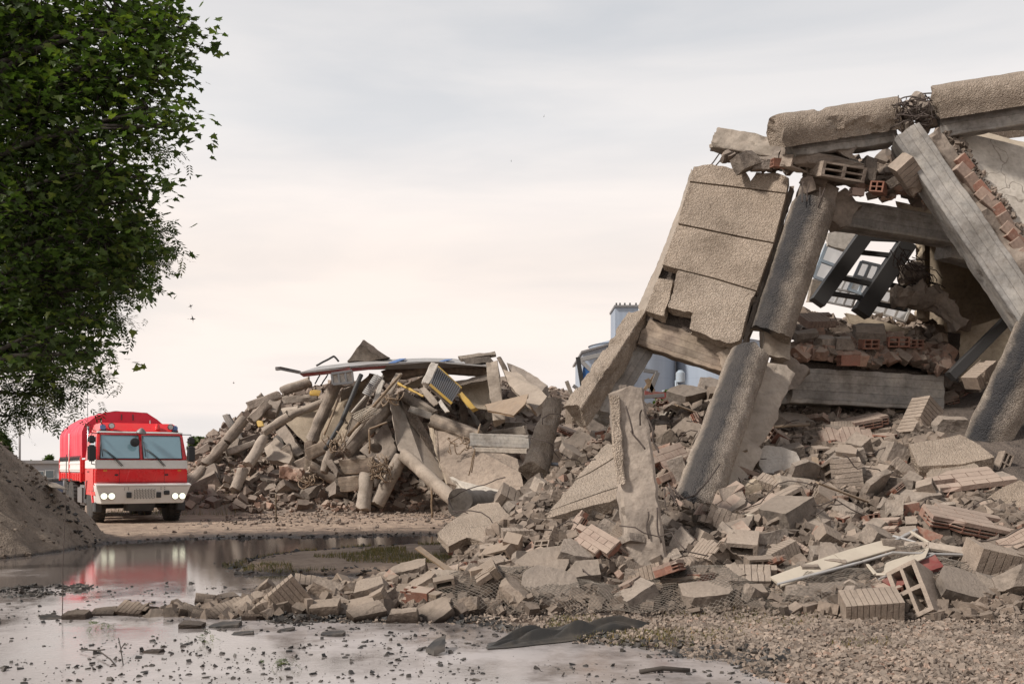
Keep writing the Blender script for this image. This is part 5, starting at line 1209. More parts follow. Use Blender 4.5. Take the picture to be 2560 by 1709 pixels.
# wheels
tp = [(-.19, .36), (-.19, .53), (-.17, .60), (-.12, .635), (.12, .635), (.17, .60), (.19, .53), (.19, .36)]
def wheel(x, y):
    w_ = empty('wheel'); w_.parent = TR; w_.location = (x, y, .635); s = 1 if x > 0 else -1
    ty = lathe('tyre', tp, M['tyre'], w_, 40, 'x')
    vs = []; fs = []
    for k_ in range(30):
        for sgn in (-1, 1):
            a = 2 * math.pi * (k_ + (.5 if sgn > 0 else 0)) / 30; da = .075
            p = []
            for xx, rr in ((.02 * sgn, .632), (.17 * sgn, .612)):
                for aa in (a - da / 2, a + da / 2):
                    for r2_ in (rr, rr + .028): p.append((xx, r2_ * math.cos(aa), r2_ * math.sin(aa)))
            k0 = len(vs); vs += p; fs += [(k0 + 1, k0 + 3, k0 + 7, k0 + 5), (k0, k0 + 1, k0 + 5, k0 + 4), (k0 + 2, k0 + 6, k0 + 7, k0 + 3), (k0 + 4, k0 + 5, k0 + 7, k0 + 6), (k0, k0 + 2, k0 + 3, k0 + 1)]
    T(mesh('tread', vs, fs, M['tyre']), w_)
    rm = lathe('rim', [(.15 * s, .37), (.17 * s, .35), (.08 * s, .31), (.05 * s, .20), (.14 * s, .16), (.17 * s, .10), (.18 * s, 0)], M['rim'], w_, 32, 'x')
    bv, bf = tubes([[Vector((.06 * s, .24 * math.cos(a), .24 * math.sin(a))), Vector((.09 * s, .24 * math.cos(a), .24 * math.sin(a)))] for a in [2 * math.pi * i / 10 for i in range(10)]], .016, 6)
    T(mesh('wheel_nuts', bv, bf, M['under']), w_)
for x in (-1.05, 1.05):
    for y in (1.25, 5.3, 6.65): wheel(x, y)
# space behind the cab: exhaust, ladder frame
box('rear_cab_panel', (0, 2.06, 1.7), (2.3, .08, 1.7), M['tred'], TR, .02); box('equipment_box', (-.75, 2.35, 1.45), (.85, .4, .95), M['tred'], TR, .02); box('equipment_box', (.75, 2.35, 1.45), (.85, .4, .95), M['tred'], TR, .02)
T(tube_obj('exhaust_pipe', [[Vector((-1.12, 2.3, 1.5)), Vector((-1.12, 2.3, 2.85))]], .035, M['chrome'])); T(tube_obj('air_intake', [[Vector((-.95, 2.2, 1.6)), Vector((-.95, 2.2, 2.62)), Vector((-.85, 2.15, 2.72)), Vector((-.55, 2.12, 2.55))]], .085, M['chrome'], sides=14))
# load bed
bd = box('load_bed', (0, 5.2, 1.33), (2.5, 5.1, .26), M['tred'], TR, .02)
for s in (-1, 1):
    for i in range(2):
        y = 3.95 + i * 2.52
        pb = box('side_board', (s * 1.262, y, 1.66), (.03, 2.46, .36), M['twhite'], TR, .01)
        for z in (-.09, .09): T(box('board_rib', (s * .02, 0, z), (.02, 2.40, .07), M['twhite'], None, .01), pb)
    for i in range(3): box('stake', (s * 1.275, 2.68 + i * 2.52, 1.55), (.05, .07, .75), M['tred'], TR, .01)
    for i in range(12): box('bed_rib', (s * 1.26, 2.85 + i * .43, 1.33), (.03, .05, .22), M['tred'], TR, .008)
box('front_board', (0, 2.66, 1.66), (2.5, .05, .40), M['tred'], TR, .01)
# tarpaulin: cross-section with sagging cloth between the hoops
cs = [(-1.25, 1.90), (-1.255, 2.3), (-1.25, 2.70), (-1.18, 2.88), (-.92, 3.12), (-.62, 3.30), (-.2, 3.34), (.2, 3.34), (.62, 3.31), (.92, 3.12), (1.18, 2.88), (1.25, 2.70), (1.255, 2.3), (1.25, 1.90)]
dens = []
for i in range(len(cs) - 1):
    for k_ in range(5): t_ = k_ / 5; dens.append((cs[i][0] * (1 - t_) + cs[i + 1][0] * t_, cs[i][1] * (1 - t_) + cs[i + 1][1] * t_))
dens.append(cs[-1]); NY = 70; vs = []; fs = []
for j in range(NY + 1):
    y = 2.62 + 5.2 * j / NY; sag = abs(math.sin(math.pi * 4 * j / NY))
    for (x, z) in dens:
        c = Vector((x, 0, z - 2.2)); n_ = c.normalized(); k_ = noise.noise(Vector((x * 2, y * 1.6, z * .6))) * .035 + noise.noise(Vector((x * 3, y * 7, z * 1.0))) * .022 - .035 * sag * (1 if z < 3.25 else 1.3)
        vs.append((x + n_.x * k_, y, z + n_.z * k_ + (0.012 * math.sin(y * 20) if z < 1.95 else 0)))
nd = len(dens)
for j in range(NY):
    for i in range(nd - 1): fs.append((j * nd + i, j * nd + i + 1, (j + 1) * nd + i + 1, (j + 1) * nd + i))
tpn = T(mesh('tarpaulin', vs, fs, M['tarp'], smooth=True))
# front and back sheets
for yy, nm in ((2.60, 'tarpaulin_front'), (7.84, 'tarpaulin_back')):
    vs = []; fs = []; R_ = 12
    for r_ in range(R_ + 1):
        t_ = r_ / R_
        for (x, z) in dens:
            xx, z2 = x * t_, 2.1 + (z - 2.1) * t_ * .999
            vs.append((xx, yy + (noise.noise(Vector((xx * 2.5, z2 * 1.2, yy))) * .05 + noise.noise(Vector((xx * 6, z2 * 3, yy))) * .02) * (1 - t_ ** 4), z2))
    for r_ in range(R_):
        for i in range(nd - 1): fs.append((r_ * nd + i, r_ * nd + i + 1, (r_ + 1) * nd + i + 1, (r_ + 1) * nd + i))
    # close the bottom
    o = T(mesh(nm, vs, fs, M['tarp'], smooth=True))
lace = []
for s in (-1, 1):
    for i in range(26):
        y = 2.8 + i * .19; lace += [[Vector((s * 1.27, y, 1.98)), Vector((s * 1.285, y + .09, 1.82))], [Vector((s * 1.285, y + .09, 1.82)), Vector((s * 1.27, y + .19, 1.98))]]
T(tube_obj('lacing_rope', lace, .008, M['under'], sides=4))
T(tube_obj('tarp_seam', [[Vector((-1.29, 5.24, 1.5)), Vector((-1.28, 5.24, 2.72))]], .022, M['twhite']))
for x in (-.72, .70): box('tarp_clip', (x, 2.57, 3.02), (.04, .02, .12), M['twhite'], TR, .006)
for x in (-.13, .20): box('tarp_strap', (x, 2.57, 3.16), (.03, .02, .18), M['under'], TR, .006)
T(tube_obj('antenna', [[Vector((-1.1, 2.5, 2.7)), Vector((-1.12, 2.5, 4.3))]], .008, M['under']))
# ------------------------------------------------------------------ second collapsed building behind the clearing
def fc(X0, Y0, X1, Y1, w_, d0, d1, lab, mat='cfar', kind='round', cat='column', name='broken_column', t_=None, sp=.12, **k):
    """lower end first"""
    wd = wpx(w_ * .34057, (d0 + d1) / 2)
    pr = prof_round(wd / 2, 20) if kind == 'round' else prof_box(wd, t_ or wd * .9, 4, .02)
    o = sweep(name, i4(X0, Y0, d0), i4(X1, Y1, d1), pr, M[mat], step=.16, rough=.025, jag=(.12, .12), spall=sp, **k); ANCH.append((lab, 450 + (X0 + X1) / 2 * .34, 820 + (Y0 + Y1) / 2 * .34, 'far')); return thing1(o, lab, cat)
fc(965, 830, 1150, 400, 88, 36, 36.5, 'thick round column leaning right in front of the beige wall of the far ruin')
fc(612, 765, 800, 645, 62, 35.5, 36, 'left part of the bent pale pipe-like column across the beige wall', 'cpale')
fc(790, 650, 1050, 545, 62, 36, 36.6, 'right part of the bent pale pipe-like column across the beige wall', 'cpale')
fc(1160, 510, 1275, 455, 70, 37.5, 38, 'upper right stretch of the bent pale column, behind the thick column', 'cpale')
fc(505, 1000, 615, 810, 82, 34.5, 35.2, 'short column leaning below the left end of the bent pale column', 'cpale')
fc(335, 835, 470, 670, 84, 35.8, 36.3, 'column segment at the upper left flank of the far ruin')
fc(175, 1010, 330, 845, 78, 35, 35.7, 'column segment in the middle of the left flank of the far ruin')
fc(55, 1165, 170, 1030, 74, 34.2, 34.9, 'lowest column segment of the left flank, right beside the truck')
fc(520, 680, 640, 565, 74, 36.6, 37, 'squared beam segment above the upper left column segment', 'conc', 'box', 'beam', 'broken_beam')
fc(500, 575, 730, 490, 62, 37.5, 37.8, 'slanted beam end sticking out to the left on the far ruin', 'conc', 'box', 'beam', 'broken_beam')
fc(745, 465, 950, 395, 76, 37.8, 38, 'topmost fallen column segment at the left shoulder of the far ruin')
fc(760, 530, 1000, 505, 56, 37.2, 37.3, 'horizontal box beam below the topmost fallen column segment', 'cpale', 'box', 'beam', 'broken_beam')
fc(660, 640, 700, 560, 90, 37.0, 37.4, 'dark block in the hollow below the horizontal box beam', 'conc', 'box', 'concrete block', 'concrete_block')
fc(400, 1195, 465, 1035, 80, 34, 34.3, 'short thick column stub in the rubble left of the far ruin', 'cpale')
fc(1205, 915, 1540, 560, 108, 34, 35.5, 'half-pipe column leaning up to the right in the middle of the far ruin', 'cfar')
fc(1195, 890, 1500, 510, 22, 33.6, 35.0, 'thin pale lip along the half-pipe column', 'cpale', 'box', 'lip', 'broken_edge', t_=.2)
fc(1500, 540, 1610, 335, 44, 35, 35.6, 'thin plank standing above the half-pipe column', 'cpale', 'box', 'plank', 'concrete_plank', t_=.15)
fc(2010, 1262, 1645, 930, 100, 31.5, 33.5, 'long pale fallen column sloping to the right in front of the trough', 'cpale', sp=.05)
fc(1440, 1300, 1620, 950, 108, 33.2, 33.8, 'pale column leaning right under the head of the long fallen column', 'cpale', sp=.06)
fc(1345, 1330, 1370, 1075, 108, 33, 33.4, 'upright short column stub at the foot of the far ruin', 'cpale')
fc(1870, 640, 1640, 500, 86, 35.6, 36.2, 'upper fallen column in shade, sloping right behind the trough')
fc(2190, 800, 1860, 680, 112, 34.6, 35.4, 'lower fallen column, right of the upper one in shade')
fc(1680, 590, 1850, 650, 50, 35.4, 35.4, 'smooth shaded beam under the upper fallen column', 'board', 'box', 'beam', 'broken_beam')
fc(1490, 355, 1850, 290, 92, 37, 37, 'ribbed top column left of the white post on the far ruin')
fc(1890, 290, 2290, 320, 84, 37, 37, 'long top column right of the white post with pale patches')
fc(2345, 690, 2290, 260, 88, 33.5, 34.2, 'pale upright pillar at the right end of the far ruin', 'cpale', 'box', 'pillar', 'broken_pillar')
fc(1055, 1055, 1110, 890, 66, 34, 34.3, 'thin round stub under the dark pole of the far ruin')
fc(940, 1060, 950, 830, 56, 35.2, 35.3, 'square post under the foot of the thick leaning column', 'boardt', 'box', 'post', 'broken_post')
fc(940, 930, 1110, 850, 90, 35, 35, 'board-marked box beam end below the thick leaning column', 'boardt', 'box', 'beam', 'broken_beam')
fc(2150, 850, 2560, 862, 84, 29, 29, 'long straight beam lying across at the right of the far ruin', 'board', 'box', 'beam', 'broken_beam')
fc(1180, 1020, 1420, 1000, 115, 34, 34, 'upper board-marked block in the foot of the far ruin', 'boardt', 'box', 'concrete block', 'concrete_block')
fc(1170, 1145, 1420, 1130, 110, 33.7, 33.7, 'lower board-marked block in the foot of the far ruin', 'boardt', 'box', 'concrete block', 'concrete_block')
fc(1420, 1010, 1530, 1000, 110, 34.1, 34.1, 'fibrous broken end right of the upper board-marked block', 'conc', 'box', 'concrete block', 'concrete_block')
fc(360, 870, 590, 790, 50, 36.4, 36.6, 'flat slab edge in the left flank of the far ruin', 'conc', 'box', 'beam', 'broken_beam')
fc(350, 910, 560, 840, 42, 35.8, 36.2, 'lower flat slab edge in the left flank of the far ruin', 'cpale', 'box', 'beam', 'broken_beam')
fc(90, 940, 210, 870, 52, 36.8, 37, 'weathered beam at the left end of the heap beside the truck cab', 'conc', 'box', 'beam', 'broken_beam')
fc(2130, 1300, 2340, 1260, 44, 27.5, 26.8, 'pale cylinder end behind the rounded column end', 'cpale')
fc(1100, 980, 1160, 1080, 50, 33.8, 33.6, 'tilted flat stub right of the thin round stub', 'conc', 'box', 'concrete stub', 'concrete_stub')
def fs_(name, pts, mat, lab, cat, th=(0, .25, 0), jag=.05, **k):
    o = slab(name, [i4(x, y, d) for x, y, d in pts], Vector(th), M[mat], jag=jag, seg=.2, rough=.03, **k); return thing1(o, lab, cat)
fs_('beige_wall', [(780, 700, 37), (860, 650, 37.3), (1050, 570, 37.8), (1270, 440, 38.2), (1400, 335, 38.5), (1330, 560, 38), (1160, 820, 37), (920, 940, 36.4), (915, 840, 36.6)], 'plaster', 'large beige wall panel behind the leaning columns of the far ruin', 'wall panel')
fs_('beige_wall', [(1270, 620, 36.6), (1390, 330, 37.6), (1450, 340, 37.6), (1300, 700, 36.4), (1180, 890, 35.8), (1170, 850, 35.8)], 'cpale', 'narrow beige wall strip right of the dark pole', 'wall panel')
fs_('sloping_trough', [(1525, 500, 35.2), (1600, 480, 36.4), (1690, 700, 35.8), (1920, 1000, 34.4), (2010, 1110, 33.8), (1880, 1110, 33.2), (1700, 930, 33.6), (1600, 900, 33.8)], 'cpale', 'long sloping concrete trough in the middle of the far ruin', 'slab', (.1, .2, -.2))
fs_('trough_side', [(1600, 480, 36.0), (1660, 500, 37.0), (1960, 1000, 35.4), (1990, 1090, 34.6), (1900, 990, 34.6), (1690, 700, 35.6)], 'mound', 'earth covered side of the sloping trough', 'slab', (.1, .2, -.2))
fs_('earth_slab', [(1820, 700, 35.6), (2180, 840, 34.6), (2480, 960, 32.6), (2520, 1180, 30.4), (2280, 1260, 30.5), (1960, 1130, 32.8), (1900, 960, 33.6)], 'mound', 'wide slab buried under brown earth right of the sloping trough', 'slab', (.05, .2, -.3))
fs_('earth_slab_edge', [(1812, 690, 35.7), (1850, 700, 35.5), (1985, 1110, 32.9), (1955, 1150, 32.7), (1895, 980, 33.5)], 'plaster', 'pale broken edge of the earth covered slab', 'slab', (.1, .2, -.1))
fs_('dusty_slab', [(1980, 1090, 32.6), (2200, 1060, 33), (2500, 1150, 31.5), (2470, 1240, 29.8), (2290, 1250, 29.8), (2080, 1170, 31.6)], 'ceil', 'pale dusty slab below the earth covered slab', 'slab', (.05, .2, -.3))
fs_('gabled_corner', [(1225, 245, 39), (1345, 85, 39.2), (1380, 120, 39.3), (1535, 218, 39.5), (1400, 240, 39.3)], 'cfar', 'peaked broken corner rising above the roof sheet of the far ruin', 'wall corner', (0, .6, 0))
fs_('gabled_edge', [(1345, 82, 38.9), (1530, 212, 39.2), (1480, 225, 39.2), (1330, 120, 38.9)], 'conc', 'dark crumbling upper edge of the peaked corner', 'wall edge', (0, .2, 0))
fs_('opening_ceiling', [(1630, 430, 37.2), (1820, 330, 37.4), (1850, 420, 37.2), (1720, 440, 37)], 'plaster', 'small ochre patch of ceiling under the ribbed top column', 'ceiling')
fs_('opening_wall', [(2010, 415, 37.2), (2265, 345, 37), (2275, 600, 36.4), (2110, 580, 36.4)], 'plaster', 'tan ceiling inside the cave-like opening left of the pale pillar', 'ceiling', (0, .2, 0))
fs_('overhang', [(1990, 400, 36.4), (2265, 335, 36.2), (2265, 375, 36.0), (2100, 410, 36.1), (2010, 430, 36.3)], 'conc', 'crumbling overhang above the cave-like opening', 'slab edge', (0, .3, 0), .08)
fs_('shadow_slab', [(1320, 900, 36), (1520, 690, 36.2), (1600, 900, 35.5), (1590, 970, 35.2), (1400, 960, 35.4)], 'conc', 'dark slab in the hollow right of the half-pipe column', 'slab')
fs_('fallen_wall', [(620, 880, 35.8), (700, 800, 36), (830, 930, 35.6), (800, 990, 35), (640, 960, 35.2)], 'cpale', 'pale flat slab under the bent pale column', 'slab', (.05, .2, -.15))
fs_('dark_wall', [(700, 760, 36.6), (770, 710, 36.8), (910, 920, 36), (860, 940, 35.9)], 'conc', 'dark tilted wall piece below the bent pale column', 'wall piece')
fs_('board_marked_slab', [(640, 600, 37.2), (710, 560, 37.4), (770, 660, 37.2), (700, 720, 37)], 'board', 'board-marked face behind the squared beam segment', 'wall piece')
fs_('tan_board', [(2240, 560, 33.2), (2560, 480, 31), (2530, 560, 30), (2450, 640, 30), (2260, 600, 32)], 'wood', 'tan board lying right of the pale pillar', 'board', (0, .1, -.05), .03)
fs_('slab_cluster', [(2370, 300, 34), (2500, 340, 33.5), (2700, 500, 31.5), (2600, 600, 31), (2420, 420, 33)], 'cpale', 'pale tilted slab right of the pale pillar', 'slab', (.1, .2, -.2))
fs_('slab_cluster', [(2400, 250, 36), (2520, 300, 36), (2700, 420, 35), (2650, 470, 34.5), (2450, 350, 35.5)], 'conc', 'dark tilted slab behind the pale one, right of the pillar', 'slab', (.1, .3, -.3))
fs_('broken_plate', [(2040, 205, 38), (2310, 170, 38), (2320, 190, 38), (2060, 225, 38)], 'cpale', 'thin plate lying on the crest at the right of the far ruin', 'slab', (0, .5, -.06), .03)
fs_('broken_plate', [(2080, 228, 38), (2270, 205, 38), (2310, 250, 38), (2100, 262, 38)], 'conc', 'dark block under the thin plate on the crest', 'slab', (0, .5, 0), .05)
# sheet metal roof
rf = empty('sheet_metal_roof', i4(1300, 300, 35.5)); tag(rf, 'long grey sheet metal roof with blue stripes and rust red edge on the far ruin', 'metal roof')
def rfp(nm, p, mat, th=(0, 0, -.03)): return child_w(slab(nm, [i4(x, y, d) for x, y, d in p], Vector(th), M[mat], jag=.0, seg=.5, rough=.004), rf)
rfp('roof_sheet', [(870, 328, 34.6), (1250, 282, 35), (1400, 262, 35.2), (1850, 243, 35.8), (2330, 285, 36), (2330, 270, 40), (2000, 222, 40.5), (1800, 219, 40.5), (1390, 234, 40), (1020, 280, 38)], 'alu')
rfp('roof_gutter', [(698, 285, 34.2), (740, 282, 34.2), (880, 312, 34.5), (870, 333, 34.5), (730, 305, 34.2), (700, 308, 34.2)], 'steel', (0, .2, 0))
rfp('fascia', [(872, 332, 34.55), (1240, 285, 34.9), (1262, 318, 34.9), (1000, 346, 34.7), (905, 357, 34.6)], 'redp', (0, .06, 0)); rfp('fascia', [(1250, 283, 34.95), (1520, 268, 35.3), (1500, 292, 35.3), (1265, 318, 34.95)], 'redp', (0, .06, 0))
for x in (1560, 1900): rfp('blue_stripe', [(x - 30, 268 + (x - 1060) * -.015, 36.6), (x + 25, 262 + (x - 1060) * -.015, 36.6), (x + 100, 226 + max(0, x - 1800) * .05, 39.8), (x + 50, 229 + max(0, x - 1800) * .05, 39.8)], 'blue', (0, 0, .03))
rfp('edge_flashing', [(870, 322, 34.5), (1250, 278, 34.9), (1850, 238, 35.7), (2330, 278, 35.9), (2330, 290, 35.9), (1850, 250, 35.7), (1250, 291, 34.9), (870, 334, 34.5)], 'alu', (0, .04, 0))
def poles(name, prs, r, mat, lab, cat, amp=.02):
    o = tube_obj(name, [wiggle(i4(*a), i4(*b), 6, amp) for a, b in prs], r, M[mat]); return thing1(o, lab, cat)
poles('bent_pole', [((1000, 275, 38), (1130, 205, 38.2)), ((1130, 205, 38.2), (1165, 245, 38.2))], .04, 'dark', 'bent pole sticking up over the left half of the metal roof', 'pole')
poles('long_pole', [((1065, 890, 33.6), (1190, 680, 34)), ((1190, 680, 34), (1330, 340, 34.6))], .085, 'dark', 'long dark pole leaning across the beige wall', 'pole')
poles('thin_pole', [((1060, 780, 34.5), (1195, 450, 35.5))], .04, 'wood', 'thin brownish pole left of the long dark pole', 'pole')
poles('rail_post', [((1260, 620, 34.5), (1490, 350, 35.3))], .05, 'white', 'pale rail leaning right of the long dark pole', 'rail')
poles('rail_post', [((1230, 790, 34), (1620, 340, 35))], .06, 'wood', 'brown rail lying on the half-pipe column', 'rail')
poles('hanging_strut', [((990, 410, 35), (1028, 345, 35)), ((1035, 425, 35), (1085, 340, 35))], .025, 'dark', 'pair of struts holding the left end of the metal roof', 'strut')
poles('planted_stick', [((1390, 920, 30), (1390, 740, 30)), ((1390, 740, 30), (1520, 690, 30))], .03, 'wood', 'thin stick standing before the hollow with a bent top', 'stick')
poles('planted_stake', [((1850, 1390, 27.5), (1845, 1170, 27.5))], .03, 'wood', 'stake in the sand right of the long fallen column', 'stake')
poles('planted_stake', [((705, 1420, 24), (703, 1215, 24))], .02, 'wood', 'thin weathered stake in the sand before the far ruin', 'stake')
poles('thin_branch', [((2120, 1080, 28), (2205, 700, 28)), ((2140, 1060, 28), (2195, 720, 28))], .018, 'wood', 'thin pale stick standing on the earth covered slab', 'stick')
# stair flight with yellow edges, yellow beam, white post
st = empty('stair_flight', i4(1950, 560, 34.5)); tag(st, 'grey stair flight with yellow edges hanging below the top column', 'stairs')
A, B, C = i4(1880, 285, 35.2), i4(2060, 450, 35), i4(1830, 420, 34.2)
nn_ = (B - A).cross(C - A).normalized(); nn_ = nn_ if nn_.y < 0 else -nn_
D_ = i4(1990, 560, 34.2)
for k_ in range(14):
    a = A.lerp(B, k_ / 14); b_ = C.lerp(D_, k_ / 14); a2 = A.lerp(B, (k_ + .6) / 14); b2 = C.lerp(D_, (k_ + .6) / 14)
    child_w(slab('step', [a, a2, b2, b_], nn_ * .09, M['steel'], jag=0, seg=2, rough=0), st)
child_w(slab('stair_slab', [A, B, D_, C], -nn_ * .12, M['conc'], jag=.02, seg=.3), st)
bar(A + nn_ * .05, B + nn_ * .05, .09, M['yellow'], st, 'edge'); bar(C + nn_ * .05, D_ + nn_ * .05, .09, M['yellow'], st, 'edge')
fc(2160, 600, 2055, 480, 38, 34.6, 34.8, 'yellow beam end right of the stair flight', 'yellow', 'box', 'beam', 'yellow_beam', sp=0)
fc(1790, 500, 1590, 400, 16, 34.7, 35.4, 'thin yellow bar left of the stair flight', 'yellow', 'box', 'bar', 'yellow_bar', t_=.06, sp=0)
fc(1175, 870, 1215, 740, 36, 34.2, 34.6, 'yellowish plate beside the lower end of the half-pipe column', 'plaster', 'box', 'plate', 'ochre_plate', t_=.08)
fc(600, 730, 580, 680, 42, 36.2, 36.3, 'small ochre tile left of the bent pale column', 'yellow', 'box', 'plate', 'ochre_plate', t_=.06)
fc(960, 475, 1020, 478, 40, 36.6, 36.6, 'ochre plate below the topmost fallen column segment', 'yellow', 'box', 'plate', 'ochre_plate', t_=.06)
fc(1795, 420, 1870, 265, 56, 34.4, 34.8, 'white post left of the stair flight', 'white', 'box', 'post', 'white_post')
fc(1880, 560, 1780, 440, 46, 34.2, 34.5, 'crumbled pale post continuing down from the white post', 'cpale', 'box', 'post', 'broken_post', sp=.35)
fc(1965, 620, 1910, 540, 30, 33.8, 34, 'short pale plank below the stair flight', 'white', 'box', 'plank', 'plank', t_=.08)
fc(1410, 640, 1480, 390, 44, 34.6, 35.2, 'white panel strip with a red mark in the middle of the far ruin', 'white', 'box', 'strip', 'white_strip', t_=.06)
# window under the roof
w4 = [i4(1112, 335, 34.6), i4(1262, 312, 34.7), i4(1272, 398, 34.7), i4(1122, 412, 34.6)]
wr = empty('window', (w4[2] + w4[3]) / 2); tag(wr, 'white three-pane window hanging under the red edge of the metal roof', 'window')
L4 = lambda u, v: (w4[0].lerp(w4[1], u)).lerp(w4[3].lerp(w4[2], u), v)
for i in range(4): bar(L4(i / 3, 0), L4(i / 3, 1), .07, M['steel'], wr, 'mullion')
for v_ in (0, 1): bar(L4(0, v_), L4(1, v_), .08, M['steel'], wr, 'rail')
child_w(mesh('pane', [p + Vector((0, .03, 0)) for p in w4], [(0, 1, 2, 3)], M['white']), wr)
gr = tube_obj('wire_grille', [[i4(1250 + i * 12, 640 - i * 6, 34.2), i4(1330 + i * 12, 690 - i * 8, 34.0)] for i in range(12)] + [[i4(1250 + j * 16, 640 + j * 10, 34.15), i4(1385 + j * 16, 575 + j * 8, 34.15)] for j in range(6)], .012, M['creamf']); thing1(gr, 'bent wire grille over the half-pipe column', 'grille')
gr = tube_obj('radiator', [[i4(1340 + i * 8, 470 - i * 12, 34.8), i4(1400 + i * 8, 500 - i * 12, 34.8)] for i in range(12)], .03, M['alu']); thing1(gr, 'ribbed metal radiator left of the white panel strip', 'radiator')
# hanging cable tangles at the feet
for (x0, x1, y0, y1, n_, lab) in ((1390, 1560, 920, 1150, 26, 'tangle of cut cables over the board-marked blocks'), (880, 1010, 1070, 1160, 12, 'tangle of cut cables below the thick leaning column'), (1060, 1240, 760, 900, 10, 'cable tangle at the lower end of the half-pipe column'), (1500, 1640, 460, 560, 10, 'cable tangle at the upper end of the trough'), (1960, 2120, 790, 900, 10, 'bent cables on the earth covered slab')):
    o = tube_obj('cable_tangle', [wiggle(i4(random.uniform(x0, x1), random.uniform(y0, (y0 + y1) / 2), 33.2), i4(random.uniform(x0, x1), random.uniform((y0 + y1) / 2, y1), 33), 7, .35, .1) for _ in range(n_)], .018, M['wood']); thing1(o, lab, 'cables')
# blue sheet and twisted frame left of the strut
def at2(X, Y, d): return i1(X, Y, d)
o = slab('blue_sheet', [at2(110, 1405, 24), at2(160, 1450, 24), at2(162, 1520, 23.8), at2(110, 1535, 23.8), at2(100, 1470, 24)], Vector((.05, .1, 0)), M['blue'], jag=.03); thing1(o, 'blue tarpaulin sheet hanging in the twisted frame', 'sheet')
tf = empty('twisted_frame', at2(120, 1540, 24)); tag(tf, 'twisted dark metal frame around the blue sheet', 'metal frame')
for a, b_, w_, mt in (((82, 1370), (110, 1545), .10, 'dark'), ((82, 1372), (160, 1450), .09, 'alu'), ((100, 1380), (250, 1345), .10, 'alu'), ((150, 1440), (240, 1370), .07, 'alu'), ((160, 1390), (260, 1330), .06, 'white'), ((120, 1545), (60, 1500), .08, 'steel'), ((170, 1420), (200, 1350), .06, 'alu'), ((30, 1480), (60, 1560), .09, 'cpale')): bar(at2(*a, 24), at2(*b_, 24), w_, M[mt], tf, 'bar')
tf = empty('twisted_frame', at2(400, 1540, 22)); tag(tf, 'twisted grey metal frame right of the dark inner column', 'metal frame')
for a, b_, w_, mt in (((385, 1430), (450, 1440), .08, 'steel'), ((450, 1440), (415, 1530), .10, 'steel'), ((390, 1520), (440, 1450), .07, 'wood'), ((430, 1530), (400, 1470), .10, 'wood'), ((370, 1555), (480, 1545), .08, 'steel')): bar(at2(*a, 22), at2(*b_, 22), w_, M[mt], tf, 'bar')
tf = empty('roof_battens', at2(560, 1560, 25)); tag(tf, 'splintered battens and rusty beam lying before the silos', 'battens')
for a, b_, w_, mt in (((390, 1540), (700, 1566), .16, 'redp'), ((450, 1548), (640, 1572), .08, 'wood'), ((553, 1510), (552, 1568), .08, 'wood'), ((590, 1570), (700, 1545), .07, 'wood'), ((520, 1568), (650, 1552), .06, 'white')): bar(at2(*a, 25), at2(*b_, 25), w_, M[mt], tf, 'batten')

def zf(X):
    return 'on the left flank of the far ruin' if X < 700 else ('below the columns of the far ruin' if X < 1300 else ('at the foot of the long fallen column' if X < 1900 else 'on the right part of the far ruin'))
# extra broken beams and columns jutting from the far heap
for k_ in range(34):
    X, Y = random.uniform(420, 2500), random.uniform(620, 1180)
    if X > 1900: Y = random.uniform(300, 800)
    px, py = 450 + X * .34057, 820 + Y * .34057; d = hit(px, py)
    if d < 32: continue
    L_ = random.uniform(.8, 2.6); a_ = random.choice((random.gauss(.6, .3), random.gauss(2.4, .4), random.gauss(0, .2))); dv = Vector((math.cos(a_), random.uniform(-.5, .1), math.sin(a_))); c = P(px, py, d - .2)
    w_ = random.uniform(.18, .55); bx = random.random() < .6
    o = sweep('broken_beam' if bx else 'broken_column', c - dv * L_ / 2, c + dv * L_ / 2, prof_box(w_, random.uniform(.12, .4), 4, .02) if bx else prof_round(w_ * .5, 18), M[random.choice(('cfar', 'conc', 'cpale', 'cfar', 'board'))], step=.14, rough=.03, jag=(.12, .12), spall=.2)
    thing1(o, 'broken piece', 'beam' if bx else 'column'); nn2 = ('square broken beam' if bx else 'round broken column piece'); o['label'] = nn2 + ' ' + zf(X); o['group'] = nn2 + ' ' + zf(X); AUTO.append((o, nn2, px, py))
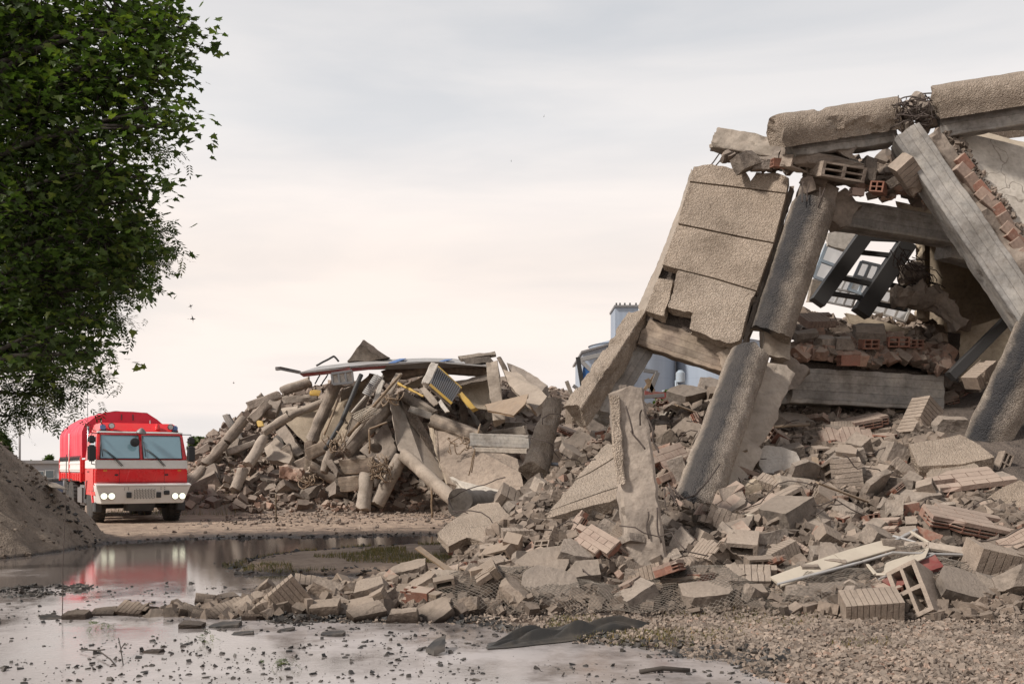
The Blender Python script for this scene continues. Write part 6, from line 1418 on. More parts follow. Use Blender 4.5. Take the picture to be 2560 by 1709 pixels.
# debris masses and pieces on the far heap
q = pts(6500, ((-15, 6), (33.2, 44)), lambda x, y: (Hs(x, y) > .05))
mass('far_debris', q, .07 + .42 * rng.random(len(q)) ** 3.2, M['farsm'], label='broken concrete covering the far ruin heap', cat='rubble')
q = pts(1500, ((-14, -3), (33.2, 39)), lambda x, y: (Hs(x, y) > .05))
mass('far_brick_debris', q, .08 + .25 * rng.random(len(q)) ** 3, M['debrisr'], label='crushed red brick on the left side of the far heap', cat='brick rubble')
q = pts(2600, ((-9, 2), (22.6, 34.5)), lambda x, y: (land(x, y) > .1) & (rng.random(len(x)) < np.clip((y - 22) / 14, .12, 1) ** 1.5))
mass('sand_stones', q, .02 + .12 * rng.random(len(q)) ** 4, M['farsm'], label='small stones strewn over the sandy clearing', cat='stones')
kk = 0
while kk < 110:
    X, Y = random.uniform(40, 2700), random.uniform(880, 1290)
    if X > 1900: Y = random.uniform(260, 800)
    elif random.random() < .3: Y = random.uniform(560, 900)
    px, py = 450 + X * .34057, 820 + Y * .34057; d = hit(px, py)
    if d < 32: 
        if random.random() < .97: continue
    s = random.uniform(.3, 1.1) * random.random() ** .5; p = P(px, py, d)
    kd = random.choice(('chk', 'chk', 'slb', 'chk', 'wal', 'rnd')); lab = {'chk': 'rough concrete lump', 'slb': 'thin broken slab piece', 'wal': 'piece of brick wall', 'rnd': 'rounded broken chunk'}[kd] + ' ' + zf(X)
    o = piece(kd, (p.x, p.y, hz(p.x, p.y) + s * .12), s, (random.gauss(.2, .5), random.gauss(0, .5), random.uniform(0, 6)), lab, lab); AUTO.append((o, lab.split(' on the')[0].split(' below')[0].split(' at the')[0], px, py)); kk += 1
o = sweep('red_brick_stack', i4(740, 1060, 34.4), i4(900, 1075, 34.4), prof_box(.42, .4, 5), M['debrisr'], rough=.08, jag=(.1, .1), spall=.4); thing1(o, 'stack of red bricks lying left of the foot of the thick leaning column', 'bricks')
# ------------------------------------------------------------------ far buildings
def corr(name, c1, sc, axis='U'):
    m, t, b = newmat(name); N = NT(t); tc_ = N.n('ShaderNodeTexCoord').outputs['Object']; s = N.n('ShaderNodeSeparateXYZ', {0: tc_})
    ang = N.math('ARCTAN2', s.outputs[1], s.outputs[0]) if axis == 'A' else s.outputs[0]
    w_ = N.math('FRACT', N.math('MULTIPLY', ang, sc)); pn_ = N.math('FRACT', N.math('MULTIPLY', s.outputs[2], .45))
    col = N.mix(.35, c1, N.ramp(w_, [(0, (.75, .77, .8)), (.5, (1.1, 1.1, 1.1)), (1, (.75, .77, .8))]), 'MULTIPLY')
    col = N.mix(.3, col, N.ramp(pn_, [(0, (.6, .62, .65)), (.05, (1., 1., 1.))]), 'MULTIPLY')
    st_ = N.noise(N.n('ShaderNodeMapping', {'Vector': tc_, 'Scale': (1, 1, .15)}).outputs[0], .6, 4)
    col = N.mix(.4, col, N.ramp(st_, [(.35, (.8, .8, .82)), (.65, (1.1, 1.1, 1.1))]), 'MULTIPLY')
    t.links.new(col, b.inputs['Base Color']); b.inputs['Roughness'].default_value = .55; b.inputs['Metallic'].default_value = .15; return m
M['corr'] = corr('corrugated_steel', (.32, .37, .44), 1.3); M['corra'] = corr('silo_steel', (.31, .36, .43), 30, 'A')
D_ = 130.0
def blk(name, x0, x1, y0, y1, d, depth, mat, parent=None):
    a, b_ = P(x0, y1, d), P(x1, y0, d); zb = max(0.0, a.z) if y1 < 1160 else 0
    return box(name, ((a.x + b_.x) / 2, d + depth / 2, (zb + b_.z) / 2), (b_.x - a.x, depth, b_.z - zb), mat, parent, .0)
eb = empty('elevator_tower', (0, 0, 0)); tag(eb, 'pale blue corrugated elevator tower above the silos', 'tower')
blk('tower_wall', 1538, 1596, 766, 1170, D_, 6, M['corr'], eb); 
for (x0, x1, y0, y1) in ((1567, 1589, 777, 793),):
    f = blk('window', x0, x1, y0, y1, D_ - .1, .2, M['winf'], eb); f.location.z = P(0, (y0 + y1) / 2, D_).z; f.scale.z = (y1 - y0) / F * D_ / max(f.dimensions.z, .01)
blk('tower_cap', 1536, 1600, 762, 767, D_ - .3, 6.6, M['steel'], eb)
eb.children[-1].location.z = P(0, 764, D_).z; eb.children[-1].scale.z = .03
T_ = tube_obj('roof_rail', [[P(x, 765, D_), P(x, 757, D_)] for x in (1541, 1550, 1562, 1575, 1590)], .12, M['dark'], eb)
sh = empty('grain_hall', (0, 0, 0)); tag(sh, 'long corrugated hall with sloping roof left of the silos', 'hall')
a = [P(1456, 880, D_ - 4), P(1456, 1170, D_ - 4), P(1560, 1170, D_ - 4), P(1560, 850, D_ - 4)]
child_w(mesh('hall_wall', [p for p in a] + [p + Vector((0, 14, 0)) for p in a], [(0, 1, 2, 3), (4, 7, 6, 5), (0, 4, 5, 1), (3, 2, 6, 7)], M['corr']), sh)
child_w(mesh('hall_roof', [P(1453, 882, D_ - 5), P(1562, 850, D_ - 5), P(1562, 846, D_ - 5), P(1453, 877, D_ - 5)] + [P(1453, 882, D_ - 5) + Vector((0, 18, 0)), P(1562, 850, D_ - 5) + Vector((0, 18, 0)), P(1562, 846, D_ - 5) + Vector((0, 18, 0)), P(1453, 877, D_ - 5) + Vector((0, 18, 0))], [(0, 1, 2, 3), (7, 6, 5, 4), (3, 2, 6, 7), (0, 4, 5, 1), (1, 5, 6, 2), (0, 3, 7, 4)], M['steel']), sh)
for i, (x0, x1, yt) in enumerate(((1470, 1690, 868), (1686, 1910, 862))):
    ra_ = (x1 - x0) / 2 * D_ / F; c = P((x0 + x1) / 2, 1170, D_ + 4); z1 = P(0, yt, D_ + 4).z
    s_ = lathe('grain_silo', [(0, ra_), (z1, ra_), (z1 + .1, ra_ * 1.03), (z1 + 1.6, .4), (z1 + 1.9, .4)], M['corra'], None, 48, 'z'); s_.location = (c.x, c.y, 0)
    tag(s_, ('broad corrugated grain silo seen under the tilted beam, beside the hall', 'second corrugated grain silo, mostly hidden behind the leaning column')[i], 'silo', 'corrugated grain silos')
gn = tube_obj('silo_gantry', [[P(x, 1000, 108), P(x, 950, 108)] for x in (1690, 1712)] + [[P(1655, y, 108), P(1715, y - 8, 108)] for y in (978, 992)] + [[P(1690, 950, 108), P(1712, 1000, 108)], [P(1655, 1000, 108), P(1690, 975, 108)], [P(1690, 962, 108), P(1712, 962, 108)], [P(1690, 975, 108), P(1712, 975, 108)]], .12, M['winf']); thing1(gn, 'small steel gantry standing before the silos', 'gantry')
o = lathe('gantry_tank', [(0, .5), (1.0, .5), (1.3, .2)], M['winf'], None, 16, 'z'); o.location = P(1701, 955, 107.5); tag(o, 'small round tank on top of the steel gantry', 'tank')
# grey house on the far left
M['render'] = plain('grey_render', (.36, .37, .39), .8, dirt=.2); M['wglass'] = plain('dark_window_glass', (.06, .08, .09), .1, spec=.8); M['wht'] = plain('white_plastic', (.6, .6, .58), .5)
hs = empty('grey_house', P(100, 1215, 60)); tag(hs, 'low grey flat-roofed building with white windows behind the dirt mound', 'building')
hl = -hs.location
def hb(nm, x0, x1, y0, y1, d, dep, mat, par=hs):
    a, b_ = P(x0, y1, d), P(x1, y0, d); return box(nm, Vector(((a.x + b_.x) / 2, d + dep / 2, (a.z + b_.z) / 2)) + hl, (b_.x - a.x, dep, b_.z - a.z), mat, par, .0)
hb('wall', 40, 160, 1158, 1240, 60, 8, M['render']); hb('roof', 36, 162, 1150, 1158, 59.7, 9, M['steel'])
for x0, x1, y0, y1 in ((112, 135, 1174, 1196), (88, 110, 1176, 1198), (64, 84, 1178, 1200)):
    w_ = hb('window', x0, x1, y0, y1, 59.93, .2, M['wht']); p_ = hb('pane', x0 + 2, x1 - 2, y0 + 2, y1 - 2, 59.90, .2, M['wglass']); p_.parent = w_; p_.location = p_.location - w_.location
ct = empty('blue_container', P(115, 1232, 52)); tag(ct, 'dark blue waste container in front of the grey building', 'container')
for nm, x0, x1, y0, y1, mt in (('body', 103, 129, 1203, 1232, 'cblue'), ('lid', 101, 131, 1196, 1203, 'dark')):
    M['cblue'] = M.get('cblue') or plain('container_blue', (.03, .06, .13), .5, dirt=.3)
    a, b_ = P(x0, y1, 52), P(x1, y0, 52); box(nm, Vector(((a.x + b_.x) / 2, 52.7 if nm == 'body' else 52.65, (a.z + b_.z) / 2)) - ct.location, (b_.x - a.x, 1.3, b_.z - a.z), M[mt], ct, .02)

# ------------------------------------------------------------------ trees
def leafmat(name, c1, c2, tr=.35):
    m, t, b = newmat(name); N = NT(t); at = N.n('ShaderNodeAttribute', attribute_name='rnd').outputs['Fac']
    col = N.ramp(at, [(0, c1), (.75, c2), (1, (c2[0] * 1.9, c2[1] * 1.5, c2[2] * 1.2))]); t.links.new(col, b.inputs['Base Color'])
    b.inputs['Roughness'].default_value = .45; b.inputs['Specular IOR Level'].default_value = .35
    tb = N.n('ShaderNodeBsdfTranslucent', {'Color': N.mix(1.0, col, (1.2, 1.5, .5), 'MULTIPLY')}); ms = N.n('ShaderNodeMixShader', {0: tr, 1: b.outputs[0], 2: tb.outputs[0]})
    t.links.new(ms.outputs[0], t.nodes['Material Output'].inputs['Surface']); return m
M['maple'] = leafmat('maple_leaf', (.038, .061, .019), (.080, .117, .035), .36); M['ash'] = leafmat('ash_leaf', (.045, .07, .026), (.09, .12, .045), .25)
M['bark'] = plain('bark', (.055, .045, .037), .9, bst=.6, bsc=12)
def leaf_shape(kind):
    if kind == 'maple':
        pr = [(0, 0), (.22, .05), (.47, -.02), (.36, .22), (.56, .42), (.26, .48), (.22, .62), (0, 1.0), (-.22, .62), (-.26, .48), (-.56, .42), (-.36, .22), (-.47, -.02), (-.22, .05)]
        ctr = (0, .3)
        v = [(x, y, .06 * abs(x) + .05 * math.sin(y * 3)) for x, y in pr] + [(0, .32, 0)]; n = len(pr)
        return np.array(v), np.array([(i, (i + 1) % n, n) for i in range(n)])
    v = []; t_ = []                       # ash: a pinnate leaf with pairs of narrow leaflets
    def lf(p, d, L, w_):
        k0 = len(v); d = np.array(d) / np.linalg.norm(d); s = np.array((-d[1], d[0], 0)); p = np.array(p)
        v.extend([p, p + d * L * .45 + s * w_, p + d * L, p + d * L * .45 - s * w_]); t_.extend([(k0, k0 + 1, k0 + 2), (k0, k0 + 2, k0 + 3)])
    for i in range(4):
        for s in (-1, 1): lf((0, .15 + i * .2, -.03 * i * i), (s * .8, .6, -.12), .40, .065)
    lf((0, .95, -.25), (0, 1, -.3), .42, .07)
    return np.array(v), np.array(t_)
LS = {k: leaf_shape(k) for k in ('maple', 'ash')}
def leaves(name, P_, size, kind, mat, parent, droop=.5, tint=None):
    v, t_ = LS[kind]; n = len(P_); yaw = rng.uniform(0, 6.28, n); tl = rng.normal(-droop * .6, .45, n); rl = rng.normal(0, .4, n); s = size * rng.uniform(.65, 1.2, n)
    x, y, z = (v[:, i][None] * np.ones((n, 1)) for i in range(3))
    c, q = np.cos(rl)[:, None], np.sin(rl)[:, None]; x, z = x * c + z * q, -x * q + z * c
    c, q = np.cos(tl)[:, None], np.sin(tl)[:, None]; y, z = y * c - z * q, y * q + z * c
    c, q = np.cos(yaw)[:, None], np.sin(yaw)[:, None]; x, y = x * c - y * q, x * q + y * c
    V = np.stack([x, y, z], 2) * s[:, None, None] + P_[:, None, :]
    Tt = (t_[None] + (np.arange(n) * len(v))[:, None, None]).reshape(-1, 3)
    return np_mesh(name, V.reshape(-1, 3), Tt, mat, np.repeat(rng.random(n) if tint is None else tint, len(v)), parent)
def crown_pts(blobs, base, dens, leaf_per=9, spread=.28):
    """blobs (px,py,d,r_px); leaves sit in sprays that are denser in the outer part of each blob"""
    out = []; twigs = []
    for (px, py, d, rp) in blobs:
        c = np.array(P(px, py, d)) - base; r = rp * d / F; ns = int(dens * (r ** 2.1) * 10) + 3
        u = rng.normal(size=(ns, 3)); u /= np.linalg.norm(u, axis=1)[:, None]; rad = r * rng.random(ns) ** .45
        s = c + u * rad[:, None] * np.array([1, 1.0, .9])
        for q in s:
            k = rng.integers(leaf_per // 2, leaf_per + 4); o = rng.normal(size=(k, 3)) * spread * np.array([1, 1, .32]); o[:, 2] -= .25 * np.hypot(o[:, 0], o[:, 1]); out.append(q + o)
            if rng.random() < .75: twigs.append((c, q))
    return np.concatenate(out), twigs
def limb(p0, p1, n=8, amp=.25, up=.3):
    p0, p1 = Vector(p0), Vector(p1); L = (p1 - p0).length; o = []; sd = Vector((random.random() * 9, random.random() * 9, 1))
    for i in range(n + 1):
        t_ = i / n; q = p0.lerp(p1, t_) + Vector((0, 0, up * L * .25 * math.sin(math.pi * t_))); e = math.sin(math.pi * t_) ** .5 if 0 < t_ < 1 else 0
        o.append(q + noise.noise_vector(q * .7 + sd) * amp * e)
    return o
def tree(name, base, blobs, dens, kind, lsize, trunk_r, hgt, label, mat, lp=9, sprd=.28, limbr=.07):
    root = empty(name, base); tag(root, label, 'tree'); b_ = np.array(base)
    Pt, tw = crown_pts(blobs, b_, dens, lp, sprd); leaves('crown', Pt, lsize, kind, mat, root)
    top = Vector((random.uniform(-.3, .3), random.uniform(-.3, .3), hgt)); tr_ = limb((0, 0, -.3), top, 12, .3, 0)
    tube_obj('trunk', [tr_], lambda t_: trunk_r * (1.25 - t_ * .9), M['bark'], root, 14)
    ls = []
    for (px, py, d, rp) in blobs:
        c = P(px, py, d) - Vector(base); k = min(range(3, len(tr_)), key=lambda i: abs(tr_[i].z - (c.z - 1.3)) ); ls.append(limb(tr_[k], c, 9, .25))
    for pa in ls: tube_obj('limb', [pa], lambda t_: limbr * (1 - t_ * .8), M['bark'], root, 7)
    br = [limb(Vector(a), Vector(b2), 4, .08, .1) for a, b2 in tw]
    if br: tag(tube_obj('twigs', br, lambda t_: .016 * (1 - t_ * .7), M['bark'], root, 4), kind='stuff')
    return root
mb = [(90, 60, 15, 190), (300, 50, 14.6, 140), (385, 70, 14.2, 80), (425, 45, 14.0, 50), (395, 180, 14.0, 55), (350, 170, 14.2, 85), (430, 280, 13.8, 34), (370, 270, 14.1, 56), (250, 220, 14.5, 150), (90, 300, 14.8, 190), (330, 340, 14.6, 60), (260, 430, 14.2, 130), (345, 440, 14.0, 40), (90, 520, 14.6, 170), (250, 590, 14.3, 110), (310, 560, 14.4, 65), (350, 500, 14.2, 32), (335, 600, 14.3, 45), (335, 680, 14.3, 28), (455, 70, 13.9, 28), (465, 300, 13.7, 20), (415, 320, 13.9, 24), (430, 125, 13.9, 30), (130, 700, 14.6, 130), (290, 690, 14.4, 65), (30, 760, 14.9, 100), (200, 800, 14.3, 70), (120, 860, 14.5, 90), (225, 880, 14.2, 38), (20, 880, 15, 80),
      (-160, 100, 15, 230), (-180, 450, 15, 230), (-160, 760, 15, 180), (-420, 250, 15.5, 260), (-420, 650, 15.5, 220), (100, -250, 15, 220), (350, -180, 14.5, 150), (-250, -300, 15.5, 260), (60, 200, 16.6, 200), (200, 480, 16.6, 160), (60, 700, 16.6, 150), (-350, 100, 18, 250), (-200, 500, 18, 250), (-250, 50, 12.8, 150), (-250, 500, 12.8, 180)]
tree('maple_tree', Vector((-9.9, 15.4, .2)), mb, 15, 'maple', .122, .30, 8.5, 'large dark green maple tree whose crown fills the left side above the truck', M['maple'], 10, .24)
ab = [(360, 600, 17.5, 50), (395, 630, 17.5, 26), (335, 640, 17.4, 45),(300, 700, 17.4, 38),(250, 790, 17.3, 50),(200, 860, 17.2, 50), (380, 360, 17.8, 36), (320, 560, 17.8, 65), (385, 560, 17.6, 30), (300, 660, 17.8, 55), (130, 940, 17, 55), (60, 985, 17, 60), (25, 1040, 17, 42), (175, 1000, 16.8, 30), (225, 930, 16.8, 28), (90, 900, 17.3, 70), (60, 800, 18, 110), (200, 700, 18, 120), (-150, 900, 17.5, 150), (-250, 700, 18.5, 200), (100, 560, 18.6, 150), (-60, 500, 19, 200), (-350, 500, 19, 230)]
tree('ash_tree', Vector((-12.2, 18.6, .8)), ab, 13, 'ash', .24, .22, 6.8, 'ash tree with narrow leaves hanging behind and below the maple', M['ash'], 9, .22, .05)
def fartree(name, px, pyb, d, hpx, wpx_, label, dens=9, ls=.35, cat='tree', grp=None):
    b_ = P(px, pyb, d); root = empty(name, b_); o = tag(root, label, cat, grp); h = hpx * d / F; w_ = wpx_ * d / F
    n = int(dens * 260); u = rng.normal(size=(n, 3)); u /= np.linalg.norm(u, axis=1)[:, None]; u *= (rng.random(n) ** .4)[:, None]
    Pt = u * np.array([w_ / 2, w_ / 2, h * .42]) + np.array([0, 0, h * .58]); Pt = Pt + .28 * w_ * np.stack([vn(Pt[:, 2] * 1.3, Pt[:, 0] * 1.1), vn(Pt[:, 0], Pt[:, 1] + 9), vn(Pt[:, 0] * 1.4 + 3, Pt[:, 1]) * .6], 1)
    leaves('crown', Pt, ls, 'maple', M['maple'], root); tube_obj('trunk', [limb((0, 0, 0), (0, 0, h * .7), 5, .1, 0)], lambda t_: .02 * h * (1.3 - t_), M['bark'], root, 8)
fartree('broadleaf_tree', -10, 1230, 60, 160, 70, 'dark tree standing at the left picture edge behind the dirt mound'); fartree('broadleaf_tree', 75, 1225, 75, 70, 50, 'low tree behind the left end of the grey building', 4); fartree('broadleaf_tree', 118, 1225, 72, 85, 44, 'slim tree behind the grey building beside the truck', 3)
fartree('shrub', 500, 1130, 48, 34, 60, 'green shrub showing over the rubble right of the truck mirror', 3, .22, 'shrub'); fartree('shrub', 1690, 1010, 60, 26, 120, 'green shrubs at the foot of the silos', 5, .3, 'shrub')
# ------------------------------------------------------------------ small things by the water
# crumpled black sheet
xsn, ysn = 60, 26; vs = []; fs = []
a0, a1 = px_ground(1215, 1620), px_ground(1640, 1572)
for j in range(ysn + 1):
    for i in range(xsn + 1):
        u, v_ = i / xsn, j / ysn; wd_ = .75 * math.sin(math.pi * min(1, u * .9 + .08)) ** .7 * (1 - .55 * u)
        x = a0[0] + (a1[0] - a0[0]) * u + .10 * noise.noise(Vector((u * 4, v_ * 3, 5))); y = a0[1] + (a1[1] - a0[1]) * u + (v_ - .25) * wd_
        f_ = math.sin(math.pi * v_) * min(1, u * 7) * min(1, (1 - u) * 5)
        z = .015 + .05 * f_ * (.75 + .6 * noise.noise(Vector((u * 3, v_ * 2, 2)))) + f_ * .15 * abs(noise.noise(Vector((u * 3.2 - v_ * 3.5, v_ * 6.5 + u * 2, 9)))) * 1.2 - .02
        vs.append((x, y, max(z + max(0, Hg(np.array([x]), np.array([y]))[0]), .012)))
for j in range(ysn):
    for i in range(xsn): a = j * (xsn + 1) + i; fs.append((a, a + 1, a + xsn + 2, a + xsn + 1))
o = mesh('black_sheet', vs, fs, M['tarpf'], smooth=True); md = o.modifiers.new('thick', 'SOLIDIFY'); md.thickness = .008; sb_ = o.modifiers.new('sub', 'SUBSURF'); sb_.levels = sb_.render_levels = 1
thing1(o, 'crumpled black geotextile sheet lying at the edge of the puddle', 'sheet')
# cream metal frame / door panel
cf = empty('cream_metal_frame', i3(1150, 1200, 11.6)); tag(cf, 'bent cream metal door frame lying across the rubble with a dark red panel under it', 'door frame')
_i3 = i3
def i3(X, Y, d=None): return _i3(X, Y, hit(1700 + X * .41446, 900 + Y * .41446) - .42)
def cb(nm, pl, w_, t_, mat): 
    for a, b_ in zip(pl[:-1], pl[1:]):
        o = sweep(nm, i3(*a), i3(*b_), prof_box(w_, t_, 1, .006), M[mat], rough=.004, jag=(.02, .02), step=.1, smooth=False, front=(0, -.5, .85)); child_w(o, cf)
cb('long_profile', [(580, 1335, 10.9), (960, 1200, 11.5), (1270, 1110, 12.0)], .19, .03, 'creamf'); cb('long_profile', [(1270, 1112, 12.0), (1500, 1120, 12.1), (1790, 1165, 12.1)], .12, .04, 'cpale')
cb('rail', [(590, 1350, 10.85), (1100, 1215, 11.5), (1280, 1160, 11.8), (1760, 1175, 12.0)], .03, .03, 'alu'); cb('rail', [(1270, 1100, 12.1), (1430, 1020, 12.4)], .035, .03, 'alu'); cb('rail', [(1390, 1035, 12.4), (1500, 1100, 12.1)], .03, .03, 'creamf'); cb('rail', [(1200, 1320, 11.2), (1540, 1165, 11.9)], .025, .02, 'alu'); cb('rail', [(1290, 1060, 12.2), (1420, 1095, 12.0)], .03, .02, 'alu')
cb('rail', [(1130, 1230, 11.4), (1180, 1290, 11.3), (1240, 1290, 11.3)], .04, .02, 'creamf')
child_w(slab('dark_red_panel', [i3(1215, 1325, 11.25), i3(1540, 1170, 11.95), i3(1590, 1240, 11.7), i3(1450, 1290, 11.4), i3(1300, 1380, 11.1)], Vector((.02, .05, -.04)), M['redp'], jag=.01), cf)
child_w(slab('cream_sheet', [i3(1240, 1215, 11.6), i3(1500, 1130, 12.0), i3(1480, 1190, 11.8), i3(1230, 1290, 11.4)], Vector((.0, .03, -.02)), M['creamf'], jag=.01), cf)
o = tube_obj('long_wire', [wiggle(i3(600, 1322, 10.7), i3(1730, 1215, 11.3), 14, .02, .02)], .005, M['wire']); thing1(o, 'long straight wire stretched over the cream door frame', 'wire')
i3 = _i3
o = tube_obj('bent_rod', [wiggle(i2(190, 900, 16), i2(560, 765, 15), 8, .08), wiggle(i2(190, 900, 16), i2(290, 1140, 15), 8, .1)], .009, M['rebar']); thing1(o, 'rusty rod curving over the rounded column end', 'rebar')
# chain-link mesh draped over the foot of the heap
def drape(x, y): return hz(x, y) + .05 + .07 * noise.noise(Vector((x * 2.3, y * 2.3, 4)))
rows = []
x0, x1 = -.9, 4.9; N1 = 104; M1 = 20
def mp_(u, v_):
    x = x0 + (x1 - x0) * u; yb = 10.55 - .12 * x * .6 + .10 * noise.noise(Vector((x * 1.2, 0, 0))); w_ = .95 + .3 * noise.noise(Vector((x, 3, 0))); y = yb + w_ * v_
    return Vector((x + .05 * noise.noise(Vector((x * 3, y * 3, 8))), y, drape(x, y) + .1 * math.sin(v_ * math.pi) * (1 + noise.noise(Vector((x * 2, 5, 1))))))
for k_ in range(-M1, N1, 1):
    for sg in (1, -1):
        pa = []
        for j in range(M1 + 1):
            i = k_ + j if sg > 0 else k_ + M1 - j
            if 0 <= i <= N1: pa.append(mp_(i / N1, j / M1))
        if len(pa) > 2: rows.append(pa)
o = tube_obj('wire_mesh_fence', rows, .0026, M['wire'], sides=3); thing1(o, 'flattened diamond wire mesh fence draped over the foot of the heap', 'wire mesh')
# twigs and plants in the puddle
def gp_(px, py, z=.0): x, y = px_ground(px, py); return Vector((x, y, z))
o = tube_obj('twig', [[gp_(200, 1628, .02), gp_(245, 1636, .04), gp_(275, 1655, .03), gp_(290, 1664, .0)], [gp_(245, 1636, .04), gp_(262, 1640, .06)]], .006, M['bark']); thing1(o, 'long thin twig lying in the puddle at the lower left', 'twig')
o = tube_obj('twig', [[gp_(308, 1662, .0), gp_(302, 1645, .08), gp_(296, 1634, .14)], [gp_(302, 1645, .08), gp_(312, 1642, .12)]], .005, M['bark']); thing1(o, 'short forked twig beside the long twig in the puddle', 'twig')
o = tube_obj('stick', [[gp_(1600, 1684, .02), gp_(1655, 1680, .035), gp_(1725, 1681, .02)]], .02, M['bark']); thing1(o, 'dark stick floating in the puddle at the lower right', 'stick')
for px, py, n_, lab in ((255, 1575, 26, 'left green weed sprig floating in the puddle'), (512, 1606, 14, 'middle green weed sprig floating in the puddle'), (705, 1670, 16, 'right green weed sprig floating in the puddle'), (1088, 1517, 6, 'tiny green leaf at the waterline by the wire mesh')):
    c = gp_(px, py, .03); Pt = np.array([[random.gauss(0, .07), random.gauss(0, .05), random.uniform(0, .05)] for _ in range(n_)]) 
    o = leaves('floating_weed', Pt, .07, 'ash', M['ash'], None, 0); o.location = c; tag(o, lab, 'weed')
# small black scrap
o = slab('black_scrap', [gp_(1065, 1635, .02), gp_(1090, 1622, .06), gp_(1112, 1622, .09), gp_(1112, 1636, .03), gp_(1085, 1640, .01)], Vector((0, .05, .03)), M['blackw'], jag=.02); thing1(o, 'small black scrap lying in the puddle before the heap', 'scrap')
o = slab('pale_scrap', [gp_(102, 1350, .55), gp_(140, 1352, .5), gp_(168, 1365, .4), gp_(130, 1366, .45)], Vector((0, .03, .02)), M['cpale'], jag=.02)
for v in o.data.vertices: pass
thing1(o, 'pale flat scrap lying on the dirt mound by the water', 'scrap'); o.location.z = hz(o.location.x, o.location.y) + .02
# crumbs in the water, mud and dark litter along the banks
wt = lambda x, y: (Hg(x, y) < .0) & (Hp(x, y) < .03) & (Hd(x, y) < .05)
q = pts(1900, ((-6, 2.5), (7.0, 14)), lambda x, y: wt(x, y) & (np.abs(x) < y * .55) & (rng.random(len(x)) < (8 / y) ** 1.6) & (vn(x * 1.3, y * 1.3) + .6 * vn(x * 4, y * 4) > -.25))
mass('floating_crumbs', q, .010 + .05 * rng.random(len(q)) ** 4, M['blackw'], zf=lambda x, y: x * 0, emb=.05, flat=.55, label='dark crumbs of earth scattered in the shallow puddle', cat='mud crumbs')
q = pts(2300, ((-13, 1), (12, 26)), lambda x, y: np.abs(land(x, y)) < .38)
mass('bank_litter', q, .02 + .10 * rng.random(len(q)) ** 3, M['blackw'], emb=.05, flat=.45, label='dark wet litter along the banks of the puddle', cat='mud')
q = pts(3200, ((-3.4, 2.8), (7.6, 11.2)), lambda x, y: np.abs(land(x, y) - .05) < .26)
mass('shore_litter', q, .015 + .07 * rng.random(len(q)) ** 2.5, M['blackw'], emb=.05, flat=.5, label='dark wet litter at the foot of the heap', cat='mud')
q = pts(260, ((-6.9, -5.3), (12.2, 13.8)), lambda x, y: ((x + 6.2) ** 2 / .45 + (y - 13.0) ** 2 / .5) < 1)
mass('weed_patch', q, .02 + .08 * rng.random(len(q)) ** 2, M['blackw'], zf=lambda x, y: x * 0, emb=.1, flat=.4, label='patch of dark weed in the puddle at the left edge', cat='weed')
# grass blades
def grass(name, q, h0, mat, label):
    n = len(q); z = HZ(q[:, 0], q[:, 1]); yaw = rng.uniform(0, 6.28, n); h = h0 * rng.uniform(.4, 1.3, n); ln = rng.uniform(.1, .8, n) * h
    dx, dy = np.cos(yaw), np.sin(yaw); w_ = .006; B0 = np.stack([q[:, 0], q[:, 1], z], 1)
    V = np.stack([B0 + np.stack([-dy * w_, dx * w_, 0 * z], 1), B0 + np.stack([dy * w_, -dx * w_, 0 * z], 1), B0 + np.stack([dx * ln, dy * ln, h], 1)], 1).reshape(-1, 3)
    o = np_mesh(name, V, np.arange(3 * n).reshape(-1, 3), mat, np.repeat(rng.random(n), 3)); tag(o, label, 'grass', kind='stuff')
M['grass'] = leafmat('dry_grass', (.09, .09, .035), (.17, .14, .06), .2)
q = pts(5000, ((-5, -1), (15, 20)), lambda x, y: (in_poly_dist(x, y, PEN) > -.1) & (vn(x * 1.3 + 4, y * 1.3) > -.1)); grass('mud_bank_grass', q, .07, M['grass'], 'sparse green and dry grass on the mud spit in the puddle')
q = pts(3200, ((-.2, 3.4), (8.6, 10.5)), lambda x, y: (Hg(x, y) > .0) & (vn(x * 1.6, y * 1.6 + 7) > .0)); grass('shore_grass', q, .035, M['grass'], 'short sparse grass on the shore below the wire mesh')
q = pts(2600, ((-17, -7.5), (15, 25)), lambda x, y: Hd(x, y) > .03)
mass('mound_stones', q, .015 + .09 * rng.random(len(q)) ** 4, M['debris'], label='stones and clods strewn over the dirt mound', cat='stones')
q = pts(900, ((-14, -9), (32, 36)), lambda x, y: (land(x, y) > 0)); grass('far_weeds', q, .25, M['grass'], 'weeds behind the truck')
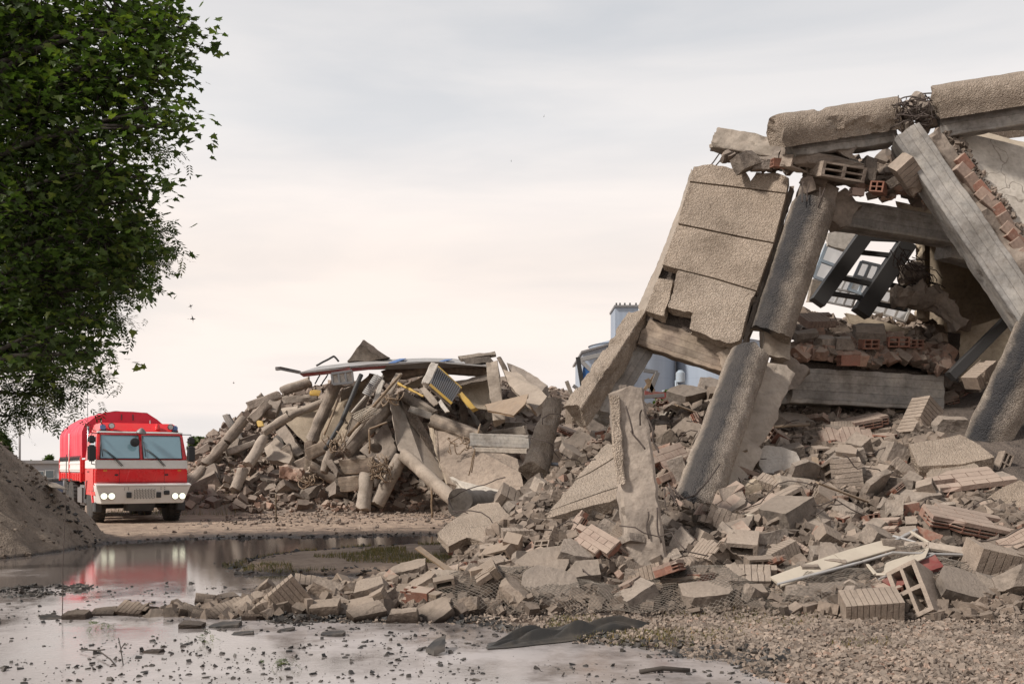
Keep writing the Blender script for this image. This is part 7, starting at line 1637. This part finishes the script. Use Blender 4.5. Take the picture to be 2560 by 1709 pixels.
# birds
for i, (px, py, d, s, lab) in enumerate(((476, 765, 40, .20, 'upper bird of the pair flying right of the tree'), (481, 797, 40, .24, 'lower bird of the pair flying right of the tree'), (584, 957, 60, .16, 'small bird flying above the left end of the far ruin'), (1278, 403, 90, .2, 'tiny bird high in the middle of the sky'), (1360, 291, 90, .2, 'tiny bird higher up right of the middle of the sky'))):
    c = P(px, py, d); vs = [(0, 0, 0), (-.1, .02, .0), (.12, -.02, .02), (-.02, .03, .02), (.03, .03, .015), (-.6, .15, .38), (.55, .2, -.35), (-.3, .06, .26), (.28, .06, -.16), (0, 0, -.06)]
    bm = bmesh.new(); bmesh.ops.create_icosphere(bm, subdivisions=2, radius=.5)
    for v in bm.verts: v.co = Vector((v.co.x * .95, v.co.y * .22, v.co.z * .2)); v.co.x += .05
    k0 = len(bm.verts)
    def tri(*pp_): bm.faces.new([bm.verts.new(p) for p in pp_])
    for sg in (1, -1): tri((-.12, 0, .03), (.22, 0, .03), (.02, sg * .3, sg * .35 + .1)); tri((.22, 0, .03), (-.05, sg * .3, sg * .75), (.02, sg * .3, sg * .35 + .1)); tri((-.12, 0, .01), (.02, sg * .3, sg * .35 + .08), (.22, 0, .01))
    tri((-.4, 0, 0), (-.85, .1, .06), (-.7, 0, 0)); tri((-.4, 0, 0), (-.7, 0, 0), (-.85, -.1, -.02))
    o = bm_obj('bird', bm, M['dark']); o.location = c; o.scale = (s * 1.0,) * 3; o.rotation_euler = (0.2 * i, -.4 + .3 * i, .5 * i); tag(o, lab, 'bird', 'birds in the sky')
# street lamp by the tree, thin rods
sl = empty('street_lamp', P(96, 1230, 48)); tag(sl, 'street lamp head showing under the hanging ash leaves', 'street lamp')
ph = P(96, 1012, 48) - sl.location
tube_obj('pole', [[Vector((-.9, 0, 0)), Vector((-.9, 0, ph.z - .3)), Vector((-.6, 0, ph.z + .05)), ph]], .05, M['steel'], sl, 8); box('lamp_head', ph + Vector((-.05, 0, .02)), (.75, .25, .12), M['steel'], sl, .05, segs=2)
o = tube_obj('red_stake', [[gp_(158, 1552, -.05), gp_(164, 1400, 1.05)]], .004, M['rebar']); 
bpy.data.objects.remove(o)
x, y = px_ground(155, 1545); o = tube_obj('thin_rod', [wiggle((x, y, -.05), (x + .05, y, 1.75), 6, .02)], .0045, M['rebar']); thing1(o, 'thin rusty rod standing in the puddle before the truck', 'rod')

# ------------------------------------------------------------------ single out the scattered pieces by the landmark piece nearest to each
import re
_short = {}
for lab, px, py, w_ in ANCH:
    s_ = re.split(r' (?:left|right|below|under|above|in|at|on|beside|behind|with|lying|standing|near|touching|wedged|between|where|directly|just|leaning|of the|tipped up|held|running|across|sloping|sticking|bridging|balanced|floating|caught) |, ', lab)[0]
    _short.setdefault(s_, []).append((px, py, w_))
_an = [(s_, *l[0]) for s_, l in _short.items() if len(l) == 1 and 3 <= len(s_.split()) <= 6]
def _dir(dx, dy): return ('right of' if dx > 0 else 'left of') if abs(dx) > abs(dy) else ('below' if dy > 0 else 'above')
_b = {}
for o, noun, px, py in AUTO:
    s_, ax, ay, w_ = min(_an, key=lambda a: (a[1] - px) ** 2 + (a[2] - py) ** 2)
    _b.setdefault((noun, _dir(px - ax, py - ay), s_), []).append((math.hypot(px - ax, py - ay), o))
_ord = ['', 'second', 'third', 'fourth', 'fifth', 'sixth', 'seventh', 'eighth', 'ninth', 'tenth', 'eleventh', 'twelfth']
for (noun, d_, s_), l in _b.items():
    l.sort(key=lambda a: a[0])
    for i, (_, o) in enumerate(l[:12]):
        o['label'] = ' '.join(((noun + ' closest ' + {'right of': 'to the right of', 'left of': 'to the left of'}.get(d_, d_)) if i == 0 else (_ord[i] + ' closest ' + noun + ' ' + d_)).split() + ['the', s_])
